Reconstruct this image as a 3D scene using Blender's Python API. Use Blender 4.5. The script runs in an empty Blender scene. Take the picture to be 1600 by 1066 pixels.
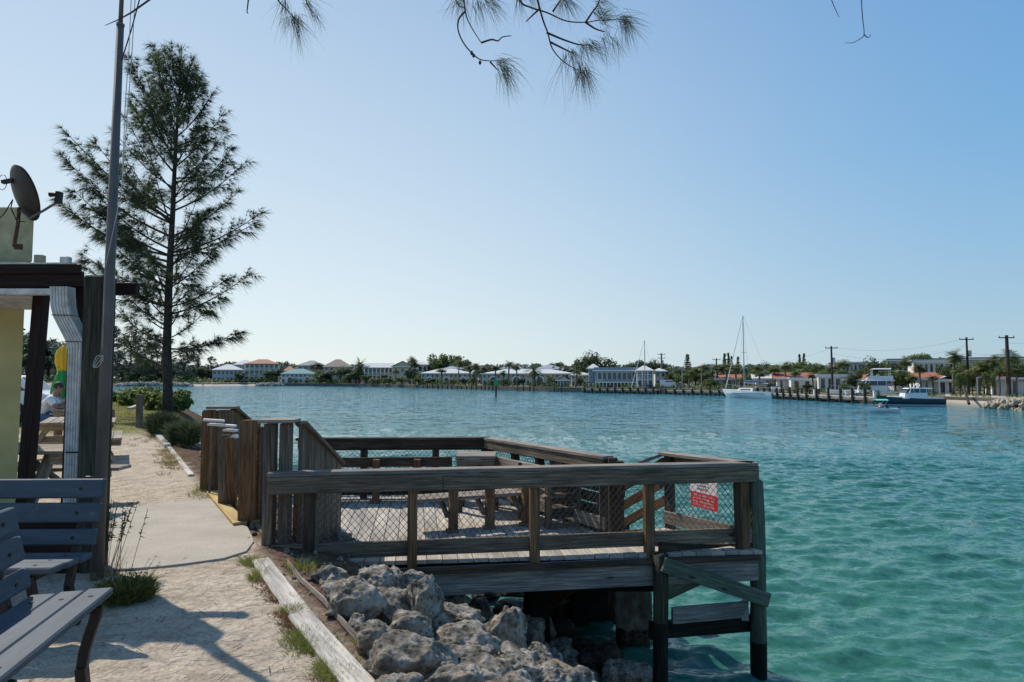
import bpy, bmesh, math, random
from mathutils import Vector, Matrix, noise, Euler, Quaternion
import numpy as np
random.seed(7)
PI = math.pi
C = bpy.context.scene.collection
SC = bpy.context.scene

# ------------------------------------------------------------------ camera
F = 1000.0
PITCH = math.atan(57.0 / F)
EYE = 1.5
cam_d = bpy.data.cameras.new('camera'); cam = bpy.data.objects.new('camera', cam_d); C.objects.link(cam)
cam_d.sensor_width = 36.0; cam_d.lens = F / 1600.0 * 36.0
cam_d.clip_start = 0.05; cam_d.clip_end = 6000
cam.location = (0, 0, EYE); cam.rotation_euler = (PI / 2 + PITCH, 0, 0)
SC.camera = cam
cp, sp = math.cos(PITCH), math.sin(PITCH)

def ray(px, py):
    dx = (px - 800.0) / F; dy = (533.0 - py) / F
    return Vector((dx, cp - sp * dy, sp + cp * dy))
def P(px, py, d):                       # measured photo point at distance d ahead
    r = ray(px, py); return Vector((0, 0, EYE)) + r * (d / r.y)
def G(px, py, z=0.0):                   # measured photo point on the level z
    r = ray(px, py); return Vector((0, 0, EYE)) + r * ((z - EYE) / r.z)
def V(*a): return Vector(a)

# ------------------------------------------------------------------ tagging
def tag(o, label=None, cat=None, group=None, kind=None):
    if label: o['label'] = label
    if cat: o['category'] = cat
    if group: o['group'] = group
    if kind: o['kind'] = kind
    return o
def thing(name, label, cat, loc=(0, 0, 0), rotz=0.0, group=None):
    o = bpy.data.objects.new(name, None); C.objects.link(o)
    o.location = loc; o.rotation_euler = (0, 0, rotz); o.empty_display_size = 0.2
    return tag(o, label, cat, group)
def setpar(o, parent):
    o.parent = parent
KIDS = {}
def copy_tree(root, loc, rotz=0.0, scale=(1, 1, 1), label=None, group=None, cat=None):
    r = root.copy(); C.objects.link(r); r.location = loc; r.rotation_euler = (0, 0, rotz); r.scale = scale
    if label: r['label'] = label
    if group: r['group'] = group
    if cat: r['category'] = cat
    for ch in KIDS.get(root.name, []):
        c = ch.copy(); C.objects.link(c); c.parent = r
        for g in KIDS.get(ch.name, []):
            d = g.copy(); C.objects.link(d); d.parent = c
    return r

# ------------------------------------------------------------------ mesh collector
class MB:
    def __init__(s): s.v = []; s.f = []; s.uv = []; s.m = []
    def face(s, pts, uvs=None, m=0):
        n = len(s.v); s.v.extend([tuple(p) for p in pts]); s.f.append(tuple(range(n, n + len(pts))))
        s.uv.append(uvs if uvs else [(0, 0)] * len(pts)); s.m.append(m)
    def hexa(s, c, L=1, seed=None, m=0):
        # c: 8 corners, 0-3 at start (ccw), 4-7 at end; u runs along
        n = len(s.v); s.v.extend([tuple(p) for p in c])
        r = random.random() * 40 if seed is None else seed; r2 = random.random() * 9
        c = [Vector(p) for p in c]
        L = (c[4] - c[0]).length; w = (c[1] - c[0]).length; h = (c[3] - c[0]).length
        def add(i, uv): s.f.append(tuple(n + k for k in i)); s.uv.append([(a + r, b + r2) for a, b in uv]); s.m.append(m)
        add((3, 2, 1, 0), [(0, 0), (0, w), (h, w), (h, 0)])
        add((4, 5, 6, 7), [(0, 0), (0, w), (h, w), (h, 0)])
        add((0, 1, 5, 4), [(0, 0), (0, w), (L, w), (L, 0)])
        add((1, 2, 6, 5), [(0, w), (0, w + h), (L, w + h), (L, w)])
        add((2, 3, 7, 6), [(0, w + h), (0, 2 * w + h), (L, 2 * w + h), (L, w + h)])
        add((3, 0, 4, 7), [(0, 2 * w + h), (0, 2 * (w + h)), (L, 2 * (w + h)), (L, 2 * w + h)])
    def beam(s, p0, p1, w, h, up=(0, 0, 1), m=0):
        p0 = Vector(p0); p1 = Vector(p1); a = (p1 - p0).normalized(); up = Vector(up)
        side = a.cross(up)
        if side.length < 1e-4: side = a.cross(Vector((0, 1, 0)))
        side.normalize(); u = side.cross(a).normalized()
        c = []
        for p in (p0, p1):
            for sx, sy in ((-1, -1), (1, -1), (1, 1), (-1, 1)):
                c.append(p + side * (sx * w / 2) + u * (sy * h / 2))
        s.hexa(c, m=m); return s
    def box(s, x0, x1, y0, y1, z0, z1, m=0):
        # u along the longest side
        dx, dy, dz = abs(x1 - x0), abs(y1 - y0), abs(z1 - z0)
        cy, cz, cx = (y0 + y1) / 2, (z0 + z1) / 2, (x0 + x1) / 2
        if dx >= dy and dx >= dz: s.beam((x0, cy, cz), (x1, cy, cz), dy, dz, m=m)
        elif dy >= dz: s.beam((cx, y0, cz), (cx, y1, cz), dx, dz, m=m)
        else: s.beam((cx, cy, z0), (cx, cy, z1), dx, dy, up=(0, 1, 0), m=m)
        return s
    def tube(s, pts, rad, n=8, caps=True, m=0):
        pts = [Vector(p) for p in pts]
        if not hasattr(rad, '__len__'): rad = [rad] * len(pts)
        ref = None; base = len(s.v); L = 0; us = []
        r0 = random.random() * 30
        for i, p in enumerate(pts):
            a = (pts[min(i + 1, len(pts) - 1)] - pts[max(i - 1, 0)])
            a = a.normalized() if a.length > 1e-9 else Vector((0, 0, 1))
            if ref is None: ref = Vector((1, 0, 0)) if abs(a.x) < .8 else Vector((0, 1, 0))
            b = (ref - a * ref.dot(a)).normalized(); c = a.cross(b); ref = b
            if i: L += (p - pts[i - 1]).length
            us.append(L + r0)
            for k in range(n):
                t = 2 * PI * k / n
                s.v.append(tuple(p + (b * math.cos(t) + c * math.sin(t)) * rad[i]))
        for i in range(len(pts) - 1):
            for k in range(n):
                k2 = (k + 1) % n; A = base + i * n; B = A + n
                s.f.append((A + k, A + k2, B + k2, B + k))
                w = 2 * PI * max(rad[i], .001) / n
                s.uv.append([(us[i], k * w), (us[i], (k + 1) * w), (us[i + 1], (k + 1) * w), (us[i + 1], k * w)]); s.m.append(m)
        if caps:
            s.f.append(tuple(base + k for k in range(n))[::-1]); s.uv.append([(0, 0)] * n); s.m.append(m)
            e = base + (len(pts) - 1) * n
            s.f.append(tuple(e + k for k in range(n))); s.uv.append([(0, 0)] * n); s.m.append(m)
        return s
    def prism(s, poly, z0, z1, m=0):     # horizontal polygon extruded
        n = len(poly)
        area = sum(poly[i][0] * poly[(i + 1) % n][1] - poly[(i + 1) % n][0] * poly[i][1] for i in range(n))
        if area < 0: poly = poly[::-1]
        r = random.random() * 30
        b = len(s.v)
        for z in (z0, z1):
            for p in poly: s.v.append((p[0], p[1], z))
        s.f.append(tuple(b + i for i in range(n))[::-1]); s.uv.append([(p[0] + r, p[1]) for p in poly][::-1]); s.m.append(m)
        s.f.append(tuple(b + n + i for i in range(n))); s.uv.append([(p[0] + r, p[1]) for p in poly]); s.m.append(m)
        L = 0
        for i in range(n):
            j = (i + 1) % n; s.f.append((b + i, b + j, b + n + j, b + n + i))
            l = math.dist(poly[i][:2], poly[j][:2])
            s.uv.append([(L + r, z0), (L + l + r, z0), (L + l + r, z1), (L + r, z1)]); s.m.append(m); L += l
        return s
    def extrude(s, prof, o, ax, ay, az, m=0):   # profile (a,b) in plane ax,ay swept along vector az from o
        o, ax, ay, az = Vector(o), Vector(ax), Vector(ay), Vector(az)
        n = len(prof); b = len(s.v)
        for k in (0, 1):
            for p in prof: s.v.append(tuple(o + ax * p[0] + ay * p[1] + az * k))
        r = random.random() * 30
        s.f.append(tuple(b + i for i in range(n))[::-1]); s.uv.append([(p[0] + r, p[1]) for p in prof][::-1]); s.m.append(m)
        s.f.append(tuple(b + n + i for i in range(n))); s.uv.append([(p[0] + r, p[1]) for p in prof]); s.m.append(m)
        L = az.length
        for i in range(n):
            j = (i + 1) % n; s.f.append((b + i, b + j, b + n + j, b + n + i))
            s.uv.append([(r, i), (r, j), (r + L, j), (r + L, i)]); s.m.append(m)
        return s
    def ell(s, c, rx, ry, rz, nu=10, nv=7, m=0):
        pts = []
        b = len(s.v)
        for j in range(nv + 1):
            th = PI * j / nv
            for i in range(nu):
                ph = 2 * PI * i / nu
                s.v.append((c[0] + rx * math.sin(th) * math.cos(ph), c[1] + ry * math.sin(th) * math.sin(ph), c[2] + rz * math.cos(th)))
        for j in range(nv):
            for i in range(nu):
                i2 = (i + 1) % nu
                s.f.append((b + j * nu + i, b + (j + 1) * nu + i, b + (j + 1) * nu + i2, b + j * nu + i2)); s.uv.append([(0, 0)] * 4); s.m.append(m)
        return s
    def build(s, name, mat, parent=None, smooth=False, bevel=0.0, local=True, seg=1):
        """verts are world coordinates when the parent is given with local=True: moved into its frame"""
        me = bpy.data.meshes.new(name)
        vs = s.v
        if parent is not None and local == 'world':
            M = (Matrix.Translation(parent.location) @ parent.rotation_euler.to_matrix().to_4x4()).inverted()
            vs = [tuple(M @ Vector(p)) for p in vs]
        me.from_pydata(vs, [], s.f); 
        uvl = me.uv_layers.new(name='UVMap')
        flat = [c for f in s.uv for p in f for c in p]
        uvl.data.foreach_set('uv', flat)
        mats = mat if isinstance(mat, (list, tuple)) else [mat]
        for x in mats: me.materials.append(x)
        if len(mats) > 1: me.polygons.foreach_set('material_index', s.m)
        if smooth: me.polygons.foreach_set('use_smooth', [True] * len(me.polygons))
        me.validate(); me.update()
        o = bpy.data.objects.new(name, me); C.objects.link(o)
        if parent is not None: o.parent = parent; KIDS.setdefault(parent.name, []).append(o)
        if bevel:
            md = o.modifiers.new('bevel', 'BEVEL'); md.width = bevel; md.segments = seg; md.limit_method = 'ANGLE'
        return o

# ------------------------------------------------------------------ materials
def newmat(name):
    m = bpy.data.materials.new(name); m.use_nodes = True
    nt = m.node_tree; b = nt.nodes['Principled BSDF']
    return m, nt, b
def N(nt, t, **kw):
    n = nt.nodes.new(t)
    for k, v in kw.items():
        if k in n.inputs.keys() if hasattr(n.inputs, 'keys') else False: n.inputs[k].default_value = v
        else: setattr(n, k, v)
    return n
def ramp(nt, stops):
    r = nt.nodes.new('ShaderNodeValToRGB'); e = r.color_ramp.elements
    while len(e) < len(stops): e.new(0.5)
    for i, (p, c) in enumerate(stops): e[i].position = p; e[i].color = (*c, 1) if len(c) == 3 else c
    return r
def noise_n(nt, vec, scale, detail=4, rough=.55, dist=0.0):
    n = nt.nodes.new('ShaderNodeTexNoise'); n.inputs['Scale'].default_value = scale
    n.inputs['Detail'].default_value = detail; n.inputs['Roughness'].default_value = rough; n.inputs['Distortion'].default_value = dist
    if vec: nt.links.new(vec, n.inputs['Vector'])
    return n
def mapping(nt, vec, scale=(1, 1, 1), rot=(0, 0, 0)):
    mp = nt.nodes.new('ShaderNodeMapping'); mp.inputs['Scale'].default_value = scale; mp.inputs['Rotation'].default_value = rot
    nt.links.new(vec, mp.inputs['Vector']); return mp.outputs['Vector']
def bump(nt, h, strength, dist, b, prev=None):
    bp = nt.nodes.new('ShaderNodeBump'); bp.inputs['Strength'].default_value = strength; bp.inputs['Distance'].default_value = dist
    nt.links.new(h, bp.inputs['Height'])
    if prev: nt.links.new(prev.outputs['Normal'], bp.inputs['Normal'])
    if b: nt.links.new(bp.outputs['Normal'], b.inputs['Normal'])
    return bp
def mixc(nt, fac, a, b, mode='MIX'):
    m = nt.nodes.new('ShaderNodeMix'); m.data_type = 'RGBA'; m.blend_type = mode
    if isinstance(fac, (int, float)): m.inputs['Factor'].default_value = fac
    else: nt.links.new(fac, m.inputs['Factor'])
    for k, x in ((6, a), (7, b)):
        if isinstance(x, tuple): m.inputs[k].default_value = (*x, 1)
        else: nt.links.new(x, m.inputs[k])
    return m.outputs[2]

def plain(name, col, rough=.6, metal=0.0, var=0.18, scale=6.0, spec=.4, bumps=0.0):
    m, nt, b = newmat(name)
    tc = nt.nodes.new('ShaderNodeTexCoord')
    n = noise_n(nt, tc.outputs['Object'], scale, 5, .6)
    r = ramp(nt, [(.3, tuple(c * (1 - var) for c in col)), (.7, tuple(min(1, c * (1 + var)) for c in col))])
    nt.links.new(n.outputs['Fac'], r.inputs['Fac']); nt.links.new(r.outputs['Color'], b.inputs['Base Color'])
    b.inputs['Roughness'].default_value = rough; b.inputs['Metallic'].default_value = metal
    b.inputs['Specular IOR Level'].default_value = spec
    if bumps: bump(nt, n.outputs['Fac'], bumps, .01, b)
    return m

def wood(name, dark, light, rough=.8, knots=True, grain=1.0, stain=None):
    m, nt, b = newmat(name)
    uv = nt.nodes.new('ShaderNodeUVMap'); uv.uv_map = 'UVMap'
    v1 = mapping(nt, uv.outputs['UV'], (2.6, 55, 1))
    n1 = noise_n(nt, v1, 1.0, 9, .7, .4)
    v2 = mapping(nt, uv.outputs['UV'], (.9, 3.5, 1))
    n2 = noise_n(nt, v2, 1.0, 4, .6)
    r1 = ramp(nt, [(.25, tuple(c * .55 for c in dark)), (.45, dark), (.72, light)])
    nt.links.new(n1.outputs['Fac'], r1.inputs['Fac'])
    r2 = ramp(nt, [(.3, (.55, .55, .56)), (.7, (1.3, 1.25, 1.2))])
    nt.links.new(n2.outputs['Fac'], r2.inputs['Fac'])
    c = mixc(nt, 1.0, r1.outputs['Color'], r2.outputs['Color'], 'MULTIPLY')
    # fine speckle of lichen and weathered flecks
    tc = nt.nodes.new('ShaderNodeTexCoord')
    n3 = noise_n(nt, tc.outputs['Object'], 55, 3, .7)
    r3 = ramp(nt, [(.66, (0, 0, 0)), (.74, (1, 1, 1))]); nt.links.new(n3.outputs['Fac'], r3.inputs['Fac'])
    mm = nt.nodes.new('ShaderNodeMath'); mm.operation = 'MULTIPLY'; mm.inputs[1].default_value = .35
    nt.links.new(r3.outputs['Color'], mm.inputs[0])
    c = mixc(nt, mm.outputs[0], c, tuple(min(1, x * 1.8 + .05) for x in light))
    if knots:
        vo = nt.nodes.new('ShaderNodeTexVoronoi'); vo.inputs['Scale'].default_value = 1.0
        nt.links.new(mapping(nt, uv.outputs['UV'], (2.3, 6.0, 1)), vo.inputs['Vector'])
        r4 = ramp(nt, [(.05, (0.25, .25, .25)), (.13, (1, 1, 1))]); nt.links.new(vo.outputs['Distance'], r4.inputs['Fac'])
        c = mixc(nt, 1.0, c, r4.outputs['Color'], 'MULTIPLY')
    nt.links.new(c, b.inputs['Base Color'])
    b.inputs['Roughness'].default_value = rough; b.inputs['Specular IOR Level'].default_value = .12
    bump(nt, n1.outputs['Fac'], .7 * grain, .006, b)
    return m

M = {}
M['deck'] = wood('weathered_decking', (.34, .315, .28), (.52, .485, .435), .85, False)
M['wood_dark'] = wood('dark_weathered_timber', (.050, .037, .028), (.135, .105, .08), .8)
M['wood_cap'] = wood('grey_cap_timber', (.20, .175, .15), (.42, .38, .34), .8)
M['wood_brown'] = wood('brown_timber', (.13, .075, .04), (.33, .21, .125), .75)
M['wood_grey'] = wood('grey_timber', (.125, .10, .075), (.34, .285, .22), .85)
M['wood_green'] = wood('green_treated_timber', (.07, .095, .072), (.18, .22, .165), .75)
M['wood_new'] = wood('new_yellow_timber', (.42, .30, .12), (.62, .48, .24), .7)
M['wood_fascia'] = wood('blue_grey_timber', (.16, .158, .15), (.42, .41, .39), .8)
M['wood_white'] = wood('bleached_kerb_timber', (.40, .38, .35), (.66, .63, .58), .9)
M['wood_picnic'] = wood('silvery_picnic_timber', (.24, .21, .18), (.50, .46, .41), .85)
M['pile'] = wood('round_pile_timber', (.035, .038, .028), (.12, .115, .085), .85, False)
M['pile_wet_shade'] = wood('wet_and_shade_timber', (.012, .013, .011), (.04, .04, .033), .6, False)  # wet pile tone, also the shade colour of the added under-deck beams
M['fascia_brown'] = wood('painted_brown_fascia', (.020, .011, .010), (.05, .028, .024), .6, False, .5)
M['wire'] = plain('chain_link_wire', (.10, .10, .095), .5, .6, .4, 30)
M['wall_yellow'] = plain('yellow_painted_wall', (.52, .44, .20), .85, 0, .22, 1.6, .2, .3)
M['wall_olive'] = plain('faded_yellow_parapet', (.36, .33, .20), .9, 0, .25, 8.0, .2, .4)
M['white_paint'] = plain('white_paint', (.72, .71, .68), .5, 0, .08, 8)
M['dirty_white'] = plain('dirty_white_vinyl', (.50, .48, .44), .6, 0, .3, 12)
M['pole_metal'] = plain('weathered_aluminium', (.115, .10, .095), .6, .1, .18, 6)
M['dish'] = plain('dark_dish_metal', (.018, .014, .014), .55, .3, .3, 14)
M['rust'] = plain('rusty_steel', (.09, .045, .03), .85, .2, .5, 30, .3, .5)
M['black_iron'] = plain('black_cast_iron', (.015, .015, .016), .45, .3, .3, 12)
M['rope'] = plain('white_rope', (.42, .42, .38), .9)
M['concrete'] = plain('old_concrete', (.20, .175, .145), .95, 0, .45, 7, .2, 1.0)
M['plastic_white'] = plain('white_plastic', (.75, .75, .73), .45, 0, .05, 10)

# bench slats: slate-blue recycled plastic lumber
def slat_mat():
    m, nt, b = newmat('slate_blue_slats')
    uv = nt.nodes.new('ShaderNodeUVMap'); uv.uv_map = 'UVMap'
    n1 = noise_n(nt, mapping(nt, uv.outputs['UV'], (3, 16, 1)), 1, 6, .7)
    r = ramp(nt, [(.3, (.035, .052, .07)), (.7, (.068, .093, .12))]); nt.links.new(n1.outputs['Fac'], r.inputs['Fac'])
    n2 = noise_n(nt, mapping(nt, uv.outputs['UV'], (7, 12, 1)), 1, 6, .75)
    r2 = ramp(nt, [(.6, (0, 0, 0)), (.75, (.6, .6, .6))]); nt.links.new(n2.outputs['Fac'], r2.inputs['Fac'])
    nt.links.new(mixc(nt, r2.outputs['Color'], r.outputs['Color'], (.20, .21, .21)), b.inputs['Base Color'])
    b.inputs['Roughness'].default_value = .62; b.inputs['Specular IOR Level'].default_value = .3
    bump(nt, n1.outputs['Fac'], .6, .004, b)
    return m
M['slat'] = slat_mat()

def rock_mat(name='limestone', dark=(.08, .07, .058), mid=(.27, .235, .19), light=(.60, .55, .47), warm=(.34, .24, .15)):
    m, nt, b = newmat(name)
    tc = nt.nodes.new('ShaderNodeTexCoord'); ob = tc.outputs['Object']
    n1 = noise_n(nt, ob, 7, 10, .72); n2 = noise_n(nt, ob, 2.2, 4, .6)
    r = ramp(nt, [(.36, dark), (.47, mid), (.60, light)]); nt.links.new(n1.outputs['Fac'], r.inputs['Fac'])
    r2 = ramp(nt, [(.52, (0, 0, 0)), (.68, (.75, .75, .75))]); nt.links.new(n2.outputs['Fac'], r2.inputs['Fac'])
    c = mixc(nt, r2.outputs['Color'], r.outputs['Color'], warm)
    vo = nt.nodes.new('ShaderNodeTexVoronoi'); vo.inputs['Scale'].default_value = 26; nt.links.new(ob, vo.inputs['Vector'])
    rv = ramp(nt, [(.10, (.25, .25, .25)), (.38, (1, 1, 1))]); nt.links.new(vo.outputs['Distance'], rv.inputs['Fac'])
    c = mixc(nt, .8, c, rv.outputs['Color'], 'MULTIPLY')  # pits darkened in the colour itself, crevice shade painted in
    nt.links.new(c, b.inputs['Base Color'])
    b.inputs['Roughness'].default_value = .95; b.inputs['Specular IOR Level'].default_value = .15
    b1 = bump(nt, n1.outputs['Fac'], 1.0, .09, None)
    n4 = noise_n(nt, ob, 45, 6, .7)
    b2 = bump(nt, rv.outputs['Color'], .7, .018, None, b1)
    bump(nt, n4.outputs['Fac'], .7, .01, b, b2)
    return m
M['rock'] = rock_mat()
M['rock_dark'] = rock_mat('dark_limestone', (.02, .018, .015), (.06, .05, .04), (.14, .12, .10), (.08, .06, .04))  # darker limestone tone for some boulders and the column footing

def leaf_mat(name, a, bcol, trans=.3, scale=.8):
    m, nt, b = newmat(name)
    tc = nt.nodes.new('ShaderNodeTexCoord'); oi = nt.nodes.new('ShaderNodeObjectInfo')
    n = noise_n(nt, tc.outputs['Object'], scale, 4, .7)
    r = ramp(nt, [(.32, a), (.68, bcol)]); nt.links.new(n.outputs['Fac'], r.inputs['Fac'])
    hs = nt.nodes.new('ShaderNodeHueSaturation')
    mr = nt.nodes.new('ShaderNodeMapRange'); mr.inputs['To Min'].default_value = .7; mr.inputs['To Max'].default_value = 1.3
    nt.links.new(oi.outputs['Random'], mr.inputs['Value']); nt.links.new(mr.outputs['Result'], hs.inputs['Value'])
    nt.links.new(r.outputs['Color'], hs.inputs['Color'])
    nt.links.new(hs.outputs['Color'], b.inputs['Base Color']); b.inputs['Roughness'].default_value = .6
    b.inputs['Specular IOR Level'].default_value = .3
    t = nt.nodes.new('ShaderNodeBsdfTranslucent'); nt.links.new(hs.outputs['Color'], t.inputs['Color'])
    mx = nt.nodes.new('ShaderNodeMixShader'); mx.inputs[0].default_value = trans
    nt.links.new(b.outputs[0], mx.inputs[1]); nt.links.new(t.outputs[0], mx.inputs[2])
    nt.links.new(mx.outputs[0], nt.nodes['Material Output'].inputs['Surface'])
    return m
M['needle'] = leaf_mat('casuarina_needles', (.035, .06, .036), (.10, .125, .055), .35, .6)
M['needle_far'] = leaf_mat('far_casuarina_needles', (.08, .10, .085), (.15, .17, .13), .3, .3)  # paler copy of the needles, distance haze mixed into the colour
M['leaf_dark'] = leaf_mat('dark_leaves', (.030, .052, .030), (.115, .145, .06), .25, .5)
M['leaf_mid'] = leaf_mat('mid_green_leaves', (.05, .09, .033), (.17, .21, .065), .3, .5)
M['leaf_bright'] = leaf_mat('bright_green_leaves', (.05, .10, .022), (.17, .22, .05), .4, 3)
M['palm'] = leaf_mat('palm_fronds', (.05, .08, .03), (.19, .21, .075), .25, .9)
M['hazy'] = leaf_mat('distant_hazy_leaves', (.075, .10, .085), (.15, .18, .135), .2, .25)  # distance haze tinted into the leaf colour
M['grass_dry'] = leaf_mat('dry_grass_blades', (.20, .15, .06), (.33, .26, .10), .3, 2.0)
M['grass_green'] = leaf_mat('green_grass_blades', (.13, .15, .035), (.25, .26, .07), .4, 2.0)
M['grass_red'] = leaf_mat('reddish_ground_plants', (.14, .06, .04), (.24, .13, .07), .3, 3.0)
M['bark'] = plain('bark', (.055, .045, .038), .95, 0, .5, 9, .2, .8)
M['bark_pale'] = plain('pale_palm_bark', (.17, .15, .125), .95, 0, .4, 9, .2, .5)
# ------------------------------------------------------------------ world and sun
SUN_AZ = math.radians(-49); SUN_EL = math.radians(48)      # azimuth from +Y, negative to the left
w = bpy.data.worlds.new('World'); SC.world = w; w.use_nodes = True
nt = w.node_tree; bg = nt.nodes['Background']
sky = nt.nodes.new('ShaderNodeTexSky'); sky.sky_type = 'NISHITA'; sky.sun_disc = False
sky.sun_elevation = SUN_EL; sky.sun_rotation = SUN_AZ
sky.air_density = 1.0; sky.dust_density = 0.4; sky.ozone_density = 1.3; sky.altitude = 0
STR = 0.11
tcw = nt.nodes.new('ShaderNodeTexCoord'); sxyz = nt.nodes.new('ShaderNodeSeparateXYZ'); nt.links.new(tcw.outputs['Generated'], sxyz.inputs[0])
rz_ = ramp(nt, [(0, (.40, .58, .70)), (.06, (.37, .57, .72)), (.16, (.29, .53, .76)), (.30, (.20, .46, .77)), (.5, (.15, .38, .73)), (1, (.09, .26, .60))])
nt.links.new(sxyz.outputs['Z'], rz_.inputs['Fac'])
dt = nt.nodes.new('ShaderNodeVectorMath'); dt.operation = 'DOT_PRODUCT'; nt.links.new(tcw.outputs['Generated'], dt.inputs[0]); dt.inputs[1].default_value = (math.sin(SUN_AZ), math.cos(SUN_AZ), .12)
mr0 = nt.nodes.new('ShaderNodeMapRange'); mr0.interpolation_type = 'SMOOTHSTEP'; nt.links.new(dt.outputs['Value'], mr0.inputs['Value'])
mr0.inputs['From Min'].default_value = -.05; mr0.inputs['From Max'].default_value = 1.0; mr0.inputs['To Max'].default_value = .92
el_ = nt.nodes.new('ShaderNodeMapRange'); nt.links.new(sxyz.outputs['Z'], el_.inputs['Value']); el_.inputs['From Max'].default_value = .6; el_.inputs['To Min'].default_value = 1.0; el_.inputs['To Max'].default_value = .42
mu_ = nt.nodes.new('ShaderNodeMath'); mu_.operation = 'MULTIPLY'; nt.links.new(mr0.outputs['Result'], mu_.inputs[0]); nt.links.new(el_.outputs['Result'], mu_.inputs[1])
hz = mixc(nt, mu_.outputs[0], rz_.outputs['Color'], (.86, .94, .95))
scl = nt.nodes.new('ShaderNodeVectorMath'); scl.operation = 'SCALE'; nt.links.new(hz, scl.inputs[0]); scl.inputs['Scale'].default_value = 1 / STR
nt.links.new(mixc(nt, .82, sky.outputs[0], scl.outputs[0]), bg.inputs['Color']); bg.inputs['Strength'].default_value = STR
sd = bpy.data.lights.new('sun', 'SUN'); sun = bpy.data.objects.new('sun', sd); C.objects.link(sun)
sd.energy = 5.0; sd.angle = math.radians(.55); sd.color = (1, .92, .80)
sv = Vector((math.sin(SUN_AZ) * math.cos(SUN_EL), math.cos(SUN_AZ) * math.cos(SUN_EL), math.sin(SUN_EL)))
sun.rotation_euler = sv.to_track_quat('Z', 'Y').to_euler(); sun.location = (-20, 10, 30)
SC.view_settings.view_transform = 'Standard'; SC.view_settings.look = 'None'; SC.view_settings.exposure = 0
SC.cycles.max_bounces = 6; SC.cycles.transparent_max_bounces = 8

WZ = -1.45          # water level
DZ = -0.18          # deck level
# shore frame: t runs away from the camera along the bank, n points to the water
SO = G(575, 1066); S1 = G(245, 680)
SU = (S1 - SO).normalized(); SN = Vector((-SU.y, SU.x, 0)); 
if SN.x < 0: SN = -SN
def SH(t, n, z=0.0):
    p = SO + SU * t + SN * n; return Vector((p.x, p.y, z))
def shc(x, y):
    q = Vector((x, y, 0)) - Vector((SO.x, SO.y, 0)); return q.dot(SU), q.dot(SN)
def bank_n(t):      # where the bank edge runs
    return .18 + .25 * math.sin(t * .21 + 1) * min(1, max(0, (t - 9) / 8)) + 1.0 * max(0, min(1, (t - 20) / 12))
TEND = 62.0
def ground_z(x, y):
    t, n = shc(x, y)
    k = n - bank_n(t)
    if t > TEND - 6: k = max(k, (t - (TEND - 6)) * .35 - .8 + .5 * math.sin(n * .6))
    base = .02 * noise.noise(Vector((x * .8, y * .8, 0))) + .008 * noise.noise(Vector((x * 5, y * 5, 3)))
    if t > 14: base += min(.25, (t - 14) * .012) * (1 if n < 0 else 1)
    if k <= 0: return base
    if k < .6: return base - .18 * k
    return base - .108 - (k - .6) * .66 - .10 * noise.noise(Vector((x * 1.7, y * 1.7, 5)))

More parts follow.
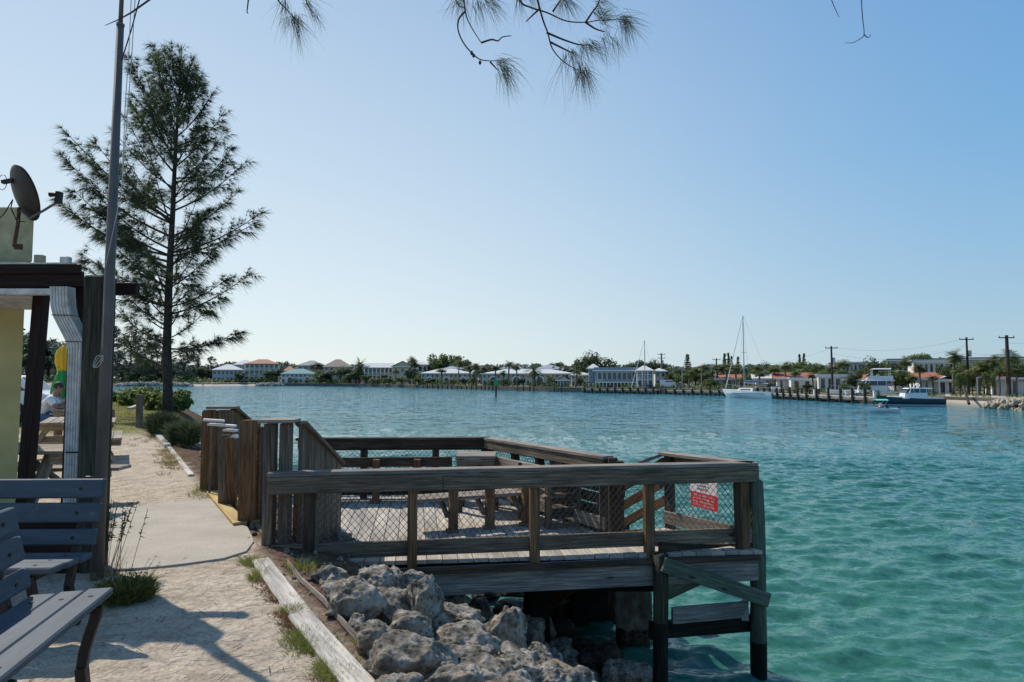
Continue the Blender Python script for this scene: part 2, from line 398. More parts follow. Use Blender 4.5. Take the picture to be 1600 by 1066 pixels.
def build_ground():
    ts = []; t = -14.0
    while t < 74: ts.append(t); t += .09 if t < 8 else (.16 if t < 16 else (.4 if t < 40 else .8))
    ns = []; n = -46.0
    while n < 6: ns.append(n); n += 2.0 if n < -10 else (.35 if n < -4.5 else .085)
    v = []; col = []
    for t in ts:
        for n in ns:
            p = SH(t, n); z = ground_z(p.x, p.y)
            k = n - bank_n(t)
            if -3.6 < n < .2 and t < 15 and k < 0:       # trodden sand: footprints
                z += .010 * noise.noise(Vector((p.x * 7, p.y * 7, 1))) + .006 * noise.noise(Vector((p.x * 16, p.y * 16, 2)))
            if 5.0 < p.y < 7.4 and n < .15 and -3.8 < p.x: z = min(z, z * .3 - .002)
            v.append((p.x, p.y, z))
            nn = noise.noise(Vector((p.x * .5, p.y * .5, 9)))
            grass = max(0, min(1, (t - 15.5 + 2.5 * nn + min(0, (n + 1.5)) * 1.2) / 3.0))
            dirt = max(0, min(1, (k + .22 + .12 * noise.noise(Vector((p.x * 4, p.y * 4, 0)))) / .16))
            col.append((grass, dirt, 0, 1))
    f = []; W = len(ns)
    for i in range(len(ts) - 1):
        for j in range(W - 1): f.append((i * W + j, (i + 1) * W + j, (i + 1) * W + j + 1, i * W + j + 1))
    me = bpy.data.meshes.new('ground'); me.from_pydata(v, [], f)
    a = me.color_attributes.new('mask', 'FLOAT_COLOR', 'POINT'); a.data.foreach_set('color', [c for q in col for c in q])
    me.polygons.foreach_set('use_smooth', [True] * len(f))
    me.update()
    if me.polygons[0].normal.z < 0: me.flip_normals()
    o = bpy.data.objects.new('ground', me); C.objects.link(o); tag(o, kind='structure')
    m, nt, b = newmat('sandy_ground'); me.materials.append(m)
    tc = nt.nodes.new('ShaderNodeTexCoord'); ob = tc.outputs['Object']
    at = nt.nodes.new('ShaderNodeVertexColor'); at.layer_name = 'mask'
    sp_ = nt.nodes.new('ShaderNodeSeparateColor'); nt.links.new(at.outputs['Color'], sp_.inputs[0])
    n1 = noise_n(nt, ob, 3, 8, .65); n2 = noise_n(nt, ob, 40, 8, .75)
    sand = ramp(nt, [(.3, (.37, .31, .24)), (.7, (.56, .48, .385))]); nt.links.new(n1.outputs['Fac'], sand.inputs['Fac'])
    sg = ramp(nt, [(.32, (.45, .43, .42)), (.5, (1, 1, 1)), (.8, (1.15, 1.15, 1.15))]); nt.links.new(n2.outputs['Fac'], sg.inputs['Fac'])
    c = mixc(nt, 1, sand.outputs['Color'], sg.outputs['Color'], 'MULTIPLY')
    n3 = noise_n(nt, ob, 1.3, 8, .7)
    gr = ramp(nt, [(.35, (.20, .16, .07)), (.5, (.19, .185, .06)), (.62, (.11, .14, .035))]); nt.links.new(n3.outputs['Fac'], gr.inputs['Fac'])
    gc = mixc(nt, 1, gr.outputs['Color'], sg.outputs['Color'], 'MULTIPLY')
    c = mixc(nt, sp_.outputs[0], c, gc)
    dn = noise_n(nt, ob, 14, 8, .75)
    dr = ramp(nt, [(.3, (.035, .022, .016)), (.5, (.11, .07, .048)), (.72, (.24, .18, .14))]); nt.links.new(dn.outputs['Fac'], dr.inputs['Fac'])
    c = mixc(nt, sp_.outputs[1], c, dr.outputs['Color'])
    nt.links.new(c, b.inputs['Base Color']); b.inputs['Roughness'].default_value = 1; b.inputs['Specular IOR Level'].default_value = .05
    n5 = noise_n(nt, mapping(nt, ob, (1, 1, 1)), 11, 8, .62, .8)
    vo = nt.nodes.new('ShaderNodeTexVoronoi'); vo.feature = 'SMOOTH_F1'; vo.inputs['Scale'].default_value = 9
    nv = noise_n(nt, ob, 2.5, 3, .6); nt.links.new(mixc(nt, .35, ob, nv.outputs['Color']), vo.inputs['Vector'])
    b1 = bump(nt, n5.outputs['Fac'], 1.0, .05, None)
    b2 = bump(nt, vo.outputs['Distance'], .9, .045, None, b1)
    bump(nt, n2.outputs['Fac'], .6, .012, b, b2)
build_ground()

# dark silty bottom below the water is not seen; the sea itself
def water_mat():
    m, nt, b = newmat('turquoise_sea_water')
    tc = nt.nodes.new('ShaderNodeTexCoord'); ob = tc.outputs['Object']
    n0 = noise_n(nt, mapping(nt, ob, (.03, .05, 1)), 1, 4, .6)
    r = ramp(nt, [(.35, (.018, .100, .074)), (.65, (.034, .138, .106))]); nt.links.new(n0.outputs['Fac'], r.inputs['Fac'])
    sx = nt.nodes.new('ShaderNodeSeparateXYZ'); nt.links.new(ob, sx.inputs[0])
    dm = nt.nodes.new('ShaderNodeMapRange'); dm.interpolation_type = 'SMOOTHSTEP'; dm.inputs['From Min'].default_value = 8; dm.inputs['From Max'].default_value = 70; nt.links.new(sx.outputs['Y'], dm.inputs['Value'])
    nt.links.new(mixc(nt, dm.outputs['Result'], r.outputs['Color'], (.02, .175, .235)), b.inputs['Base Color'])  # far water painted bluer, sky reflection put into the base colour
    b.inputs['Roughness'].default_value = .07; b.inputs['IOR'].default_value = 1.33
    def vm(op, a_, b_=None, sc=None):
        q = nt.nodes.new('ShaderNodeVectorMath'); q.operation = op
        nt.links.new(a_, q.inputs[0])
        if b_ is not None:
            if isinstance(b_, tuple): q.inputs[1].default_value = b_
            else: nt.links.new(b_, q.inputs[1])
        if sc is not None: q.inputs['Scale'].default_value = sc
        return q.outputs[0]
    gust = noise_n(nt, mapping(nt, ob, (.05, .12, 1)), 1, 5, .65, .5)
    gr = nt.nodes.new('ShaderNodeMapRange'); gr.inputs['From Min'].default_value = .3; gr.inputs['From Max'].default_value = .7; gr.inputs['To Min'].default_value = .7; gr.inputs['To Max'].default_value = 1.35
    nt.links.new(gust.outputs['Fac'], gr.inputs['Value'])
    acc = None
    for sc_, rot_, det, amp in (((1.1, 2.6, 1), -12, 5, .62), ((6.5, 12, 1), 16, 4, .62), ((.33, .85, 1), -6, 3, .30)):
        nn = noise_n(nt, mapping(nt, ob, sc_, (0, 0, math.radians(rot_))), 1, det, .68, .35)
        d_ = vm('MULTIPLY', vm('SUBTRACT', nn.outputs['Color'], (.5, .5, .5)), (amp * 1.1, amp * 2.1, 0))
        acc = d_ if acc is None else vm('ADD', acc, d_)
    q = nt.nodes.new('ShaderNodeVectorMath'); q.operation = 'SCALE'; nt.links.new(acc, q.inputs[0]); nt.links.new(gr.outputs['Result'], q.inputs['Scale'])
    geo = nt.nodes.new('ShaderNodeNewGeometry')
    nrm_ = vm('NORMALIZE', vm('ADD', geo.outputs['Normal'], q.outputs[0]))
    nt.links.new(nrm_, b.inputs['Normal'])
    return m
def build_water():
    # one sheet: fine waves near the pier, coarse out to the horizon
    def axis(lo, hi, a, b, fine, grow):
        xs = list(np.arange(a, b, fine)); x = b; s = fine
        while x < hi: xs.append(x); s *= grow; x += s
        xs.append(hi); x = a; s = fine; pre = []
        while x > lo: s *= grow; x -= s; pre.append(max(x, lo))
        return sorted(set(pre + xs))
    xs = axis(-1500, 1500, -4, 16, .05, 1.05); ys = axis(-300, 3000, 1.5, 22, .05, 1.05)
    X, Y = np.meshgrid(np.array(xs), np.array(ys))
    rng = np.random.RandomState(3); Z = np.zeros_like(X)
    for i in range(34):
        lam = .2 * (1.07 ** i) if i < 20 else rng.uniform(.3, .85)
        ang = math.radians(90 + rng.uniform(-42, 42) + 10)
        k = 2 * PI / lam; amp = .0088 * lam ** .95
        ph = rng.uniform(0, 6.28)
        wx = X + .12 * np.sin(Y * 1.1 + i) ; wy = Y + .12 * np.sin(X * .9 + i * 2)
        q = np.sin(k * (wx * math.cos(ang) + wy * math.sin(ang)) + ph)
        Z += amp * (2 * ((q + 1) / 2) ** 1.8 - .9)
    dx = np.clip(np.maximum(-4 - X, X - 16), 0, None); dy = np.clip(np.maximum(1.5 - Y, Y - 24), 0, None)
    Z *= np.exp(-(np.maximum(dx, dy) / 14.0) ** 2)
    v = np.stack([X, Y, Z + WZ], -1).reshape(-1, 3)
    W = len(xs); idx = np.arange(len(ys) * W).reshape(len(ys), W)
    f = np.stack([idx[:-1, :-1], idx[:-1, 1:], idx[1:, 1:], idx[1:, :-1]], -1).reshape(-1, 4)
    me = bpy.data.meshes.new('water'); me.from_pydata(v.tolist(), [], f.tolist())
    me.polygons.foreach_set('use_smooth', [True] * len(f)); me.update()
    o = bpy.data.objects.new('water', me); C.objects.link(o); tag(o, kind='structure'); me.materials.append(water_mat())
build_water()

# concrete path slab set in the sand
def slab():
    px = [(150, 797), (348, 777), (372, 800), (388, 826), (397, 846), (385, 862), (350, 873), (300, 880), (250, 886), (150, 893)]
    poly = [tuple(G(a, b, .01))[:2] for a, b in px]
    mb = MB(); mb.prism(poly, -.06, .016)
    m, nt, b = newmat('smooth_concrete'); tc = nt.nodes.new('ShaderNodeTexCoord')
    n = noise_n(nt, tc.outputs['Object'], 2.5, 8, .65); r = ramp(nt, [(.3, (.31, .28, .235)), (.7, (.41, .37, .32))])
    nt.links.new(n.outputs['Fac'], r.inputs['Fac'])
    n2 = noise_n(nt, tc.outputs['Object'], 60, 4, .7); r2 = ramp(nt, [(.35, (.75, .74, .73)), (.55, (1, 1, 1))]); nt.links.new(n2.outputs['Fac'], r2.inputs['Fac'])
    nt.links.new(mixc(nt, 1, r.outputs['Color'], r2.outputs['Color'], 'MULTIPLY'), b.inputs['Base Color']); b.inputs['Roughness'].default_value = .9
    bump(nt, n2.outputs['Fac'], .3, .004, b)
    o = mb.build('path', m, bevel=.003); tag(o, kind='structure')
slab()
# ------------------------------------------------------------------ fishing pier
pier = thing('fishing_pier', 'weathered timber fishing deck over the water with chain link railings', 'pier', (0.2, 7.2, DZ))
ZR = .66                                    # top of the handrail
FL = G(425, 738, ZR); FR = G(1176, 722, ZR); C1 = G(1040, 706, ZR); E1 = G(950, 712, ZR); BR = G(762, 683, ZR); BL = G(468, 684, ZR)
Dp = G(425, 850, 0); Cp_ = G(385, 822, 0); Ap = G(330, 770, 0)
for p in (FL, FR, C1, E1, BR, BL): p.z = 0
def pb(mb, name, mat, parent=pier, **kw): return mb.build(name, mat, parent, local='world', **kw)

def clip(poly, a, b, c):                    # keep a*x+b*y<=c
    out = []
    for i in range(len(poly)):
        p, q = poly[i], poly[(i + 1) % len(poly)]
        dp = a * p[0] + b * p[1] - c; dq = a * q[0] + b * q[1] - c
        if dp <= 0: out.append(p)
        if (dp < 0 < dq) or (dq < 0 < dp):
            t = dp / (dp - dq); out.append((p[0] + (q[0] - p[0]) * t, p[1] + (q[1] - p[1]) * t))
    return out
fa = (FR - FL).normalized(); fo = Vector((fa.y, -fa.x, 0))     # along the front, and outward (to the camera)
outl = [Dp + fa * .02, FR + fo * .10 + fa * .03, C1 + fa * .10, E1 + fo * -.02, BR + V(.06, .08, 0), BL + V(-.1, .08, 0), Ap + V(.05, 0.1, 0), Cp_ + V(.03, 0, 0)]
poly0 = [(p.x, p.y) for p in outl]
# boards run front to back; each one clipped to the outline
mb = MB(); bd = Vector((-fa.y, fa.x, 0)); s0 = -3.2
org = FL
while s0 < 6:
    a0 = org.dot(fa) + s0; a1 = a0 + .137
    q = clip(poly0, fa.x, fa.y, a1); 
    if len(q) > 2: q = clip(q, -fa.x, -fa.y, -a0)
    if len(q) > 2:
        zz = DZ + random.uniform(-.002, .002)
        b = len(mb.uv); mb.prism(q, zz - .038, zz)
        r = random.random() * 40
        for i in range(b, len(mb.uv)):
            mb.uv[i] = [(mb.v[k][0] * bd.x + mb.v[k][1] * bd.y + r, mb.v[k][0] * fa.x + mb.v[k][1] * fa.y + mb.v[k][2] + r) for k in mb.f[i]]
    s0 += .143
pb(mb, 'deck_boards', M['deck'], bevel=.003)
# sub-frame
mb = MB()
q0 = FL + fo * .02 - fa * .05; q1 = FR + fo * .05
mb.beam(q0 + V(0, 0, DZ - .04 - .13), q1 + V(0, 0, DZ - .04 - .13), .045, .255)
pb(mb, 'fascia_beam', M['wood_fascia'], bevel=.006)
mb = MB()
mb.beam(q0 + fo * .05 + V(0, 0, DZ - .062), q1 + fo * .05 + V(0, 0, DZ - .062), .05, .05)
pb(mb, 'edge_strip', M['wood_dark'], bevel=.004)
mb = MB()
for s in np.arange(.35, 3.9, .45):
    a = FL + bd * s - fa * .3; b_ = FR + bd * s * .9 - fa * (s * .45)
    mb.beam(a + V(0, 0, DZ - .17), b_ + V(0, 0, DZ - .17), .045, .22)
pb(mb, 'joists', M['wood_dark'])

def chain(mb, a, b, z0, z1, off, step=.062, r=.0027):
    a = Vector(a) + off; b = Vector(b) + off; L = (b - a).length; u = (b - a) / L; h = z1 - z0
    rise = 1.15
    nrm = u.cross(V(0, 0, 1))
    for sgn in (1, -1):
        x = -h / rise
        while x < L + h / rise:
            # line from (x, 0) going up with slope
            x0, y0 = (x, 0); x1, y1 = x + sgn * h / rise, h
            # clip to 0..L
            lo, hi = 0.0, 1.0
            d = x1 - x0
            for lim, s_ in ((0, 1), (L, -1)):
                if abs(d) > 1e-9:
                    t = (lim - x0) / d
                    if (d > 0) == (s_ > 0): lo = max(lo, t)
                    else: hi = min(hi, t)
            if lo < hi:
                p = a + u * (x0 + d * lo) + V(0, 0, z0 + h * lo) + nrm * (.0015 * sgn); q = a + u * (x0 + d * hi) + V(0, 0, z0 + h * hi) + nrm * (.0015 * sgn)
                mb.tube([p, q], r, 3, False)
            x += step
    for zz in (z0, z1): mb.beam(a + V(0, 0, zz), b + V(0, 0, zz), .004, .004)
    return mb

def rail(p0, p1, posts, out, post_mat, face_mat, cap_mat, kick=True, low=DZ - .26, mesh=True, ph=.09, zt=ZR, kick_z=(DZ + .05, DZ + .19), face=True, kick_in=.045, split=None, mesh_to=None):
    u = (p1 - p0).normalized(); L = (p1 - p0).length
    mb = MB(); mb.beam(p0 - u * .03 - out * .02 + V(0, 0, zt - .018), p1 + u * .03 - out * .02 + V(0, 0, zt - .018), .15, .036); pb(mb, 'rail_cap', cap_mat, bevel=.004)
    if face:
        segs = [(0, L)] if not split else [(0, L * split - .002), (L * split + .002, L)]
        for a, b in segs:
            mb = MB(); mb.beam(p0 + u * (a - (.02 if a == 0 else 0)) + out * .062 + V(0, 0, zt - .112), p0 + u * b + out * .062 + V(0, 0, zt - .112), .038, .145); pb(mb, 'rail_board', face_mat, bevel=.005)
    for s in posts:
        mb = MB(); q = p0 + u * s; mb.beam(q + V(0, 0, low), q + V(0, 0, zt - .04), ph, ph, up=u); pb(mb, 'post', post_mat, bevel=.006)
    if kick:
        mb = MB(); mb.beam(p0 - out * kick_in + V(0, 0, sum(kick_z) / 2), p1 - out * kick_in + V(0, 0, sum(kick_z) / 2), .036, kick_z[1] - kick_z[0]); pb(mb, 'kick_board', face_mat, bevel=.005)
    if mesh:
        st = sorted(list(posts) + [mesh_to or L]); st = [0] + st if st[0] > .2 else st
        for a, b in zip(st[:-1], st[1:]):
            if b - a > .15:
                mb = chain(MB(), p0 + u * (a + .02), p0 + u * (b - .02), kick_z[1] - .02, zt - .05, -out * .052); pb(mb, 'chain_link_panel', M['wire'])

# front rail: posts measured under x = 645, 835, 1013, 1158
def along(p0, p1, px):
    r = ray(px, 740); 
    d = p1 - p0
    # solve p0 + d*s on vertical plane through camera and pixel column
    n = Vector((r.y, -r.x, 0)); s = -p0.dot(n) / d.dot(n); return s * d.length
fp = [along(FL, FR, x) for x in (645, 835, 1013, 1160)]
rail(FL, FR, fp, fo, M['wood_brown'], M['wood_grey'], M['wood_cap'], split=.33)
# near left piece of front rail: short mesh between wing and deck, corner stud
mb = MB(); mb.beam(FR + fo * .03 - fa * .16 - fo * .02 + V(0, 0, DZ), FR - fa * .17 + V(0, 0, ZR - .05), .07, .07); pb(mb, 'post', M['wood_dark'], bevel=.005)
mb = MB(); a = FL + fa * .33; mb.beam(a + V(0, 0, DZ), a + V(0, 0, ZR - .05), .085, .085); pb(mb, 'post', M['wood_dark'], bevel=.005)
# right side rails
s1 = (C1 - FR).normalized(); so = Vector((s1.y, -s1.x, 0)); so = so if so.x > 0 else -so
rail(FR, C1, [(C1 - FR).length - .05], so, M['wood_dark'], M['wood_cap'], M['wood_cap'], kick=True)
s2 = (BR - E1).normalized(); so2 = Vector((s2.y, -s2.x, 0)); so2 = so2 if so2.x > 0 else -so2
L2 = (BR - E1).length
rail(E1, BR, [.0, L2 * .28, L2 * .5, L2 * .72, L2 - .06], so2, M['wood_dark'], M['wood_cap'], M['wood_cap'], kick=True)
# inside face board of that rail catches the sun
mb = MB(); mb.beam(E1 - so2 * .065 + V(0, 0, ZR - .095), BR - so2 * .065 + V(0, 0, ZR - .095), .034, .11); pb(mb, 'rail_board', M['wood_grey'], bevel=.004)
# jagged horizontal boards closing the lower end of that rail
for k in range(5):
    zz = DZ + .06 + k * .135
    mb = MB(); mb.beam(E1 - s2 * (.10 + random.uniform(-.02, .03)) + so2 * .115 + V(0, 0, zz), E1 + s2 * .62 + so2 * .115 + V(0, 0, zz), .034, .115); pb(mb, 'screen_board', M['wood_dark'], bevel=.004)
for s in (-.02, .13):
    mb = MB(); q = E1 - s2 * (.08 - s) - so2 * .02; mb.beam(q + V(0, 0, DZ - .5), q + V(0, 0, ZR - .01), .095, .075); pb(mb, 'post', M['wood_dark'], bevel=.005)
mb = MB(); q = E1 - s2 * .16 + so2 * .02; mb.beam(q + V(0, 0, DZ - .5), q + V(0, 0, ZR - .04), .08, .08); pb(mb, 'post', M['wood_dark'], bevel=.005)
# folded gate frame leaning inside
gf0 = G(857, 826, DZ); gf1 = G(905, 822, DZ)
mb = MB()
for p in (gf0, gf1): mb.beam(p, p + V(0, 0, .62), .05, .04, up=(0, 1, 0))
for zz in (.03, .60): mb.beam(gf0 + V(0, 0, zz), gf1 + V(0, 0, zz), .04, .05)
pb(mb, 'gate_frame', M['wood_grey'], bevel=.003)
for k, (a, b) in enumerate(((.10, .21), (.26, .37), (.42, .53))):
    mb = MB(); mb.beam(gf0 + V(.02, .03, (a + b) / 2), gf1 + V(-.02, .03, (a + b) / 2), .02, b - a); pb(mb, 'gate_board', M['wood_dark'])
# back rail
bo = V(0, 1, 0)
Lb = (BR - BL).length
rail(BL, BR, [.9, 1.9, Lb - .05], bo, M['wood_dark'], M['wood_dark'], M['wood_dark'], kick=True)
mb = MB(); mb.beam(BL + V(0, -.06, ZR - .09), BR + V(0, -.06, ZR - .09), .034, .12); pb(mb, 'rail_board', M['wood_dark'], bevel=.004)

# entrance: tall boards on the bank line, flared, with capped posts and sloping wing walls
def tallboard(px0, px1, ptop, base_pt, mat, th=.04, lean=0.0, rad=.035, zb=-.1):
    d = base_pt.y; a = P(px0, ptop + 60, d); b = P(px1, ptop + 60, d); top = P((px0 + px1) / 2, ptop, d).z
    W = b.x - a.x; zb_ = zb
    H = top - zb_
    prof = [(0, 0), (W, 0)]
    for i in range(5): t = PI / 2 * i / 4; prof.append((W - rad + rad * math.cos(t), H - rad + rad * math.sin(t)))
    for i in range(5): t = PI / 2 + PI / 2 * i / 4; prof.append((rad + rad * math.cos(t), H - rad + rad * math.sin(t)))
    mb = MB()
    o = V(a.x, d + .03, zb_)
    mb.extrude([(y, x) for x, y in prof], o, (lean, 0, 1), (1, .12, 0), (0, th, 0))
    # grain along z: uv u = height
    return pb(mb, 'entry_board', mat, bevel=.004)
tallboard(312, 334, 641, Ap, M['wood_brown'])
tallboard(335, 362, 641, Ap + V(0, .05, 0), M['wood_grey'])
Bp = G(352, 795, 0)
tallboard(340, 358, 680, Bp + V(0, .05, 0), M['wood_grey'], lean=-.02)
tallboard(352, 368, 684, Bp, M['wood_brown'], lean=-.04)
tallboard(371, 398, 657, Cp_, M['wood_brown'], th=.09)
tallboard(398, 410, 668, Cp_ + V(0.0, .06, 0), M['wood_brown'])
for (bp_, x0) in ((Dp, 0), (Dp + V(.13, .03, 0), 0)):
    mb = MB(); top = P(425, 662, Dp.y).z; mb.beam(bp_ + V(-.03, 0, -.35), bp_ + V(-.03, 0, top), .09, .12, up=(0, 1, 0)); pb(mb, 'post', M['wood_grey'], bevel=.006)
mb = MB(); top = P(425, 660, Dp.y).z; mb.beam(Dp + V(-.13, .03, top + .012), Dp + V(.19, .06, top + .012), .26, .032); pb(mb, 'post_cap', M['wood_cap'], bevel=.004)
mb = MB(); q = Ap + V(.0, .1, 0); top = P(340, 641, Ap.y).z; mb.beam(q + V(-.1, 0, top + .03), q + V(.26, .02, top + .03), .22, .032); pb(mb, 'post_cap', M['wood_cap'], bevel=.004)
# sloping wing walls with vertical pickets
def wing(p0, z0, p1, z1, n, mat):
    u = (p1 - p0)
    for i in range(n):
        a = p0 + u * (i / n); b = p0 + u * ((i + .93) / n); za = z0 + (z1 - z0) * i / n; zb = z0 + (z1 - z0) * (i + .93) / n
        side = u.normalized().cross(V(0, 0, 1)) * .02
        mb = MB(); mb.hexa([a - side + V(0, 0, DZ), b - side + V(0, 0, DZ), b + side + V(0, 0, DZ), a + side + V(0, 0, DZ), a - side + V(0, 0, za), b - side + V(0, 0, zb), b + side + V(0, 0, zb), a + side + V(0, 0, za)])
        pb(mb, 'picket', mat, bevel=.003)
    mb = MB(); mb.beam(p0 + V(0, 0, z0 + .02), p1 + V(0, 0, z1 + .02), .12, .035); pb(mb, 'sloping_rail', M['wood_grey'], bevel=.004)
topD = P(425, 665, Dp.y).z
w1 = Dp + V(.20, .12, 0); w2 = P(532, 727, w1.y + .95); w2z = w2.z; w2 = V(w2.x, w2.y, 0)
wing(w1, topD, w2, w2z, 7, M['wood_grey'])
w3 = Ap + V(.22, .14, 0); w4 = w3 + (w2 - w1)
wing(w3, topD, w4, w2z, 7, M['wood_brown'])
mb = chain(MB(), Cp_ + V(.10, .05, 0), Dp + V(-.06, .08, 0), .0, 1.0, V(0, .03, 0)); pb(mb, 'chain_link_panel', M['wire'])
mb = MB(); mb.beam(Cp_ + V(.08, .04, -.04), Dp + V(-.05, .05, -.04), .04, .14); pb(mb, 'kick_board', M['wood_grey'], bevel=.004)
# a pair of dark studs inside the near wing
for x, d in ((468, 6.2), (491, 5.86)):
    q = P(x, 740, d); mb = MB(); mb.beam(V(q.x, q.y, DZ), V(q.x, q.y, .60), .085, .085); pb(mb, 'post', M['wood_grey'], bevel=.005)
# pale new threshold boards
th0 = G(338, 772, .0); th1 = G(384, 822, .0)
for k in range(2):
    o = V(-.045 + .15 * k, -.03 + .1 * k, .02)
    mb = MB(); mb.beam(th0 + o + V(.0, .0, 0), th1 + o, .13, .05); pb(mb, 'threshold_board', M['wood_new'], bevel=.004)

# piles, braces and concrete column
def pile(p, z0, z1, r, mat, wet=True, part='piling'):
    mb = MB(); pts = []; rr = []
    for i in range(9):
        t = i / 8; pts.append(Vector((p.x + .008 * math.sin(t * 7 + p.x), p.y, z0 + (z1 - z0) * t))); rr.append(r * (1.04 - .08 * t) * (1 + .03 * math.sin(i * 2.1)))
    pts.append(Vector((p.x, p.y, z1 + .012))); rr.append(r * .75)
    mb.tube(pts, rr, 18)
    # material split: wet below
    for i, f in enumerate(mb.f):
        z = sum(mb.v[k][2] for k in f) / len(f); mb.m[i] = 1 if z < WZ + .55 else 0
    return pb(mb, part, [mat, M['pile_wet_shade']], smooth=True)
pr = P(1183, 900, FR.y + .02); pr = V(pr.x + .01, pr.y + .02, 0)
zt = P(1183, 752, pr.y).z
pile(pr, WZ - 1.2, zt, .078, M['wood_green'])
pl = P(1031, 900, FR.y - .28); pl = V(pl.x, pl.y, 0)
pile(pl, WZ - 1.2, P(1031, 866, pl.y).z, .072, M['pile'])
for q, r in ((P(830, 900, 7.6), .09), (P(880, 900, 8.3), .1), (P(1000, 900, 8.2), .1), (P(560, 900, 8.6), .1), (P(940, 900, 9.0), .1)):
    pile(V(q.x, q.y, 0), WZ - 1.2, DZ - .3, r, M['pile_wet_shade'])
def plank(p, q, w, t, mat, name='brace'):
    mb = MB(); mb.beam(p, q, t, w); return pb(mb, name, mat, bevel=.005)
dpl = pl.y - .085
plank(P(1036, 882, dpl), P(1201, 938, pr.y - .10), .135, .045, M['wood_green'])
plank(P(1168, 866, pr.y - .0), P(1040, 925, pl.y + .11), .15, .045, M['wood_green'])
plank(P(1050, 962, pl.y + .02), P(1166, 952, pr.y - .1), .15, .045, M['wood_fascia'])
plank(P(1164, 955, pr.y - .13), P(1164, 952, pr.y + .12), .18, .07, M['wood_fascia'])
plank(P(1015, 985, pl.y + .14), P(1182, 972, pr.y + .10), .16, .06, M['pile_wet_shade'])
plank(P(1030, 866, pl.y + .13), P(1175, 868, pr.y + .14), .22, .06, M['wood_dark'], 'joist')
plank(P(822, 935, 8.0), P(962, 940, 8.1), .5, .12, M['pile_wet_shade'], 'shade_beam')  # dark beams and pilings added to fill the shade under the deck
plank(P(840, 900, 7.4), P(845, 1010, 7.4), .22, .22, M['pile_wet_shade'], 'piling')
plank(P(905, 900, 7.9), P(908, 1010, 7.9), .2, .2, M['pile_wet_shade'], 'piling')  # square pilings added only to darken the space below the deck
plank(P(830, 900, 6.9), P(1030, 902, 7.1), .25, .2, M['pile_wet_shade'], 'shade_beam')
# broken concrete column
def lump(name, c, rx, ry, rz, mat, parent=None, sub=4, amp=.22, seed=0, square=0.0, world=False, flat=0.0):
    bm = bmesh.new(); bmesh.ops.create_icosphere(bm, subdivisions=sub, radius=1)
    so_ = Vector((seed * 7.3, seed * 3.1, seed * 1.7))
    rnd = random.Random(seed)
    cuts = [(Vector((rnd.gauss(0, 1), rnd.gauss(0, 1), rnd.gauss(0, 1))).normalized(), rnd.uniform(.62, .88)) for _ in range(9)]
    for v in bm.verts:
        p = v.co.copy()
        if square:
            m_ = max(abs(p.x), abs(p.y), abs(p.z)); p = p.lerp(p / m_, square)
        if flat:
            for nrm, dd in cuts:
                e = p.dot(nrm) - dd
                if e > 0: p -= nrm * e * flat
        d = noise.noise(p * 1.3 + so_) * amp + noise.noise(p * 3.1 + so_) * amp * .55 + noise.noise(p * 7 + so_) * amp * .28
        if sub > 4: d += (abs(noise.noise(p * 15 + so_)) - .2) * amp * .22
        p = p * (1 + d)
        v.co = Vector((p.x * rx, p.y * ry, p.z * rz))
    me = bpy.data.meshes.new(name); bm.to_mesh(me); bm.free(); me.materials.append(mat)
    me.polygons.foreach_set('use_smooth', [True] * len(me.polygons)); me.update()
    o = bpy.data.objects.new(name, me); C.objects.link(o); c = Vector(c)
    if parent: o.parent = parent; o.location = c - parent.location; KIDS.setdefault(parent.name, []).append(o)
    else: o.location = c
    return o
cc = P(985, 935, 7.35)
lump('concrete_column', cc, .22, .24, .30, M['concrete'], pier, 5, .12, 3, .75)
lump('concrete_footing', V(cc.x + .02, cc.y, WZ), .17, .2, .95, M['rock_dark'], pier, 4, .12, 5, .7)

# stair down at the far opening
sdir = s2 if s2.y > 0 else -s2
stair0 = (E1 + C1) / 2 + sdir * .05
sw = (C1 - E1).length * .5
acr = (C1 - E1).normalized()
for sg in (-1, 1):
    a = stair0 + acr * (sg * sw * .9); mb = MB(); mb.beam(a + V(0, 0, DZ - .15), a + sdir * 1.3 + V(0, 0, WZ + .1), .045, .24); pb(mb, 'stair_stringer', M['wood_brown'], bevel=.004)
for k in range(5):
    f_ = (k + .5) / 5; a = stair0 + sdir * 1.25 * f_ + V(0, 0, DZ - .05 - 1.1 * f_)
    mb = MB(); mb.beam(a - acr * sw * .86, a + acr * sw * .86, .24, .04); pb(mb, 'stair_tread', M['wood_cap'], bevel=.003)
# handrail boards falling away on the far side of the stair
for k, dz in enumerate((.55, .33, .12)):
    a = C1 + so * -.02 + V(0, 0, dz + .0); mb = MB(); mb.beam(a, a + sdir * 1.05 - acr * .1 + V(0, 0, -.62), .035, .10); pb(mb, 'stair_rail_board', M['wood_brown'], bevel=.004)
lq = C1 + sdir * 1.05 - acr * .62
for k in range(4):
    mb = MB(); zz = .50 - k * .19; mb.beam(lq + V(-.16, -.1, zz), lq + V(.20, .1, zz - .03), .03, .15); pb(mb, 'ladder_board', M['wood_cap'], bevel=.003)
mb = MB(); q = lq + V(-.02, .06, 0); mb.beam(q + V(0, 0, WZ - .5), q + V(0, 0, .60), .08, .08); pb(mb, 'post', M['wood_dark'], bevel=.004)
mb = MB(); mb.beam(C1 + V(0, 0, ZR - .02), C1 + sdir * .25 - acr * .14 + V(0, 0, ZR - .14), .13, .035); pb(mb, 'rail_cap', M['wood_cap'], bevel=.004)

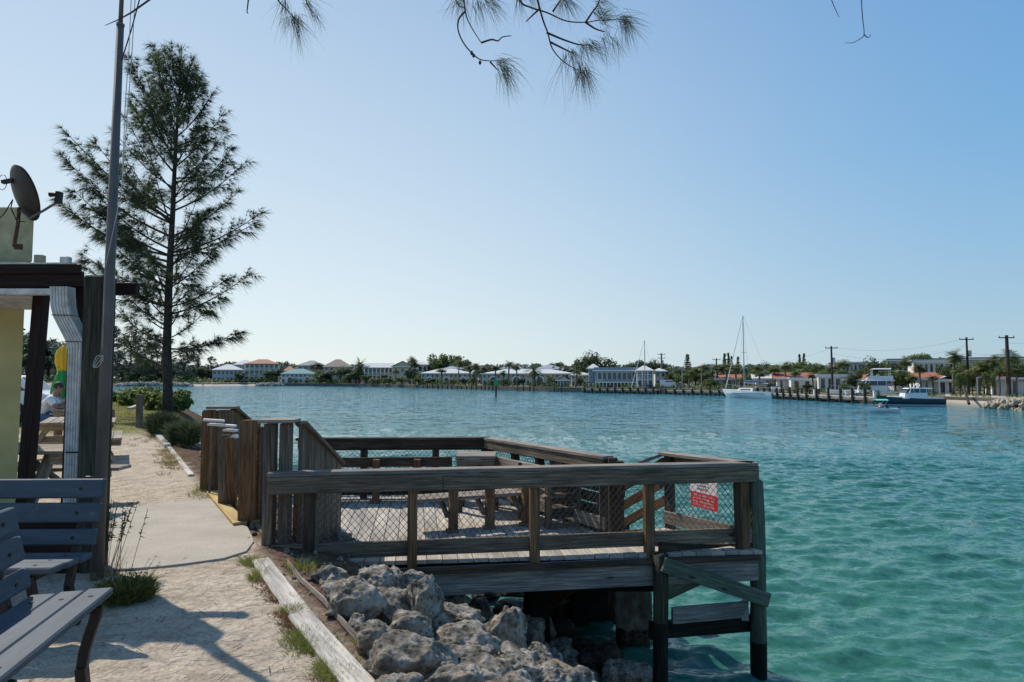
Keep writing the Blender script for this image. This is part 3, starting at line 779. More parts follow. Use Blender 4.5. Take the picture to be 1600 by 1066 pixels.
# deck benches
def deck_bench(label, a, b, faceaway, legs, back_px=None):
    u = (b - a).normalized(); L = (b - a).length; t = thing('deck_bench', label, 'bench', (a.x, a.y, DZ), math.atan2(u.y, u.x), 'timber benches built on the fishing deck')
    def bb(mb, name, mat): return mb.build(name, mat, t, bevel=.004)
    for k in range(2):
        mb = MB(); mb.box(-.05, L + .05, .05 + k * .16, .20 + k * .16, .325, .362); bb(mb, 'seat_board', M['wood_cap'])
    mb = MB(); mb.box(-.05, L + .05, .040, .075, .47, .60); bb(mb, 'backrest_board', M['wood_dark'])
    for s in legs:
        x = s * L
        mb = MB(); mb.box(x - .045, x + .045, -.055, .035, 0.004, .58); bb(mb, 'leg', M['wood_brown'])
        mb = MB(); mb.beam((x - .07, -.01, .18), (x - .07, .30, .32), .035, .07); bb(mb, 'seat_bracket', M['wood_grey'])
        mb = MB(); mb.box(x - .07, x + .05, -.07, .05, 0.0, .03); bb(mb, 'leg_foot', M['wood_grey'])
    return t
ba = G(650, 836, DZ); bb_ = G(852, 818, DZ)
deck_bench('middle deck bench with three brown legs, seen from behind through the front mesh', ba, bb_, 1, (.27, .55, .84))
bc = G(505, 787, DZ); bdd = G(700, 785, DZ)
deck_bench('long dark deck bench running along the back railing', bc, bdd, 1, (.09, .42, .75))
# corner table and the side bench parallel to the right rail
t = thing('corner_table', 'broad flat topped timber corner table at the back of the deck', 'table', tuple(G(745, 785, DZ)))
ta = P(712, 714, 8.1); zt_ = ta.z
mb = MB(); 
for k in range(4): mb.beam(ta + V(0, .13 * k, 0), ta + V(.50, .13 * k, 0), .125, .035)
pb(mb, 'tabletop', M['wood_cap'], t, bevel=.003)
mb = MB(); mb.beam(ta + V(.02, -.04, -.09), ta + V(.49, -.04, -.09), .035, .13); pb(mb, 'apron', M['wood_grey'], t, bevel=.003)
for dx, dy in ((.05, 0), (.45, 0), (.05, .38), (.45, .38)):
    mb = MB(); mb.beam(V(ta.x + dx, ta.y + dy, DZ), V(ta.x + dx, ta.y + dy, zt_ - .02), .07, .07); pb(mb, 'leg', M['wood_dark'], t, bevel=.003)
e0 = P(768, 720, 8.35); e1 = e0 - s2 * 1.35
t = thing('deck_bench', 'deck bench with sunlit pale backrest parallel to the right railing', 'bench', (e0.x, e0.y, DZ), 0, 'timber benches built on the fishing deck')
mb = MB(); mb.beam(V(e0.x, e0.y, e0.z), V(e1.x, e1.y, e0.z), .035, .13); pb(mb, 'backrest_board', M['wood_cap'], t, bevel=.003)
for k in range(2):
    o = so2 * (-.10 - .16 * k) ; mb = MB(); mb.beam(V(e0.x, e0.y, DZ + .35) - so2 * -.2 + o, V(e1.x, e1.y, DZ + .35) - so2 * -.2 + o, .15, .036); pb(mb, 'seat_board', M['wood_grey'], t, bevel=.003)
for s in (.1, .7, 1.25):
    q = e0 - s2 * s; mb = MB(); mb.beam(V(q.x, q.y, DZ), V(q.x, q.y, e0.z + .06), .08, .08); pb(mb, 'leg', M['wood_brown'], t, bevel=.003)

# warning sign hanging on the mesh
sg = thing('warning_sign', 'white notice above a red panel of white lettering, fixed to the mesh railing', 'sign', tuple(P(1104, 770, 6.75)))
c0 = P(1083, 770, 6.86); c1 = P(1124, 778, 6.50)
u = V(c1.x - c0.x, c1.y - c0.y, 0); W = u.length; u.normalize(); nrm = Vector((u.y, -u.x, 0))   # faces the camera side
def panel(x0, x1, z0, z1, off, mat, name, parent):
    mb = MB(); o = c0 + nrm * off
    a = V(o.x, o.y, 0) + u * (x0 * W); b = V(o.x, o.y, 0) + u * (x1 * W)
    mb.beam(a + V(0, 0, (z0 + z1) / 2), b + V(0, 0, (z0 + z1) / 2), .004, z1 - z0); return pb(mb, name, mat, parent)
M['sign_white'] = plain('sign_white', (.62, .58, .60), .6, 0, .08, 20); M['sign_red'] = plain('sign_red', (.55, .02, .03), .5, 0, .1, 20); M['ink'] = plain('sign_ink', (.22, .12, .18), .6)
zc = P(1104, 770, 6.7).z
pw = panel(-.02, 1.0, zc - .0, zc + .21, .03, M['sign_white'], 'white_panel', sg)
prd = panel(0, 1.02, zc - .155, zc - .004, .03, M['sign_red'], 'red_panel', sg)
def scribble(rows, z1, z0, mat, name, x0, x1, parent):
    mb = MB(); rr = random.Random(5); n = rows; h = (z1 - z0) / n
    o = c0 + nrm * .0335
    for i in range(n):
        x = x0 + rr.uniform(0, .08); zc_ = z1 - h * (i + .5)
        while x < x1 - .05:
            # letter-like strokes: stem and bar
            wl = .030
            a = V(o.x, o.y, 0) + u * (x * W)
            mb.beam(a + V(0, 0, zc_ - h * .28), a + V(0, 0, zc_ + h * .28), .0012, .004, up=u)
            zb = zc_ + rr.choice((-.26, 0, .26)) * h
            mb.beam(a + V(0, 0, zb), a + u * (wl * W * .7) + V(0, 0, zb), .0012, .004)
            x += wl * (1.15 if rr.random() > .2 else 2.2)
    pb(mb, name, mat, parent)
scribble(4, zc - .015, zc - .145, M['sign_white'], 'lettering', .1, .95, sg)
scribble(5, zc + .19, zc + .02, M['ink'], 'lettering', .25, .75, sg)

# white plastic rod-holder slats at the entrance
rk = thing('rod_rack', 'small rack of white plastic slats between the tall entrance boards', 'rack', tuple(Ap + V(.25, -.3, 0)))
for i, (x0, x1, y, yb) in enumerate(((318, 350, 656, 658), (326, 368, 663, 666), (352, 369, 672, 673))):
    mb = MB(); mb.beam(P(x0, y, Ap.y - .35 + .05 * i), P(x1, yb, Ap.y - .30), .09, .028); pb(mb, 'slat', M['plastic_white'], rk, bevel=.003)
for x, d in ((330, -.26), (362, -.2)):
    q = P(x, 668, Ap.y + d); mb = MB(); mb.tube([V(q.x, q.y, 0.0), q], .016, 8); pb(mb, 'upright', M['wood_grey'], rk)
mb = MB(); q = P(364, 683, Ap.y - .4); mb.tube([q, q + V(.0, .1, 0)], .03, 12); pb(mb, 'holder_tube', M['plastic_white'], rk)
# ------------------------------------------------------------------ flagpole, piles, pergola, building
rp = G(151, 905, 0); DP = rp.y
pole = thing('flagpole', 'tall tapered grey metal flagpole beside the dark timber pile', 'flagpole', tuple(rp))
lt = P(188, 41, DP); up = P(193, -60, DP)
mb = MB(); mb.tube([rp + V(0, 0, -.1), rp.lerp(lt, .5), lt], [.045, .037, .026], 20); pb(mb, 'lower_tube', M['pole_metal'], pole, smooth=True)
mb = MB(); mb.tube([lt, lt + V(.002, 0, .02)], [.029, .029], 16); pb(mb, 'collar', M['pole_metal'], pole)
mb = MB(); mb.tube([lt, lt + (up - lt) * 4], [.016, .012], 12); pb(mb, 'upper_tube', M['pole_metal'], pole, smooth=True)
for i, (xt, xb, yb) in enumerate(((205, 196, 160), (211, 198, 190), (218, 190, 95))):
    pts = [P(xt + (xt - xb) * .5, -60, DP - .06), P(xt, 0, DP - .06), P((xt + xb) / 2 + 1, yb * .5, DP - .06), P(xb, yb, DP - .05)]
    if i < 2: pts += [P(190, 300, DP - .05), P(164, 420, DP - .055), P(160, 545, DP - .06)]
    mb = MB(); mb.tube(pts, .0032 if i < 2 else .005, 5); pb(mb, 'halyard', M['rope'] if i < 2 else M['black_iron'], pole)
mb = MB(); c = P(155, 565, DP - .11)
pts = [c + V(.035 * math.cos(t), -.01 + .004 * math.sin(3 * t), .045 * math.sin(t * 1.13)) for t in np.linspace(0, 16, 60)]
mb.tube(pts, .003, 4); pb(mb, 'rope_coil', M['rope'], pole)

bp_ = P(151, 700, DP + .24)
tp = thing('timber_pile', 'thick dark square cut timber pile standing behind the flagpole', 'post', (bp_.x, bp_.y, 0))
mb = MB(); top = P(157, 432, DP + .24); mb.beam(V(P(143, 880, DP + .24).x, bp_.y, -.1), top, .17, .17, up=(0, 1, 0)); pb(mb, 'post', M['pile'], tp, bevel=.015)

# twig caught on the halyard
tw = thing('dead_twig', 'thin bare twig crossing the flagpole near its top', 'twig', tuple(P(190, 25, DP - .2)))
mb = MB(); mb.tube([P(164, 40, DP - .25), P(185, 31, DP - .22), P(205, 20, DP - .2), P(236, -2, DP - .2), P(262, -30, DP - .2)], [.002, .004, .006, .007, .008], 6); pb(mb, 'stem', M['bark'], tw)

# timber pergola in front of the snack bar
D5 = 5.15
pg = thing('pergola', 'dark brown painted timber pergola frame at the corner of the yellow building', 'pergola', (P(60, 700, 5.6).x, 5.6, 0))
xl = -9.5
z1_ = P(126, 414, D5).z; z0_ = P(126, 446, D5).z; xr = P(126, 430, D5).x
mb = MB(); mb.box(xl, xr, D5, D5 + .05, z0_ - .01, z1_ - .05); pb(mb, 'fascia_board', M['fascia_brown'], pg, bevel=.004)
mb = MB(); mb.box(xl, xr + .012, D5 - .03, D5 - .003, z1_ - .075, z1_ + .0); pb(mb, 'drip_board', M['fascia_brown'], pg, bevel=.004)
mb = MB(); mb.prism([(xl, D5 - .02), (xr - .02, D5 - .02), (xr - .7, D5 + .6), (xl, D5 + .6)], z1_ + .003, z1_ + .016); pb(mb, 'roof_sheet', M['dirty_white'], pg)
mb = MB(); a = P(126, 451, D5 + .3); b = P(215, 452, D5 + .3); mb.beam(V(a.x - .6, a.y, a.z), b, .06, .105); pb(mb, 'cross_beam', M['fascia_brown'], pg, bevel=.004)
mb = MB(); mb.beam(V(P(36, 745, D5 + .25).x, D5 + .25, 0), P(66, 450, D5 + .25), .09, .09, up=(0, 1, 0)); pb(mb, 'post', M['fascia_brown'], pg, bevel=.004)
mb = MB(); mb.beam(V(P(113, 745, D5 + .14).x, D5 + .14, 0), P(126, 447, D5 + .14), .115, .10, up=(0, 1, 0)); pb(mb, 'post', M['fascia_brown'], pg, bevel=.004)
mb = MB()
for k in range(2): mb.box(xl, xr - .75 - k * .25, D5 + .35 + k * .2, D5 + .41 + k * .2, z0_ + .02, z1_ - .01)
pb(mb, 'rafters', M['fascia_brown'], pg)
mb = MB(); mb.box(xl, P(128, 800, D5 - .12).x, D5 - .14, D5 - .10, 0, .50); pb(mb, 'dark_backing_board', M['fascia_brown'], pg, bevel=.004)  # added dark board standing in for shadow and clutter behind the bench
# downspout with gutter
gz1 = P(60, 449, D5).z; gz0 = P(60, 461, D5).z
ds = thing('downspout', 'ribbed white vinyl downspout with a double bend under the brown fascia', 'downspout', (P(118, 700, D5).x, D5 - .05, 0))
mb = MB(); mb.box(xl, P(90, 450, D5).x, D5 - .02, D5 + .05, gz0, gz1 - .012); pb(mb, 'gutter', M['dirty_white'], ds, bevel=.004)
def profile_sweep(path, w, dpt, ribs):
    prof = []
    for i in range(ribs):
        x0 = -w / 2 + w * i / ribs; q = w / ribs
        prof += [(x0, -dpt / 2), (x0 + q * .62, -dpt / 2), (x0 + q * .70, -dpt / 2 + .006), (x0 + q * .92, -dpt / 2 + .006)]
    prof += [(w / 2, -dpt / 2), (w / 2, dpt / 2), (-w / 2, dpt / 2)]
    mb = MB(); n = len(prof)
    for i, p in enumerate(path):
        for a, b in prof: mb.v.append((p[0] + a, p[1] + b, p[2]))
    for i in range(len(path) - 1):
        for k in range(n):
            k2 = (k + 1) % n; mb.f.append((i * n + k, i * n + k2, (i + 1) * n + k2, (i + 1) * n + k)); mb.uv.append([(0, 0)] * 4); mb.m.append(0)
    return mb
dd = D5 - .07
path = [P(98, 449, dd), P(99, 478, dd), P(103, 495, dd), P(124, 536, dd), P(125, 545, dd)]
mb = profile_sweep([tuple(p) for p in path], .145, .09, 6); pb(mb, 'elbow', M['dirty_white'], ds)
for y in (493, 534):
    q = P(102 if y < 500 else 124, y, dd); mb = MB(); mb.beam(q + V(-.077, 0, 0), q + V(.077, 0, -.004), .096, .006); pb(mb, 'joint_band', M['rust'], ds)
path = [P(124, 541, dd), V(P(119, 745, dd).x, dd, 0.02)]
mb = profile_sweep([tuple(p) for p in path], .128, .08, 6); pb(mb, 'lower_pipe', M['dirty_white'], ds)
q = P(122, 706, dd); mb = MB(); mb.beam(q + V(-.07, 0, 0), q + V(.07, 0, 0), .092, .012); pb(mb, 'strap', M['black_iron'], ds)

# building
BD = 5.9
bxr = P(33, 600, BD).x; bt = P(30, 484, BD).z
bld = thing('snack_bar_building', 'pale yellow stucco building at the left with a white soffit and flat parapet', 'building', (bxr - 2, BD, 0))
def blk(x1, y0, z0, z1, dep=3.2): 
    m_b = MB(); m_b.prism([(xl - 3, y0), (x1, y0), (x1 - dep * .84, y0 + dep), (xl - 3, y0 + dep)], z0, z1); return m_b
pb(blk(bxr, BD, -.1, bt), 'wall', M['wall_yellow'], bld)
stop = P(56, 463, BD - .35).z; sx = P(56, 463, BD - .35).x
for i in range(24):
    x1 = sx - .02 - i * .17; x0 = x1 - .165
    mb = MB(); a = .0 if i else .16
    mb.hexa([(x0, BD - .34, stop - .01), (x1, BD - .34, stop - .01), (x1 - a, BD - .01, bt - .002), (x0, BD - .01, bt - .002), (x0, BD - .34, stop), (x1, BD - .34, stop), (x1 - a, BD - .01, bt + .01), (x0, BD - .01, bt + .01)])
    pb(mb, 'soffit_panel', M['dirty_white'], bld)
mb = MB(); mb.box(xl, sx + .01, BD - .36, BD - .343, stop - .015, stop + .02); pb(mb, 'soffit_trim', M['white_paint'], bld)
mb = blk(bxr - .003, BD + .003, bt + .003, P(30, 408, BD).z, 3.0); pb(mb, 'upper_wall', M['wall_olive'], bld)
px_r = P(46, 360, BD).x; mb = MB(); mb.prism([(px_r - 2.2, BD + .05), (px_r, BD + .05), (px_r - .5, BD + .6), (px_r - 2.2, BD + .6)], P(30, 408, BD).z, P(46, 321, BD).z); pb(mb, 'parapet', M['wall_olive'], bld, bevel=.01)
mb = MB(); mb.box(px_r + .003, P(58, 400, BD).x, BD + .06, BD + .12, P(30, 408, BD).z, P(46, 396, BD).z); pb(mb, 'ledge', M['wall_olive'], bld, bevel=.005)
q = P(99, 406, D5 + .1); vp = tag(MB().box(q.x - .035, q.x + .035, q.y, q.y + .06, z1_, q.z + .03).build('roof_vent', M['dirty_white'], bevel=.006), 'small white stub standing on the brown fascia top', 'vent')

# satellite dish
dd_ = 5.75; dc = P(37, 302, dd_)
sat = thing('satellite_dish', 'dark round satellite dish on a rusty mast above the yellow parapet', 'satellite dish', tuple(P(24, 380, dd_)))
nrm = Vector((.52, .78, .36)).normalized()
rot = nrm.to_track_quat('Z', 'Y').to_matrix()
mb = MB(); R_ = .235; nseg = 32; rings = 8
for side in (0, 1):
    b0 = len(mb.v)
    for j in range(rings + 1):
        r = R_ * j / rings
        for k in range(nseg):
            t = 2 * PI * k / nseg; p = Vector((r * math.cos(t), r * 1.08 * math.sin(t), .045 * (j / rings) ** 2 - .03 - side * .008)); mb.v.append(tuple(dc + rot @ p))
    for j in range(rings):
        for k in range(nseg):
            k2 = (k + 1) % nseg; f = (b0 + j * nseg + k, b0 + (j + 1) * nseg + k, b0 + (j + 1) * nseg + k2, b0 + j * nseg + k2)
            mb.f.append(f if side == 0 else f[::-1]); mb.uv.append([(0, 0)] * 4); mb.m.append(0)
e0_ = rings * nseg; e1_ = (rings + 1) * nseg + rings * nseg
for k in range(nseg):
    k2 = (k + 1) % nseg; mb.f.append((e0_ + k, e1_ + k, e1_ + k2, e0_ + k2)); mb.uv.append([(0, 0)] * 4); mb.m.append(0)
pb(mb, 'reflector', M['dish'], sat, smooth=True)
mb = MB(); mb.tube([P(22, 386, dd_), P(28, 350, dd_), P(30, 325, dd_ + .03)], .015, 10); pb(mb, 'mast', M['rust'], sat)
mb = MB(); q = P(22, 384, dd_ + .02); mb.beam(q + V(-.035, .05, 0), q + V(.035, .05, .0), .02, .05); pb(mb, 'foot_plate', M['rust'], sat)
mb = MB(); mb.tube([P(33, 330, dd_), P(47, 341, dd_ - .01), P(70, 328, dd_ - .02), P(91, 315, dd_), P(92, 304, dd_)], .011, 8); pb(mb, 'feed_arm', M['pole_metal'], sat)
mb = MB(); mb.beam(P(91, 318, dd_), P(93, 300, dd_), .04, .05, up=(0, 1, 0)); mb.tube([P(92, 304, dd_), P(84, 304, dd_), P(78, 304, dd_)], [.018, .02, .024], 12); pb(mb, 'feed_horn', M['dish'], sat)
mb = MB(); mb.tube([P(-6, 345, dd_ - .02), P(6, 335, dd_ - .05), P(20, 312, dd_ - .05), P(17, 325, dd_ - .08), P(26, 345, dd_ - .1), P(40, 347, dd_ - .06)], .005, 6); pb(mb, 'cable', M['black_iron'], sat)
mb = MB(); q = P(4, 285, dd_ - .02); mb.tube([q + V(.04 * math.cos(t), 0, .07 * math.sin(t)) for t in np.linspace(0, 2 * PI, 20)], .003, 5); mb.beam(q, q + V(.1, 0, .02), .04, .03); pb(mb, 'bracket', M['dish'], sat)

# ------------------------------------------------------------------ two slatted benches
def slat_bench(label, origin, rotz, L, hidden=False):
    t = thing('slatted_bench', label, 'bench', tuple(origin), rotz, 'slate blue slatted benches beside the path')
    def b(mb, name, mat='slat', bv=.006, **k): return mb.build(name, M[mat], t, bevel=bv, **k)
    y = 0
    for k in range(3):
        s = b(MB().box(0, L, y - .114, y, .425 - .006 * k, .462 - .006 * k), 'seat_slat', bv=.008); y -= .124
        yc = y + .124 - .054
        for x in (.13, L * .5, L - .13):
            b(MB().tube([(x, yc, .46 - .006 * k), (x, yc, .4645 - .006 * k)], .011, 10), 'bolt', 'black_iron', 0)
    tl = math.radians(13)
    for k in range(3):
        z = .535 + k * .140; yb = -.365 - (z - .45) * math.tan(tl)
        hh = .118 if k else .095
        mb = MB(); mb.beam((0, yb, z), (L, yb, z), .036, hh, up=(0, -math.sin(tl), math.cos(tl))); b(mb, 'back_slat', bv=.008)
        for x in (.13, L * .5, L - .13):
            b(MB().tube([(x, yb + .018, z), (x, yb + .023, z)], .010, 10), 'bolt', 'black_iron', 0)
    for x in (.13, L * .5, L - .13):
        mb = MB()
        pts = [(x, -.05, .0), (x, -.072, .06), (x, -.08, .13), (x, -.07, .21), (x, -.05, .29), (x, -.03, .36), (x, -.02, .405), (x, -.22, .405), (x, -.40, .41), (x, -.44, .55), (x, -.515, .87)]
        for i in range(len(pts) - 1): mb.beam(pts[i], Vector(pts[i + 1]) + (Vector(pts[i + 1]) - Vector(pts[i])).normalized() * .01, .045, .034 + .02 * (i < 2), up=(1, 0, 0))
        pts = [(x, -.44, .0), (x, -.40, .12), (x, -.35, .25), (x, -.38, .36), (x, -.40, .42)]
        for i in range(len(pts) - 1): mb.beam(pts[i], Vector(pts[i + 1]) + (Vector(pts[i + 1]) - Vector(pts[i])).normalized() * .01, .045, .04, up=(1, 0, 0))
        b(mb, 'end_frame', 'black_iron', .004)
    return t
o1 = G(178, 917, .462); q1_ = G(72, 1066, .462); dr_ = (q1_ - o1); dr_.z = 0; dr_.normalize()
slat_bench('nearest slate blue bench facing the water, cut off by the bottom left corner', V(o1.x, o1.y, 0), math.atan2(dr_.y, dr_.x) - math.radians(9), 1.8)
o2 = G(138, 872, .45)
slat_bench('slate blue bench in shade, its tall back right in front of the timber pile', V(-2.51, 3.56, 0), math.radians(180 + 2), 1.8)

# ------------------------------------------------------------------ picnic tables
def picnic(label, loc, rotz, L=1.85, W=1.65):
    t = thing('picnic_table', label, 'picnic table', loc, rotz, 'picnic tables on the sand behind the building')
    def b(mb, name): return mb.build(name, M['wood_picnic'], t, bevel=.006)
    for k in range(5): b(MB().box(-L / 2, L / 2, -.36 + k * .147, -.36 + k * .147 + .138, .71, .75), 'top_board')
    for s in (-1, 1):
        for k in range(2):
            y0 = s * (W / 2) - (0 if s > 0 else 0); y0 = s * (W / 2 - .28 + .145 * k); b(MB().box(-L / 2, L / 2, min(y0, y0 + s * .138), max(y0, y0 + s * .138), .41, .45), 'seat_board')
        x = s * (L / 2 - .28)
        for q in (-1, 1): b(MB().beam((x, q * .68, 0), (x, q * .24, .71), .04, .12, up=(1, 0, 0)), 'leg')
        b(MB().box(x + .042 * s - .02, x + .042 * s + .02, -W / 2 + .02, W / 2 - .02, .30, .41), 'seat_beam')
        b(MB().box(x + .042 * s - .02, x + .042 * s + .02, -.34, .34, .60, .71), 'top_beam')
        b(MB().beam((x - s * .03, 0, .36), (s * .08, 0, .71), .04, .08, up=(0, 1, 0)), 'brace')
    return t
def gz(x, y): return ground_z(x, y)
d1 = 10.6; c1_ = P(112, 700, d1)
picnic('second picnic table, its right seat showing past the flagpole', (-7.98, 11.6, .0), math.radians(121))
c2_ = P(100, 700, 13.6)
picnic('farther picnic table where two people sit under the folded parasol', (-10.15, 14.9, .05), math.radians(121))
c3_ = P(36, 700, 7.4)
picnic('closest picnic table half hidden by the yellow wall', (-5.5, 7.1, -.02), math.radians(3), 1.7)
# folded parasol
pu = P(97, 640, 14.9)
um = thing('folded_parasol', 'closed yellow and green parasol standing in the farther picnic table', 'parasol', (pu.x, 14.9, .05))
mb = MB(); mb.tube([(0, 0, 0), (0, 0, 2.25)], .02, 10); mb.build('pole', M['wood_picnic'], um)
m_, nt_, b_ = newmat('yellow_green_canvas'); tc_ = nt_.nodes.new('ShaderNodeTexCoord'); sx_ = nt_.nodes.new('ShaderNodeSeparateXYZ'); nt_.links.new(tc_.outputs['Object'], sx_.inputs[0])
ns_ = noise_n(nt_, tc_.outputs['Object'], 5, 2); ad = nt_.nodes.new('ShaderNodeMath'); ad.operation = 'MULTIPLY_ADD'; nt_.links.new(ns_.outputs['Fac'], ad.inputs[0]); ad.inputs[1].default_value = .5; nt_.links.new(sx_.outputs['Z'], ad.inputs[2])
r_ = ramp(nt_, [(.0, (.02, .30, .06)), (.5, (.75, .45, .02))]); r_.color_ramp.interpolation = 'CONSTANT'; mr_ = nt_.nodes.new('ShaderNodeMapRange'); mr_.inputs['From Min'].default_value = 1.2; mr_.inputs['From Max'].default_value = 2.5
nt_.links.new(ad.outputs[0], mr_.inputs['Value']); nt_.links.new(mr_.outputs['Result'], r_.inputs['Fac']); nt_.links.new(r_.outputs['Color'], b_.inputs['Base Color'])
mb = MB(); nA = 48; zs = [1.02, 1.12, 1.3, 1.48, 1.56, 1.66, 1.8, 1.95, 2.08, 2.17, 2.2]; rs = [.14, .19, .17, .12, .095, .11, .145, .15, .12, .06, .02]
for z, r in zip(zs, rs):
    for k in range(nA):
        t = 2 * PI * k / nA; rr = r * (1 + .3 * math.cos(t * 8 + z * 2)); mb.v.append((rr * math.cos(t), rr * math.sin(t), z + .06 * math.cos(t * 4) * (z < 1.2)))
for j in range(len(zs) - 1):
    for k in range(nA):
        k2 = (k + 1) % nA; mb.f.append((j * nA + k, j * nA + k2, (j + 1) * nA + k2, (j + 1) * nA + k)); mb.uv.append([(0, 0)] * 4); mb.m.append(0)
mb.build('canopy', m_, um, smooth=True)

# ------------------------------------------------------------------ people
M['skin'] = plain('skin', (.30, .16, .11), .55, 0, .08, 10); M['shirt_white'] = plain('white_cotton', (.70, .70, .72), .85, 0, .05, 12)
M['shirt_grey'] = plain('grey_cotton', (.45, .45, .46), .85, 0, .05, 12)
M['denim'] = plain('blue_denim', (.07, .13, .24), .85, 0, .15, 20); M['hair_white'] = plain('white_hair', (.60, .58, .55), .8, 0, .2, 30); M['hair_dark'] = plain('dark_hair', (.04, .03, .025), .7, 0, .3, 30)
def skin_obj(name, nodes, edges, mat, parent, sub=2, root=0):
    me = bpy.data.meshes.new(name); bm = bmesh.new(); lay = bm.verts.layers.skin.verify(); vs = [bm.verts.new(p) for p, r in nodes]
    for v, (p, r) in zip(vs, nodes):
        rr = r if isinstance(r, tuple) else (r, r); v[lay].radius = rr; v[lay].use_root = False
    vs[root][lay].use_root = True
    for a, b in edges: bm.edges.new((vs[a], vs[b]))
    bm.to_mesh(me); bm.free(); me.materials.append(mat)
    o = bpy.data.objects.new(name, me); C.objects.link(o)
    if parent: o.parent = parent; KIDS.setdefault(parent.name, []).append(o)
    md = o.modifiers.new('skin', 'SKIN'); md.use_smooth_shade = True
    md = o.modifiers.new('sub', 'SUBSURF'); md.levels = sub; md.render_levels = sub
    return o
def sitting_person(label, loc, rotz, shirt, shorts, hair, lean=.38, reach=.42, seat=.45, sc=1.0):
    """local frame: +x is forward"""
    t = thing('person', label, 'person', loc, rotz); t.scale = (sc, sc, sc)
    s = seat
    hip = (0, 0, s + .10); wa = (.03 + lean * .15, 0, s + .24); ch = (.06 + lean * .45, 0, s + .46); nk = (.07 + lean * .62, 0, s + .585)
    hd = (.10 + lean * .72, 0, s + .70)
    nodes = [(hip, (.15, .12)), (wa, (.135, .11)), (ch, (.15, .12)), (nk, (.055, .055)), (hd, (.085, .09)), ((hd[0] + .0, 0, hd[2] + .10), (.07, .07))]
    edges = [(0, 1), (1, 2), (2, 3), (3, 4), (4, 5)]
    for sg in (-1, 1):
        b = len(nodes)
        sh = (ch[0], .19 * sg, ch[2] + .03); el = (ch[0] + .18, .24 * sg, ch[2] - .17); wr = (ch[0] + reach, .12 * sg, s + .33); hn = (wr[0] + .09, wr[1] - .01 * sg, wr[2] + .01)
        nodes += [(sh, .058), (el, .042), (wr, .027), (hn, (.03, .018))]
        edges += [(2, b), (b, b + 1), (b + 1, b + 2), (b + 2, b + 3)]
        for f_ in range(4):
            nodes += [((hn[0] + .045 - .004 * f_, hn[1] + (f_ - 1.5) * .019, hn[2]), .0085), ((hn[0] + .078 - .006 * f_, hn[1] + (f_ - 1.5) * .021, hn[2] - .02), .008)]
            edges += [(b + 3, len(nodes) - 2), (len(nodes) - 2, len(nodes) - 1)]
        nodes += [((hn[0] + .01, hn[1] - .045 * sg, hn[2] + .005), .009)]; edges += [(b + 3, len(nodes) - 1)]
        b = len(nodes)
        nodes += [((.05, .10 * sg, s + .09), .085), ((.42, .13 * sg, s + .07), .062), ((.40, .13 * sg, s - .20), .048), ((.38, .13 * sg, .07), .032), ((.50, .14 * sg, .035), .03)]
        edges += [(0, b), (b, b + 1), (b + 1, b + 2), (b + 2, b + 3), (b + 3, b + 4)]
    skin_obj('body', nodes, edges, M['skin'], t)
    mb = MB(); hx, hz = hd[0], hd[2] + .05
    mb.ell((hx + .098, 0, hz - .005), .02, .014, .022, 8, 6); 
    for sg in (-1, 1): mb.ell((hx, .088 * sg, hz), .018, .010, .03, 8, 6)
    mb.build('face', M['skin'], t, smooth=True)
    mb = MB()
    for sg in (-1, 1): mb.ell((hx + .083, .032 * sg, hz + .022), .009, .012, .008, 8, 5)
    mb.box(hx + .078, hx + .09, -.024, .024, hz - .052, hz - .046)
    mb.build('eyes_and_mouth', M['hair_dark'], t)
    mb = MB(); mb.ell((hx - .022, 0, hz + .035), .098, .092, .095, 18, 12); mb.build('hair', hair, t, smooth=True)
    nodes = [(hip, (.165, .135)), (wa, (.155, .13)), (ch, (.17, .14)), ((nk[0] - .005, 0, nk[2] - .03), (.085, .08))]; edges = [(0, 1), (1, 2), (2, 3)]
    for sg in (-1, 1):
        b = len(nodes); nodes += [((ch[0], .19 * sg, ch[2] + .03), .075), ((ch[0] + .12, .225 * sg, ch[2] - .10), .066)]; edges += [(2, b), (b, b + 1)]
    skin_obj('shirt', nodes, edges, shirt, t)
    nodes = [((-.01, 0, s + .11), (.17, .13))]; edges = []
    for sg in (-1, 1):
        b = len(nodes); nodes += [((.05, .10 * sg, s + .09), .10), ((.38, .13 * sg, s + .07), .085)]; edges += [(0, b), (b, b + 1)]
    skin_obj('shorts', nodes, edges, shorts, t)
    return t
pp = P(60, 660, 14.2)
sitting_person('person with dark hair in a white shirt and blue shorts leaning on the picnic table', (pp.x - .05, 14.2, .08), math.radians(25), M['shirt_white'], M['denim'], M['hair_dark'], .42)
sitting_person('white haired person in a grey shirt sitting beyond the one in blue shorts', (pp.x - .35, 14.95, .10), math.radians(25), M['shirt_grey'], M['denim'], M['hair_white'], .36)

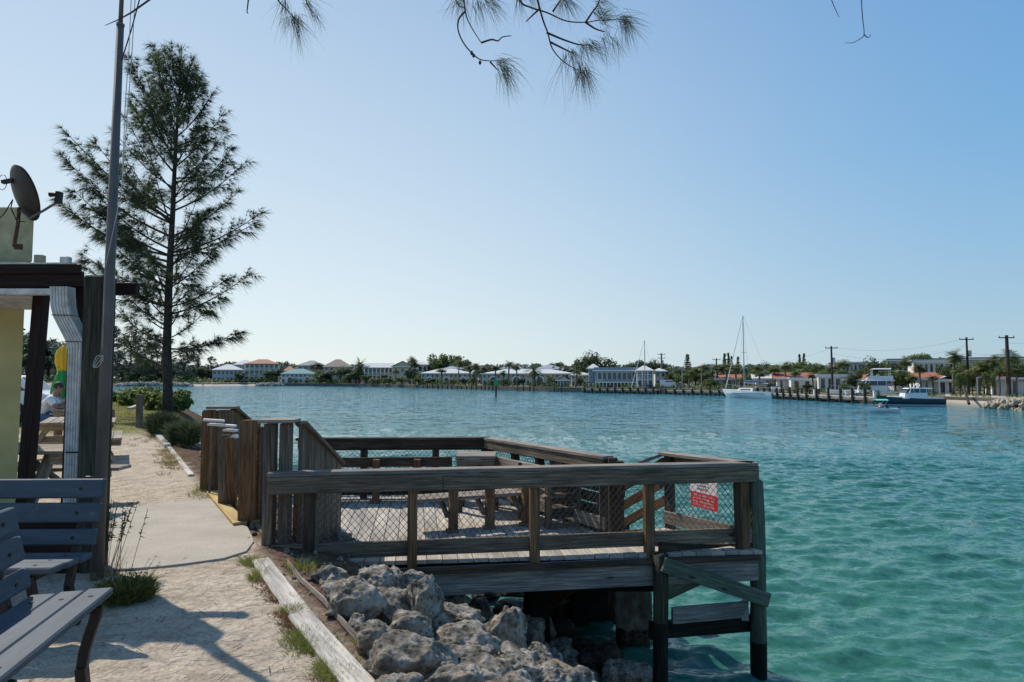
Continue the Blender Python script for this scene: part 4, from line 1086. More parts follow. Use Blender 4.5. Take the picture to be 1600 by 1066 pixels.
# ------------------------------------------------------------------ parked car
M['car_white'] = plain('white_car_paint', (.68, .69, .71), .25, 0, .02, 3, .6); M['glass_dark'] = plain('dark_glass', (.03, .04, .05), .08, 0, .1, 3, .8); M['tyre'] = plain('tyre_rubber', (.02, .02, .02), .85); M['steel'] = plain('brushed_steel', (.4, .4, .42), .35, .8, .1, 9)
M['lamp'] = plain('tail_lamp', (.35, .02, .02), .3)
def car(name, label, loc, rotz, paint, L=4.4, W=1.75, H=1.45, van=False, cat='car', group=None):
    t = thing(name, label, cat, loc, rotz, group)
    if van: prof = [(-L/2, .35), (-L/2, H - .05), (-L/2 + .1, H), (L/2 - 1.2, H), (L/2 - .75, H - .55), (L/2 - .1, H - .8), (L/2, H - .95), (L/2, .35)]
    else: prof = [(-L/2, .35), (-L/2 + .02, .85), (-L/2 + .25, .95), (-L/2 + .75, H - .05), (-L/2 + 1.1, H), (-L/2 + 2.2, H), (-L/2 + 2.95, .98), (L/2 - .15, .84), (L/2, .65), (L/2, .35)]
    mb = MB(); mb.extrude(prof, (0, -W/2, 0), (1, 0, 0), (0, 0, 1), (0, W, 0)); mb.build('body', paint, t, bevel=.06, seg=2)
    for s in (-1, 1):
        y0 = s * (W / 2 + .003)
        if van: pr_ = [(-L/2 + 1.6, H - .2), (L/2 - 1.15, H - .2), (L/2 - .85, H - .55), (-L/2 + 1.6, H - .55)]
        else: pr_ = [(-L/2 + .55, .98), (-L/2 + .95, H - .1), (-L/2 + 2.1, H - .1), (-L/2 + 2.65, .98)]
        mb = MB(); mb.extrude(pr_, (0, min(y0, y0 + s * .004), 0), (1, 0, 0), (0, 0, 1), (0, .004, 0)); mb.build('side_window', M['glass_dark'], t)
        for x in (-L/2 + .85, L/2 - .85):
            mb = MB(); mb.tube([(x, s * (W/2 - .18), .33), (x, s * (W/2 + .02), .33)], .33, 20); wh = mb.build('wheel', M['tyre'], t)
            mb = MB(); mb.tube([(x, s * (W/2 + .021), .33), (x, s * (W/2 + .03), .33)], .19, 14); mb.build('rim', M['steel'], wh)
        mb = MB(); mb.box(-L/2 - .01, -L/2 + .03, s * (W/2 - .3) - .12, s * (W/2 - .3) + .12, .68, .82); mb.build('tail_light', M['lamp'], t)
    if van: q = [(L/2 - 1.17, H - .1), (L/2 - .77, H - .52)]
    else: q = [(-L/2 + 2.3, H - .1), (-L/2 + 2.9, 1.02)]
    mb = MB(); mb.beam((q[0][0] + .02, 0, q[0][1] + .04), (q[1][0] + .02, 0, q[1][1] + .03), W - .3, .012, up=(0, 0, 1)); mb.build('windscreen', M['glass_dark'], t)
    if not van: mb = MB(); mb.beam((-L/2 + .3, 0, .99), (-L/2 + .72, 0, H - .05), W - .35, .012); mb.build('rear_window', M['glass_dark'], t)
    return t
cpos = P(-40, 640, 19.0)
car('parked_car', 'white parked car seen past the seated people', (cpos.x - .6, 19.6, .12), math.radians(200), M['car_white'])
# ------------------------------------------------------------------ kerb timbers and posts along the path
def kerb(label, pts_px, w, h, z=.03, lift=0):
    a = G(*pts_px[0], z); b = G(*pts_px[1], z)
    t = MB(); t.beam(a + V(0, 0, -h / 2), b + V(0, 0, -h / 2), w, h)
    o = t.build('kerb_timber', M['wood_white'], bevel=.012); tag(o, label, 'kerb timber', 'bleached kerb timbers along the sand path')
kerb('bleached kerb timber starting below the concrete slab', ((407, 872), (474, 962)), .145, .14, .025)
kerb('cracked bleached kerb timber running out at the bottom edge', ((468, 956), (594, 1100)), .15, .16, .03)
kerb('farther kerb timber beside the dry grass tuft', ((299, 741), (264, 697)), .09, .14, .03)
kerb('small far kerb timber near the dark bushes', ((262, 694), (243, 674)), .13, .12, .08)
for (x, yt, yb, d_, r, lab) in ((218, 616, 664, 19.5, .16, 'stout grey timber stump standing in the grass by the path'), (176, 640, 660, 23, .1, 'short stump in the grass just right of the flagpole')):
    a = G(x, yb, .12); a.z = ground_z(a.x, a.y); top = P(x, yt, a.y)
    mb = MB(); mb.tube([a + V(0, 0, -.2), a.lerp(top, .5), top - V(0, 0, .02), top], [r * .62, r * .6, r * .58, r * .45], 14)
    tag(mb.build('timber_stump', M['wood_grey'], smooth=False), lab, 'post')
a = G(208, 640, .15); mb = MB(); mb.beam(a + V(-.6, 1.4, .1), a + V(.2, -.6, .05), .18, .12); tag(mb.build('driftwood_plank', M['wood_white'], bevel=.01), 'bleached plank lying in the grass beyond the timber stump', 'plank')
# ------------------------------------------------------------------ boulders
rockpx = [(517,904,54,34),(554,945,91,68),(583,914,78,44),(643,918,61,40),(620,955,81,50),(664,955,50,84),(640,989,74,54),(590,1002,67,50),(650,1036,115,74),
 (697,928,22,15),(708,945,44,30),(718,968,67,44),(748,952,34,27),(728,1006,101,46),(785,995,61,80),(799,955,44,30),(829,995,44,54),(851,989,32,40),(724,1036,67,34),
 (755,1053,88,44),(812,1046,67,40),(843,1029,54,34),(873,1019,54,27),(886,1039,42,34),(859,1060,67,30),(975,1060,76,44),(600,1046,60,40),(690,985,46,34),(756,975,44,30),
 (900,1075,60,40),(700,1085,110,60),(800,1090,90,60),(630,1100,100,60),(760,1010,34,26),(672,925,30,20),(560,975,30,24),(690,1060,60,34),(920,1060,40,26)]
darkpx = [(936,1035,66,48),(905,1010,40,24),(880,985,40,26),(800,925,40,22),(760,930,40,22),(860,955,40,22)]
def slope_pt(px, py):
    r = ray(px, py); 
    p = None
    for i in range(400):
        d = 2.2 + i * .025; q = V(0, 0, EYE) + r * (d / r.y)
        if q.z < ground_z(q.x, q.y) or q.z < WZ - .02: return q
    return q
mb = MB(); pts = [slope_pt(x, y) + V(0, 0, .03) for x, y in ((449, 884), (470, 912), (505, 944), (540, 985), (567, 1016), (590, 1050), (612, 1085))]
for a, b in zip(pts[:-1], pts[1:]): mb.beam(a, b + (b - a) * .03, .010, .035, up=(.3, 0, 1))
tag(mb.build('liner_strip', M['wood_cap'], bevel=.002), 'pale strip of liner edging winding between the kerb timber and the boulders', 'edging')

sz_words = lambda w_: 'large' if w_ > 75 else ('middle-sized' if w_ > 50 else 'small')
def rock_label(px, py, w_, dark=False):
    tone = 'dark wet' if dark else 'pale pitted'
    col = 'left' if px < 620 else ('middle' if px < 760 else 'right')
    row = 'top row' if py < 935 else ('upper part' if py < 970 else ('middle part' if py < 1015 else 'bottom edge'))
    return f'{sz_words(w_)} {tone} boulder, {col} side of the heap, {row}'
seen = {}
for i, (x, y, w_, h_) in enumerate(rockpx + darkpx):
    dark = i >= len(rockpx)
    q = slope_pt(x, y + h_ * .3); d = q.y
    rx = w_ * d / F / 2 * 1.12; rz = h_ * d / F / 2 * 1.25
    c = P(x, y, d + rx * .25)
    lab = rock_label(x, y, w_, dark)
    if lab in seen:
        seen[lab] += 1
        nearest = min(((abs(a - x) + abs(b - y), j) for j, (a, b, _, _) in enumerate((rockpx + darkpx)) if j != i))
        lab = lab + ', ' + ['lower one', 'tilted one', 'rounder one', 'flatter one', 'hindmost one', 'squarish one'][min(5, seen[lab] - 1)]
    else: seen[lab] = 1
    o = lump('boulder', c, rx, (rx + rz) * .5, rz, M['rock_dark' if dark else 'rock'], None, 5 if w_ > 40 else 4, .30, i + 11, 0, flat=.9)
    o.rotation_euler = (random.uniform(-.3, .3), random.uniform(-.35, .35), random.uniform(-.4, .4))
    tag(o, lab, 'boulder', 'limestone boulders of the riprap bank')
    if c.z - rz > ground_z(c.x, c.y) + .02: pass
# small rubble between them and the bank on both sides of the pier
small = [lump('boulder', (0, 0, -50), 1, 1, 1, M['rock'], None, 3, .3, 200 + k, 0, flat=.7).data for k in range(5)]
for o in list(C.objects):
    if o.location.z == -50: bpy.data.objects.remove(o)
def merge_rocks(name, spots, mat, label, cat, kind='stuff'):
    mb = MB(); 
    for (p, s) in spots:
        me = random.choice(small); R3 = Euler((random.uniform(0, 6), random.uniform(0, 6), random.uniform(0, 6))).to_matrix(); b = len(mb.v)
        sc = Vector((s * random.uniform(.8, 1.3), s * random.uniform(.8, 1.2), s * random.uniform(.6, .9)))
        for v in me.vertices:
            q = R3 @ Vector((v.co.x * sc.x, v.co.y * sc.y, v.co.z * sc.z)) + Vector(p); mb.v.append(tuple(q))
        for f in me.polygons: mb.f.append(tuple(b + k for k in f.vertices)); mb.uv.append([(0, 0)] * len(f.vertices)); mb.m.append(0)
    o = mb.build(name, mat, smooth=True); tag(o, label, cat, kind=kind); return o
sp_l = []
for i in range(420):
    t = random.uniform(-2, 4.2); n = random.uniform(.95, 3.1); p = SH(t, n); p.z = ground_z(p.x, p.y) + .01; sp_l.append((p, random.uniform(.04, .13)))
merge_rocks('rubble', sp_l, M['rock'], 'small limestone rubble filling the gaps between boulders', 'rubble')
sp_l = []
for i in range(500):
    t = random.uniform(-2, 6); n = random.uniform(.02, .85); p = SH(t, n); p.z = ground_z(p.x, p.y) + .003; sp_l.append((p, random.choice((.005, .007, .010, .016, .03)) * random.uniform(.6, 1.2)))
merge_rocks('gravel', sp_l, M['rock'], 'dirt and small stones along the kerb timber', 'gravel')
far_rocks = [(300, 706, 26, 18), (318, 722, 30, 20), (290, 694, 22, 14), (322, 700, 26, 16), (305, 730, 22, 14), (310, 745, 20, 14), (296, 716, 18, 12)]
for i, (x, y, w_, h_) in enumerate(far_rocks):
    d = G(x, y, -.3).y; c = P(x, y, d)
    o = lump('boulder', c, w_ * d / F / 2 * 1.2, w_ * d / F / 2, h_ * d / F / 2 * 1.3, M['rock'], None, 4, .28, 300 + i, flat=.7)
    tag(o, f'shaded boulder left of the tall entrance boards, {["highest", "lowest right", "beside the dark bush", "beyond the others", "nearest the kerb", "lowest left", "central"][i]}', 'boulder', 'limestone boulders of the riprap bank')
sp_l = []
for i in range(260):
    t = random.uniform(7.5, 16); n = random.uniform(.6, 3.2) + bank_n(t) - .2; p = SH(t, n); p.z = ground_z(p.x, p.y); sp_l.append((p, random.uniform(.08, .3)))
merge_rocks('rubble', sp_l, M['rock'], 'rubble slope running along the bank beyond the pier', 'rubble')

# ------------------------------------------------------------------ grass, weeds
def blade(mb, p, dirv, L, w_, droop, segs=2, m=0):
    p = Vector(p); a = Vector(dirv).normalized(); side = a.cross(V(0, 0, 1)); side = side.normalized() if side.length > .01 else V(1, 0, 0)
    ph = random.uniform(0, PI); side = (side * math.cos(ph) + a.cross(side) * math.sin(ph))
    prev = (p - side * w_ / 2, p + side * w_ / 2); q = p
    for k in range(segs):
        f = (k + 1) / segs
        q = q + (a * L / segs) + V(0, 0, -droop * L * f / segs)
        a = (a + V(0, 0, -droop * f * .7)).normalized()
        ww = w_ * (1 - f * .85); cur = (q - side * ww / 2, q + side * ww / 2)
        mb.face([prev[0], prev[1], cur[1], cur[0]], m=m); prev = cur
    return q
def tuft(mb, c, r, n, L, w_=.006, spread=.6, droop=.4):
    for i in range(n):
        a = random.uniform(0, 6.28); rr = r * math.sqrt(random.random()); p = V(c[0] + rr * math.cos(a), c[1] + rr * math.sin(a), c[2])
        dv = V(math.cos(a) * spread * random.uniform(.1, 1.2), math.sin(a) * spread * random.uniform(.1, 1.2), 1)
        blade(mb, p, dv, L * random.uniform(.5, 1.1), w_, droop)
mb = MB(); mr = MB(); md_ = MB()
for i in range(620):
    f = random.random(); x = 392 + f * 140 + random.gauss(0, 10 + 8 * f); y = 872 + f * 190 + random.uniform(-6, 6)
    p = G(x, y, .01); p.z = ground_z(p.x, p.y) - .005
    k = noise.noise(Vector((p.x * 2.2, p.y * 2.2, 4)))
    if noise.noise(Vector((p.x * 5, p.y * 5, 7))) < -.18: continue
    tgt = mb if k > .12 else (mr if random.random() < .7 else md_)
    tuft(tgt, p, .05, 22, .095 if tgt is mb else .05, .004, .9, .5)
for (x, y, n_) in ((270, 722, 40), (262, 710, 20), (318, 770, 12), (470, 885, 8), (590, 1010, 6), (205, 690, 4), (235, 676, 20)):
    for i in range(n_):
        p = G(x + random.gauss(0, 9), y + random.gauss(0, 7), .01); p.z = ground_z(p.x, p.y) - .005
        tuft(md_ if x < 300 else mb, p, .08, 26, .14, .006, .8, .5)
for i in range(520):
    t = random.uniform(-1, 5.5); n = random.uniform(.12, .75); p = SH(t, n); p.z = ground_z(p.x, p.y) - .004
    if noise.noise(Vector((p.x * 3, p.y * 3, 1))) > -.1: tuft(mr if random.random() < .8 else mb, p, .05, 14, .04, .004, 1.2, .6)
tag(mb.build('grass', M['grass_green']), 'green grass growing along the kerb timber', 'grass', kind='stuff')
tag(mr.build('ground_cover', M['grass_red']), 'reddish ground cover beside the kerb timber', 'ground cover', kind='stuff')
tag(md_.build('grass', M['grass_dry']), 'dry straw coloured grass tufts on the path edge', 'grass', kind='stuff')
# meadow beyond the path
mb = MB(); mg = MB()
for i in range(9000):
    t = 16 + 34 * random.random() ** 1.3; n = random.uniform(-9, .6) + max(0, (t - 18) * .1)
    p = SH(t, n); nn = noise.noise(Vector((p.x * .5, p.y * .5, 9)))
    if t < 17.5 + 2.5 * nn - min(0, (n + 1.5)) * 1.2 + .5: continue
    p.z = ground_z(p.x, p.y) - .01
    (mg if noise.noise(Vector((p.x * .7, p.y * .7, 2))) > -.05 else mb)
    tg = mg if noise.noise(Vector((p.x * .7, p.y * .7, 2))) > -.02 else mb
    for k in range(5): blade(tg, p + V(random.gauss(0, .1), random.gauss(0, .1), 0), (random.gauss(0, .5), random.gauss(0, .5), 1), random.uniform(.06, .2), .014, .4, 1)
tag(mg.build('grass', M['grass_green']), 'short green grass on the spit beyond the path', 'grass', kind='stuff')
tag(mb.build('grass', M['grass_dry']), 'yellowed grass on the spit beyond the path', 'grass', kind='stuff')
def leafcloud(mb, c, rx, ry, rz, n, s, shell=.55, flatz=0, m=0):
    for i in range(n):
        while 1:
            d = V(random.gauss(0, 1), random.gauss(0, 1), random.gauss(0, 1))
            if d.length > .1: break
        d.normalize()
        if flatz and d.z < -.3: d.z *= -1
        r = shell + (1 - shell) * random.random() ** .6
        r *= 1 + .5 * noise.noise(d * 2.6 + Vector(c))
        p = Vector(c) + V(d.x * rx * r, d.y * ry * r, d.z * rz * r)
        nn = (d + V(random.gauss(0, .7), random.gauss(0, .7), random.gauss(.3, .7))).normalized()
        u = nn.orthogonal().normalized(); v = nn.cross(u); a = random.uniform(0, PI); u, v = u * math.cos(a) + v * math.sin(a), v * math.cos(a) - u * math.sin(a)
        q = s * random.uniform(.6, 1.3)
        mb.face([p - u * q * .5, p - v * q * .34, p + u * q * .55, p + v * q * .34], m=m)
# weed clump by the bench
wc = G(198, 938, 0); wt = thing('weed_clump', 'bushy green weed with dry seed stalks between the bench and the flagpole', 'weed', tuple(wc))
mb = MB()
for i in range(2200):
    a = random.uniform(0, 6.28); r = .14 * math.sqrt(random.random()); p = wc + V(r * math.cos(a) * 1.1, r * math.sin(a), random.uniform(0, .09))
    blade(mb, p, (math.cos(a) * .9 * random.random(), math.sin(a) * .9 * random.random(), random.uniform(.5, 1)), random.uniform(.06, .14), .008, .5)
m9 = MB(); leafcloud(m9, tuple(wc + V(0, 0, .08)), .17, .15, .12, 1500, .016, .3); pb(m9, 'leaves', M['leaf_bright'], wt)
pb(mb, 'foliage', M['grass_green'], wt)
mb = MB()
for i in range(46):
    a = random.uniform(0, 6.28); p = wc + V(.08 * math.cos(a), .08 * math.sin(a), 0); q = p + V(math.cos(a) * random.uniform(.02, .2), math.sin(a) * random.uniform(.02, .2), random.uniform(.1, .24))
    mb.tube([p, p.lerp(q, .5) + V(0, 0, .03), q], .0012, 3, False)
    for k in range(5): blade(mb, q, (random.gauss(0, 1), random.gauss(0, 1), random.gauss(.3, .6)), .025, .003, .3, 1)
pb(mb, 'seed_stalks', M['grass_dry'], wt)
wc2 = G(173, 900, 0); wt = thing('grass_tuft', 'tall dry grass tuft leaning on the foot of the flagpole', 'grass tuft', tuple(wc2))
mb = MB(); tuft(mb, wc2, .05, 46, .24, .005, .35, .25); pb(mb, 'blades', M['grass_dry'], wt)
wc3 = G(105, 915, 0); wt = thing('weed_clump', 'dark straggly weed growing up behind the nearest bench seat', 'weed', tuple(wc3 + V(0, .3, 0)))
mb = MB()
for i in range(30):
    p = wc3 + V(random.gauss(0, .12), .3 + random.gauss(0, .05), 0); q = p + V(random.gauss(.06, .08), random.gauss(0, .04), random.uniform(.35, .55)); mb.tube([p, q], .002, 3, False)
    for k in range(12): z = random.uniform(.5, 1); blade(mb, p.lerp(q, z), (random.gauss(0, 1), random.gauss(0, 1), random.gauss(.3, .6)), .035, .012, .3, 1)
pb(mb, 'stems', M['leaf_dark'], wt)

# ------------------------------------------------------------------ shrubs on our bank
def bush(name, label, cx, cy_top, px_w, d, mat, n, s, cat='shrub', zb=None, ry=None, group=None):
    top = P(cx, cy_top, d); rx = px_w * d / F / 2; g = ground_z(top.x, d) if zb is None else zb
    t = thing(name, label, cat, (top.x, d, g), 0, group)
    h = top.z - g; mb = MB()
    k = max(3, int(n / 500))
    for i in range(k):
        ox = random.uniform(-.6, .6) * rx; oy = random.uniform(-.5, .5) * (ry or rx); r = random.uniform(.45, .65)
        leafcloud(mb, (ox, oy, h * .42 + h * random.uniform(-.1, .12)), rx * r, (ry or rx) * r, h * .5, n // k, s, .5)
    mb.build('foliage', mat, t)
    mb = MB()
    for i in range(7): a = random.uniform(0, 6.28); mb.tube([(0, 0, -.1), (math.cos(a) * rx * .3, math.sin(a) * rx * .3, h * .35), (math.cos(a) * rx * .55, math.sin(a) * rx * .55, h * .7)], [.03, .02, .01], 5)
    mb.build('stem', M['bark'], t)
    return t
bush('sea_grape', 'low sea grape shrub with round bright leaves left of the tall tree trunk', 210, 606, 90, 30, M['leaf_bright'], 3200, .20)
bush('sea_grape', 'sea grape shrub spreading behind the tree trunk to the water', 264, 611, 70, 27, M['leaf_bright'], 2600, .20)
bush('sea_grape', 'sea grape shrub farthest left, touching the flagpole', 176, 613, 30, 33, M['leaf_bright'], 900, .2)
bush('spiky_bush', 'dark fine leaved bush at the foot of the tall tree', 256, 646, 46, 17.5, M['leaf_dark'], 0, .1) if 0 else None
def spiky(label, x, ytop, pw, d):
    top = P(x, ytop, d); g = ground_z(top.x, d); h = top.z - g; r = pw * d / F / 2
    t = thing('muhly_bush', label, 'bush', (top.x, d, g)); mb = MB(); LCS = [(random.uniform(-.7, .7), random.uniform(-.6, .6)) for _ in range(7)]
    for i in range(4200):
        a = random.uniform(0, 6.28); e = random.random() ** .6; dv = V(math.cos(a) * e, math.sin(a) * e * .8, random.uniform(.35, 1.5))
        lc_ = LCS[i % 7]; p = V(lc_[0] * r + math.cos(a) * r * .35 * e, lc_[1] * r + math.sin(a) * r * .35 * e, h * .05 + h * .6 * random.random())
        blade(mb, p, dv, h * random.uniform(.3, .6), .016, .2)
    mb.build('foliage', M['leaf_dark'], t)
spiky('dark fine leaved bush at the foot of the tall tree', 258, 643, 42, 16.5)
spiky('second dark bush sloping to the rocks beside the entrance boards', 293, 655, 44, 14.5)

# ------------------------------------------------------------------ casuarina trees
def needles(mb, p, dv, n, L, w_, droop, spread=.55, segs=1):
    for i in range(n):
        d2 = (Vector(dv) + V(random.gauss(0, spread), random.gauss(0, spread), random.gauss(0, spread))).normalized()
        blade(mb, p, d2, L * random.uniform(.55, 1.15), w_, droop, segs)
def branch_curve(a, b, bow, k=6):
    a = Vector(a); b = Vector(b); L = (b - a).length
    return [a.lerp(b, i / k) + V(0, 0, -bow * L * math.sin(PI * i / k)) for i in range(k + 1)]
def pine_branch(wood_, leaf, a, b, r0, L_sub, nn, nl, nw, dens=1.0, start=.22):
    L = (Vector(b) - Vector(a)).length
    c = branch_curve(a, b, .07)
    wood_.tube(c, [r0 * (1 - .85 * i / (len(c) - 1)) + .004 for i in range(len(c))], 5, False)
    n = max(3, int(L / .26 * dens))
    for i in range(n):
        f = start + (1 - start) * (i + random.random()) / n; f = min(f, .995)
        k = f * (len(c) - 1); j = min(int(k), len(c) - 2); p = c[j].lerp(c[j + 1], k - j); ax = (c[j + 1] - c[j]).normalized()
        rd = V(random.gauss(0, 1), random.gauss(0, 1), random.gauss(.1, .8)).normalized()
        sd = (ax * .9 + rd * .75 + V(0, 0, .15)).normalized(); sl = L_sub * random.uniform(.5, 1.1) * (1.1 - .55 * f)
        e = p + sd * sl
        wood_.tube([p, e], [.008, .003], 3, False)
        m = max(2, int(sl / .14)); qn = max(2, int(nn * random.choice((.3, .9, 1.2, 1.6, 2.4))))
        for q in range(m):
            pp_ = p.lerp(e, (q + 1) / m); needles(leaf, pp_, sd + V(0, 0, -.05), qn, nl, nw, .5, .42)
    needles(leaf, c[-1], (c[-1] - c[-2]).normalized(), nn * 2, nl * 1.3, nw, .3, .35)
TD = 24.5
tb = P(262, 648, TD); tb.z = ground_z(tb.x, tb.y)
tree = thing('casuarina_tree', 'tall wispy casuarina tree standing alone at the end of the path', 'tree', (tb.x, TD, tb.z))
spine = [(262, 655), (262, 600), (261, 540), (263, 470), (266, 400), (270, 330), (273, 260), (277, 190), (281, 130), (284, 82)]
spts = [P(x, y, TD) for x, y in spine]; spts[0].z = tb.z - .2
def spine_at(y):
    for (a, pa), (b, pb_) in zip(zip(spine, spts), zip(spine[1:], spts[1:])):
        if b[1] <= y <= a[1]: return pa.lerp(pb_, (a[1] - y) / (a[1] - b[1]))
    return spts[-1]
wd = MB(); lf = MB(); tk = MB()
tk.tube(spts, [.20, .165, .15, .135, .115, .092, .07, .05, .03, .012], 12)
tips = [(345,182,262),(352,205,290),(330,150,215),(383,254,330),(360,235,320),(408,333,395),(395,350,400),(372,300,370),(388,430,492),(350,440,480),(318,490,530),(366,522,545),(305,105,180),
 (318,135,200),(283,80,140),(300,95,170),(258,82,160),(242,74,180),(240,90,200),(228,120,240),(204,92,230),(210,110,250),(198,185,300),(205,160,270),(190,240,330),(150,225,340),(108,212,345),(120,235,350),(96,242,370),
 (130,280,390),(118,300,400),(96,322,400),(112,332,410),(150,330,420),(190,260,350),(165,370,450),(130,398,455),(135,420,480),(160,420,480),(200,360,430),(186,450,510),(180,480,540),(200,500,560),(172,520,575),(205,540,580),(320,250,310),(330,330,390),(335,390,450),(300,540,560),(215,420,480),(305,200,260),(250,130,210),(265,110,180)]
for x, y, ys in tips:
    a = spine_at(min(ys, 600)); lat = abs(x - 270) * TD / F
    b = P(x, y, TD + random.gauss(0, .30) * (lat + .4))
    pine_branch(wd, lf, a, b, .015 + .008 * lat, .72, 17, .38, .017, 1.8, .18)
prof = [(100, .5), (160, 1.5), (230, 2.2), (300, 2.9), (360, 2.8), (430, 2.0), (500, 1.5), (560, .8)]
for i in range(62):
    y = random.uniform(110, 560); w_ = np.interp(y, [q[0] for q in prof], [q[1] for q in prof]); a = spine_at(y); th = random.choice((PI / 2, -PI / 2)) + random.gauss(0, .55)
    b = a + V(math.cos(th) * w_ * random.uniform(.35, .8), math.sin(th) * w_ * random.uniform(.6, 1.1), w_ * random.uniform(.35, .8))
    pine_branch(wd, lf, a, b, .03, .7, 14, .38, .017, 1.3)
pb(tk, 'trunk', M['bark'], tree, smooth=True); pb(wd, 'branches', M['bark'], tree); pb(lf, 'crown', M['needle'], tree)

# overhead casuarina sprays hanging into the top of the picture
def spray(label, dist, branches, tufts, thin=.0035):
    c = P(branches[0][0][0], -160, dist); t = thing('casuarina_branch', label, 'branch', tuple(c), 0, 'hanging casuarina branches overhead'); wb = MB(); nb = MB()
    for br in branches:
        pts = [P(x, y, dist + (dz * .01)) for x, y, dz in br]
        # smooth
        out = []
        for i in range(len(pts) - 1):
            for k in range(4):
                f = k / 4; p0 = pts[max(i - 1, 0)]; p1 = pts[i]; p2 = pts[i + 1]; p3 = pts[min(i + 2, len(pts) - 1)]
                out.append(.5 * ((2 * p1) + (p2 - p0) * f + (2 * p0 - 5 * p1 + 4 * p2 - p3) * f * f + (3 * p1 - p0 - 3 * p2 + p3) * f ** 3))
        out.append(pts[-1]); n = len(out)
        wb.tube(out, [thin * (1.15 - .75 * i / n) for i in range(n)], 6)
    for (x, y, dx, dy, n, Lpx) in tufts:
        p = P(x, y, dist); d = P(x + dx * 10, y + dy * 10, dist) - p; L = Lpx * dist / F
        for i in range(n):
            o = p + V(random.gauss(0, 1), random.gauss(0, 1), random.gauss(0, 1)) * L * .10
            d2 = (d.normalized() + V(random.gauss(0, .33), random.gauss(0, .45), random.gauss(0, .33))).normalized()
            blade(nb, o, d2, L * random.uniform(.4, 1.1), .0016, .28, 3)
    pb(wb, 'twigs', M['bark'], t); pb(nb, 'needles', M['needle'], t)
    return t
spray('short casuarina spray hanging at the top, nearest the tall tree', 2.6,
 [[(415, -60, 0), (432, -5, 0), (447, 14, 0), (462, 30, 0)], [(440, -40, 5), (447, 14, 3)], [(392, -50, 0), (388, 0, 0), (386, 18, 0), (388, 21, 0)], [(470, -60, 8), (478, 0, 5), (490, 20, 0)]],
 [(445, 5, -.1, 1, 45, 45), (462, 28, .1, 1, 70, 55), (462, 30, .5, .9, 45, 45), (480, 2, .5, .8, 45, 45), (490, 20, .6, 1, 26, 34), (450, 30, -.3, 1, 26, 40)])
spray('casuarina branch with one long curved twig and seed cones, hanging at top centre', 2.5,
 [[(712, -80, 0), (722, -20, 0), (727, 18, 0), (735, 40, 0), (752, 67, 0)], [(727, 18, 0), (717, 30, 2), (716, 48, 2), (726, 70, 0), (745, 90, 0), (760, 95, 0), (785, 95, 0)], [(752, 67, 0), (768, 62, 0), (778, 64, 0), (785, 58, 0), (799, 56, 0)], [(766, 97, 0), (778, 110, 0)], [(690, -80, 3), (712, 0, 3), (725, 12, 0)], [(740, -60, 5), (755, -5, 5), (765, 5, 5)]],
 [(722, -8, .2, 1, 50, 50), (715, 0, -.5, 1, 40, 42), (745, 0, .4, 1, 50, 50), (760, 0, .6, 1, 40, 48), (780, 96, .9, .4, 70, 48), (786, 108, .5, 1, 80, 52), (790, 112, .3, 1, 20, 60), (770, 4, .8, .6, 30, 36)])
spray('largest casuarina branch, fanning out in many needle tufts at top right of centre', 2.55,
 [[(800, -50, 0), (812, 0, 0), (830, 12, 0), (855, 20, 0), (885, 33, 0), (915, 35, 0), (935, 32, 0), (972, 30, 0)], [(832, -50, 0), (840, 0, 0), (848, 30, 0), (856, 52, 0), (863, 76, 0), (880, 96, 0), (903, 110, 0)], [(854, 51, 0), (880, 62, 2), (905, 70, 2), (922, 70, 0)], [(860, 66, 0), (880, 76, -2), (897, 84, 0)], [(843, 14, 0), (830, 26, 0), (822, 34, 0)], [(864, 18, 0), (872, 6, 0), (884, -10, 0)], [(915, 35, 0), (930, 45, 0), (945, 50, 0)], [(915, 35, 0), (925, 20, 0), (935, 5, 0), (940, -20, 0)]],
 [(905, 108, .2, 1, 90, 60), (912, 112, .5, 1, 60, 50), (895, 82, .5, 1, 60, 48), (922, 70, .8, .6, 70, 48), (910, 70, .4, 1, 50, 45), (972, 30, .9, .3, 80, 50), (975, 34, .3, 1, 60, 50), (940, 30, .8, -.2, 50, 42), (930, 18, .8, .5, 45, 42), (885, 0, .5, .5, 70, 42), (880, -5, -.3, 1, 50, 45), (935, 2, .7, .4, 50, 42), (810, -5, .1, 1, 40, 42), (830, -10, .6, 1, 36, 40), (880, 84, -.1, 1, 26, 70), (945, 52, .7, 1, 30, 48), (960, 60, .4, 1, 26, 42)], .004)
spray('single bare forked twig hanging at the top right', 2.6,
 [[(1345, -60, 0), (1346, 0, 0), (1348, 30, 0), (1350, 54, 0), (1342, 62, 0), (1332, 67, 0), (1320, 67, 0)], [(1350, 54, 0), (1356, 59, 0), (1361, 54, 0)], [(1290, -30, 0), (1300, 2, 0), (1311, 27, 0)]], [], .0022)
par_ = [q for q in C.objects if q.get('label', '').startswith('casuarina branch with one long')][0]
for (x, y) in ((737, 83), (740, 87), (750, 98)): p = P(x, y, 2.5); cn = MB(); cn.ell(tuple(p), .006, .006, .009, 8, 6); cn.build('seed_cone', M['bark'], par_, smooth=True, local='world')
# fallen needles and small litter on the sand
mb = MB()
for i in range(1500):
    t = random.uniform(-2.5, 13); n = -random.uniform(.2, 3.6); p = SH(t, n); p.z = ground_z(p.x, p.y) + .012
    if 5.2 < p.y < 7.2 and random.random() < .7: continue
    a = random.uniform(0, PI); L = random.uniform(.012, .05); w_ = .0022; u = V(math.cos(a), math.sin(a), 0); v = V(-u.y, u.x, 0)
    mb.face([p - u * L - v * w_, p + u * L - v * w_, p + u * L + v * w_, p - u * L + v * w_])
tag(mb.build('leaf_litter', M['bark']), 'fallen casuarina needles scattered over the sand path', 'litter', kind='stuff')
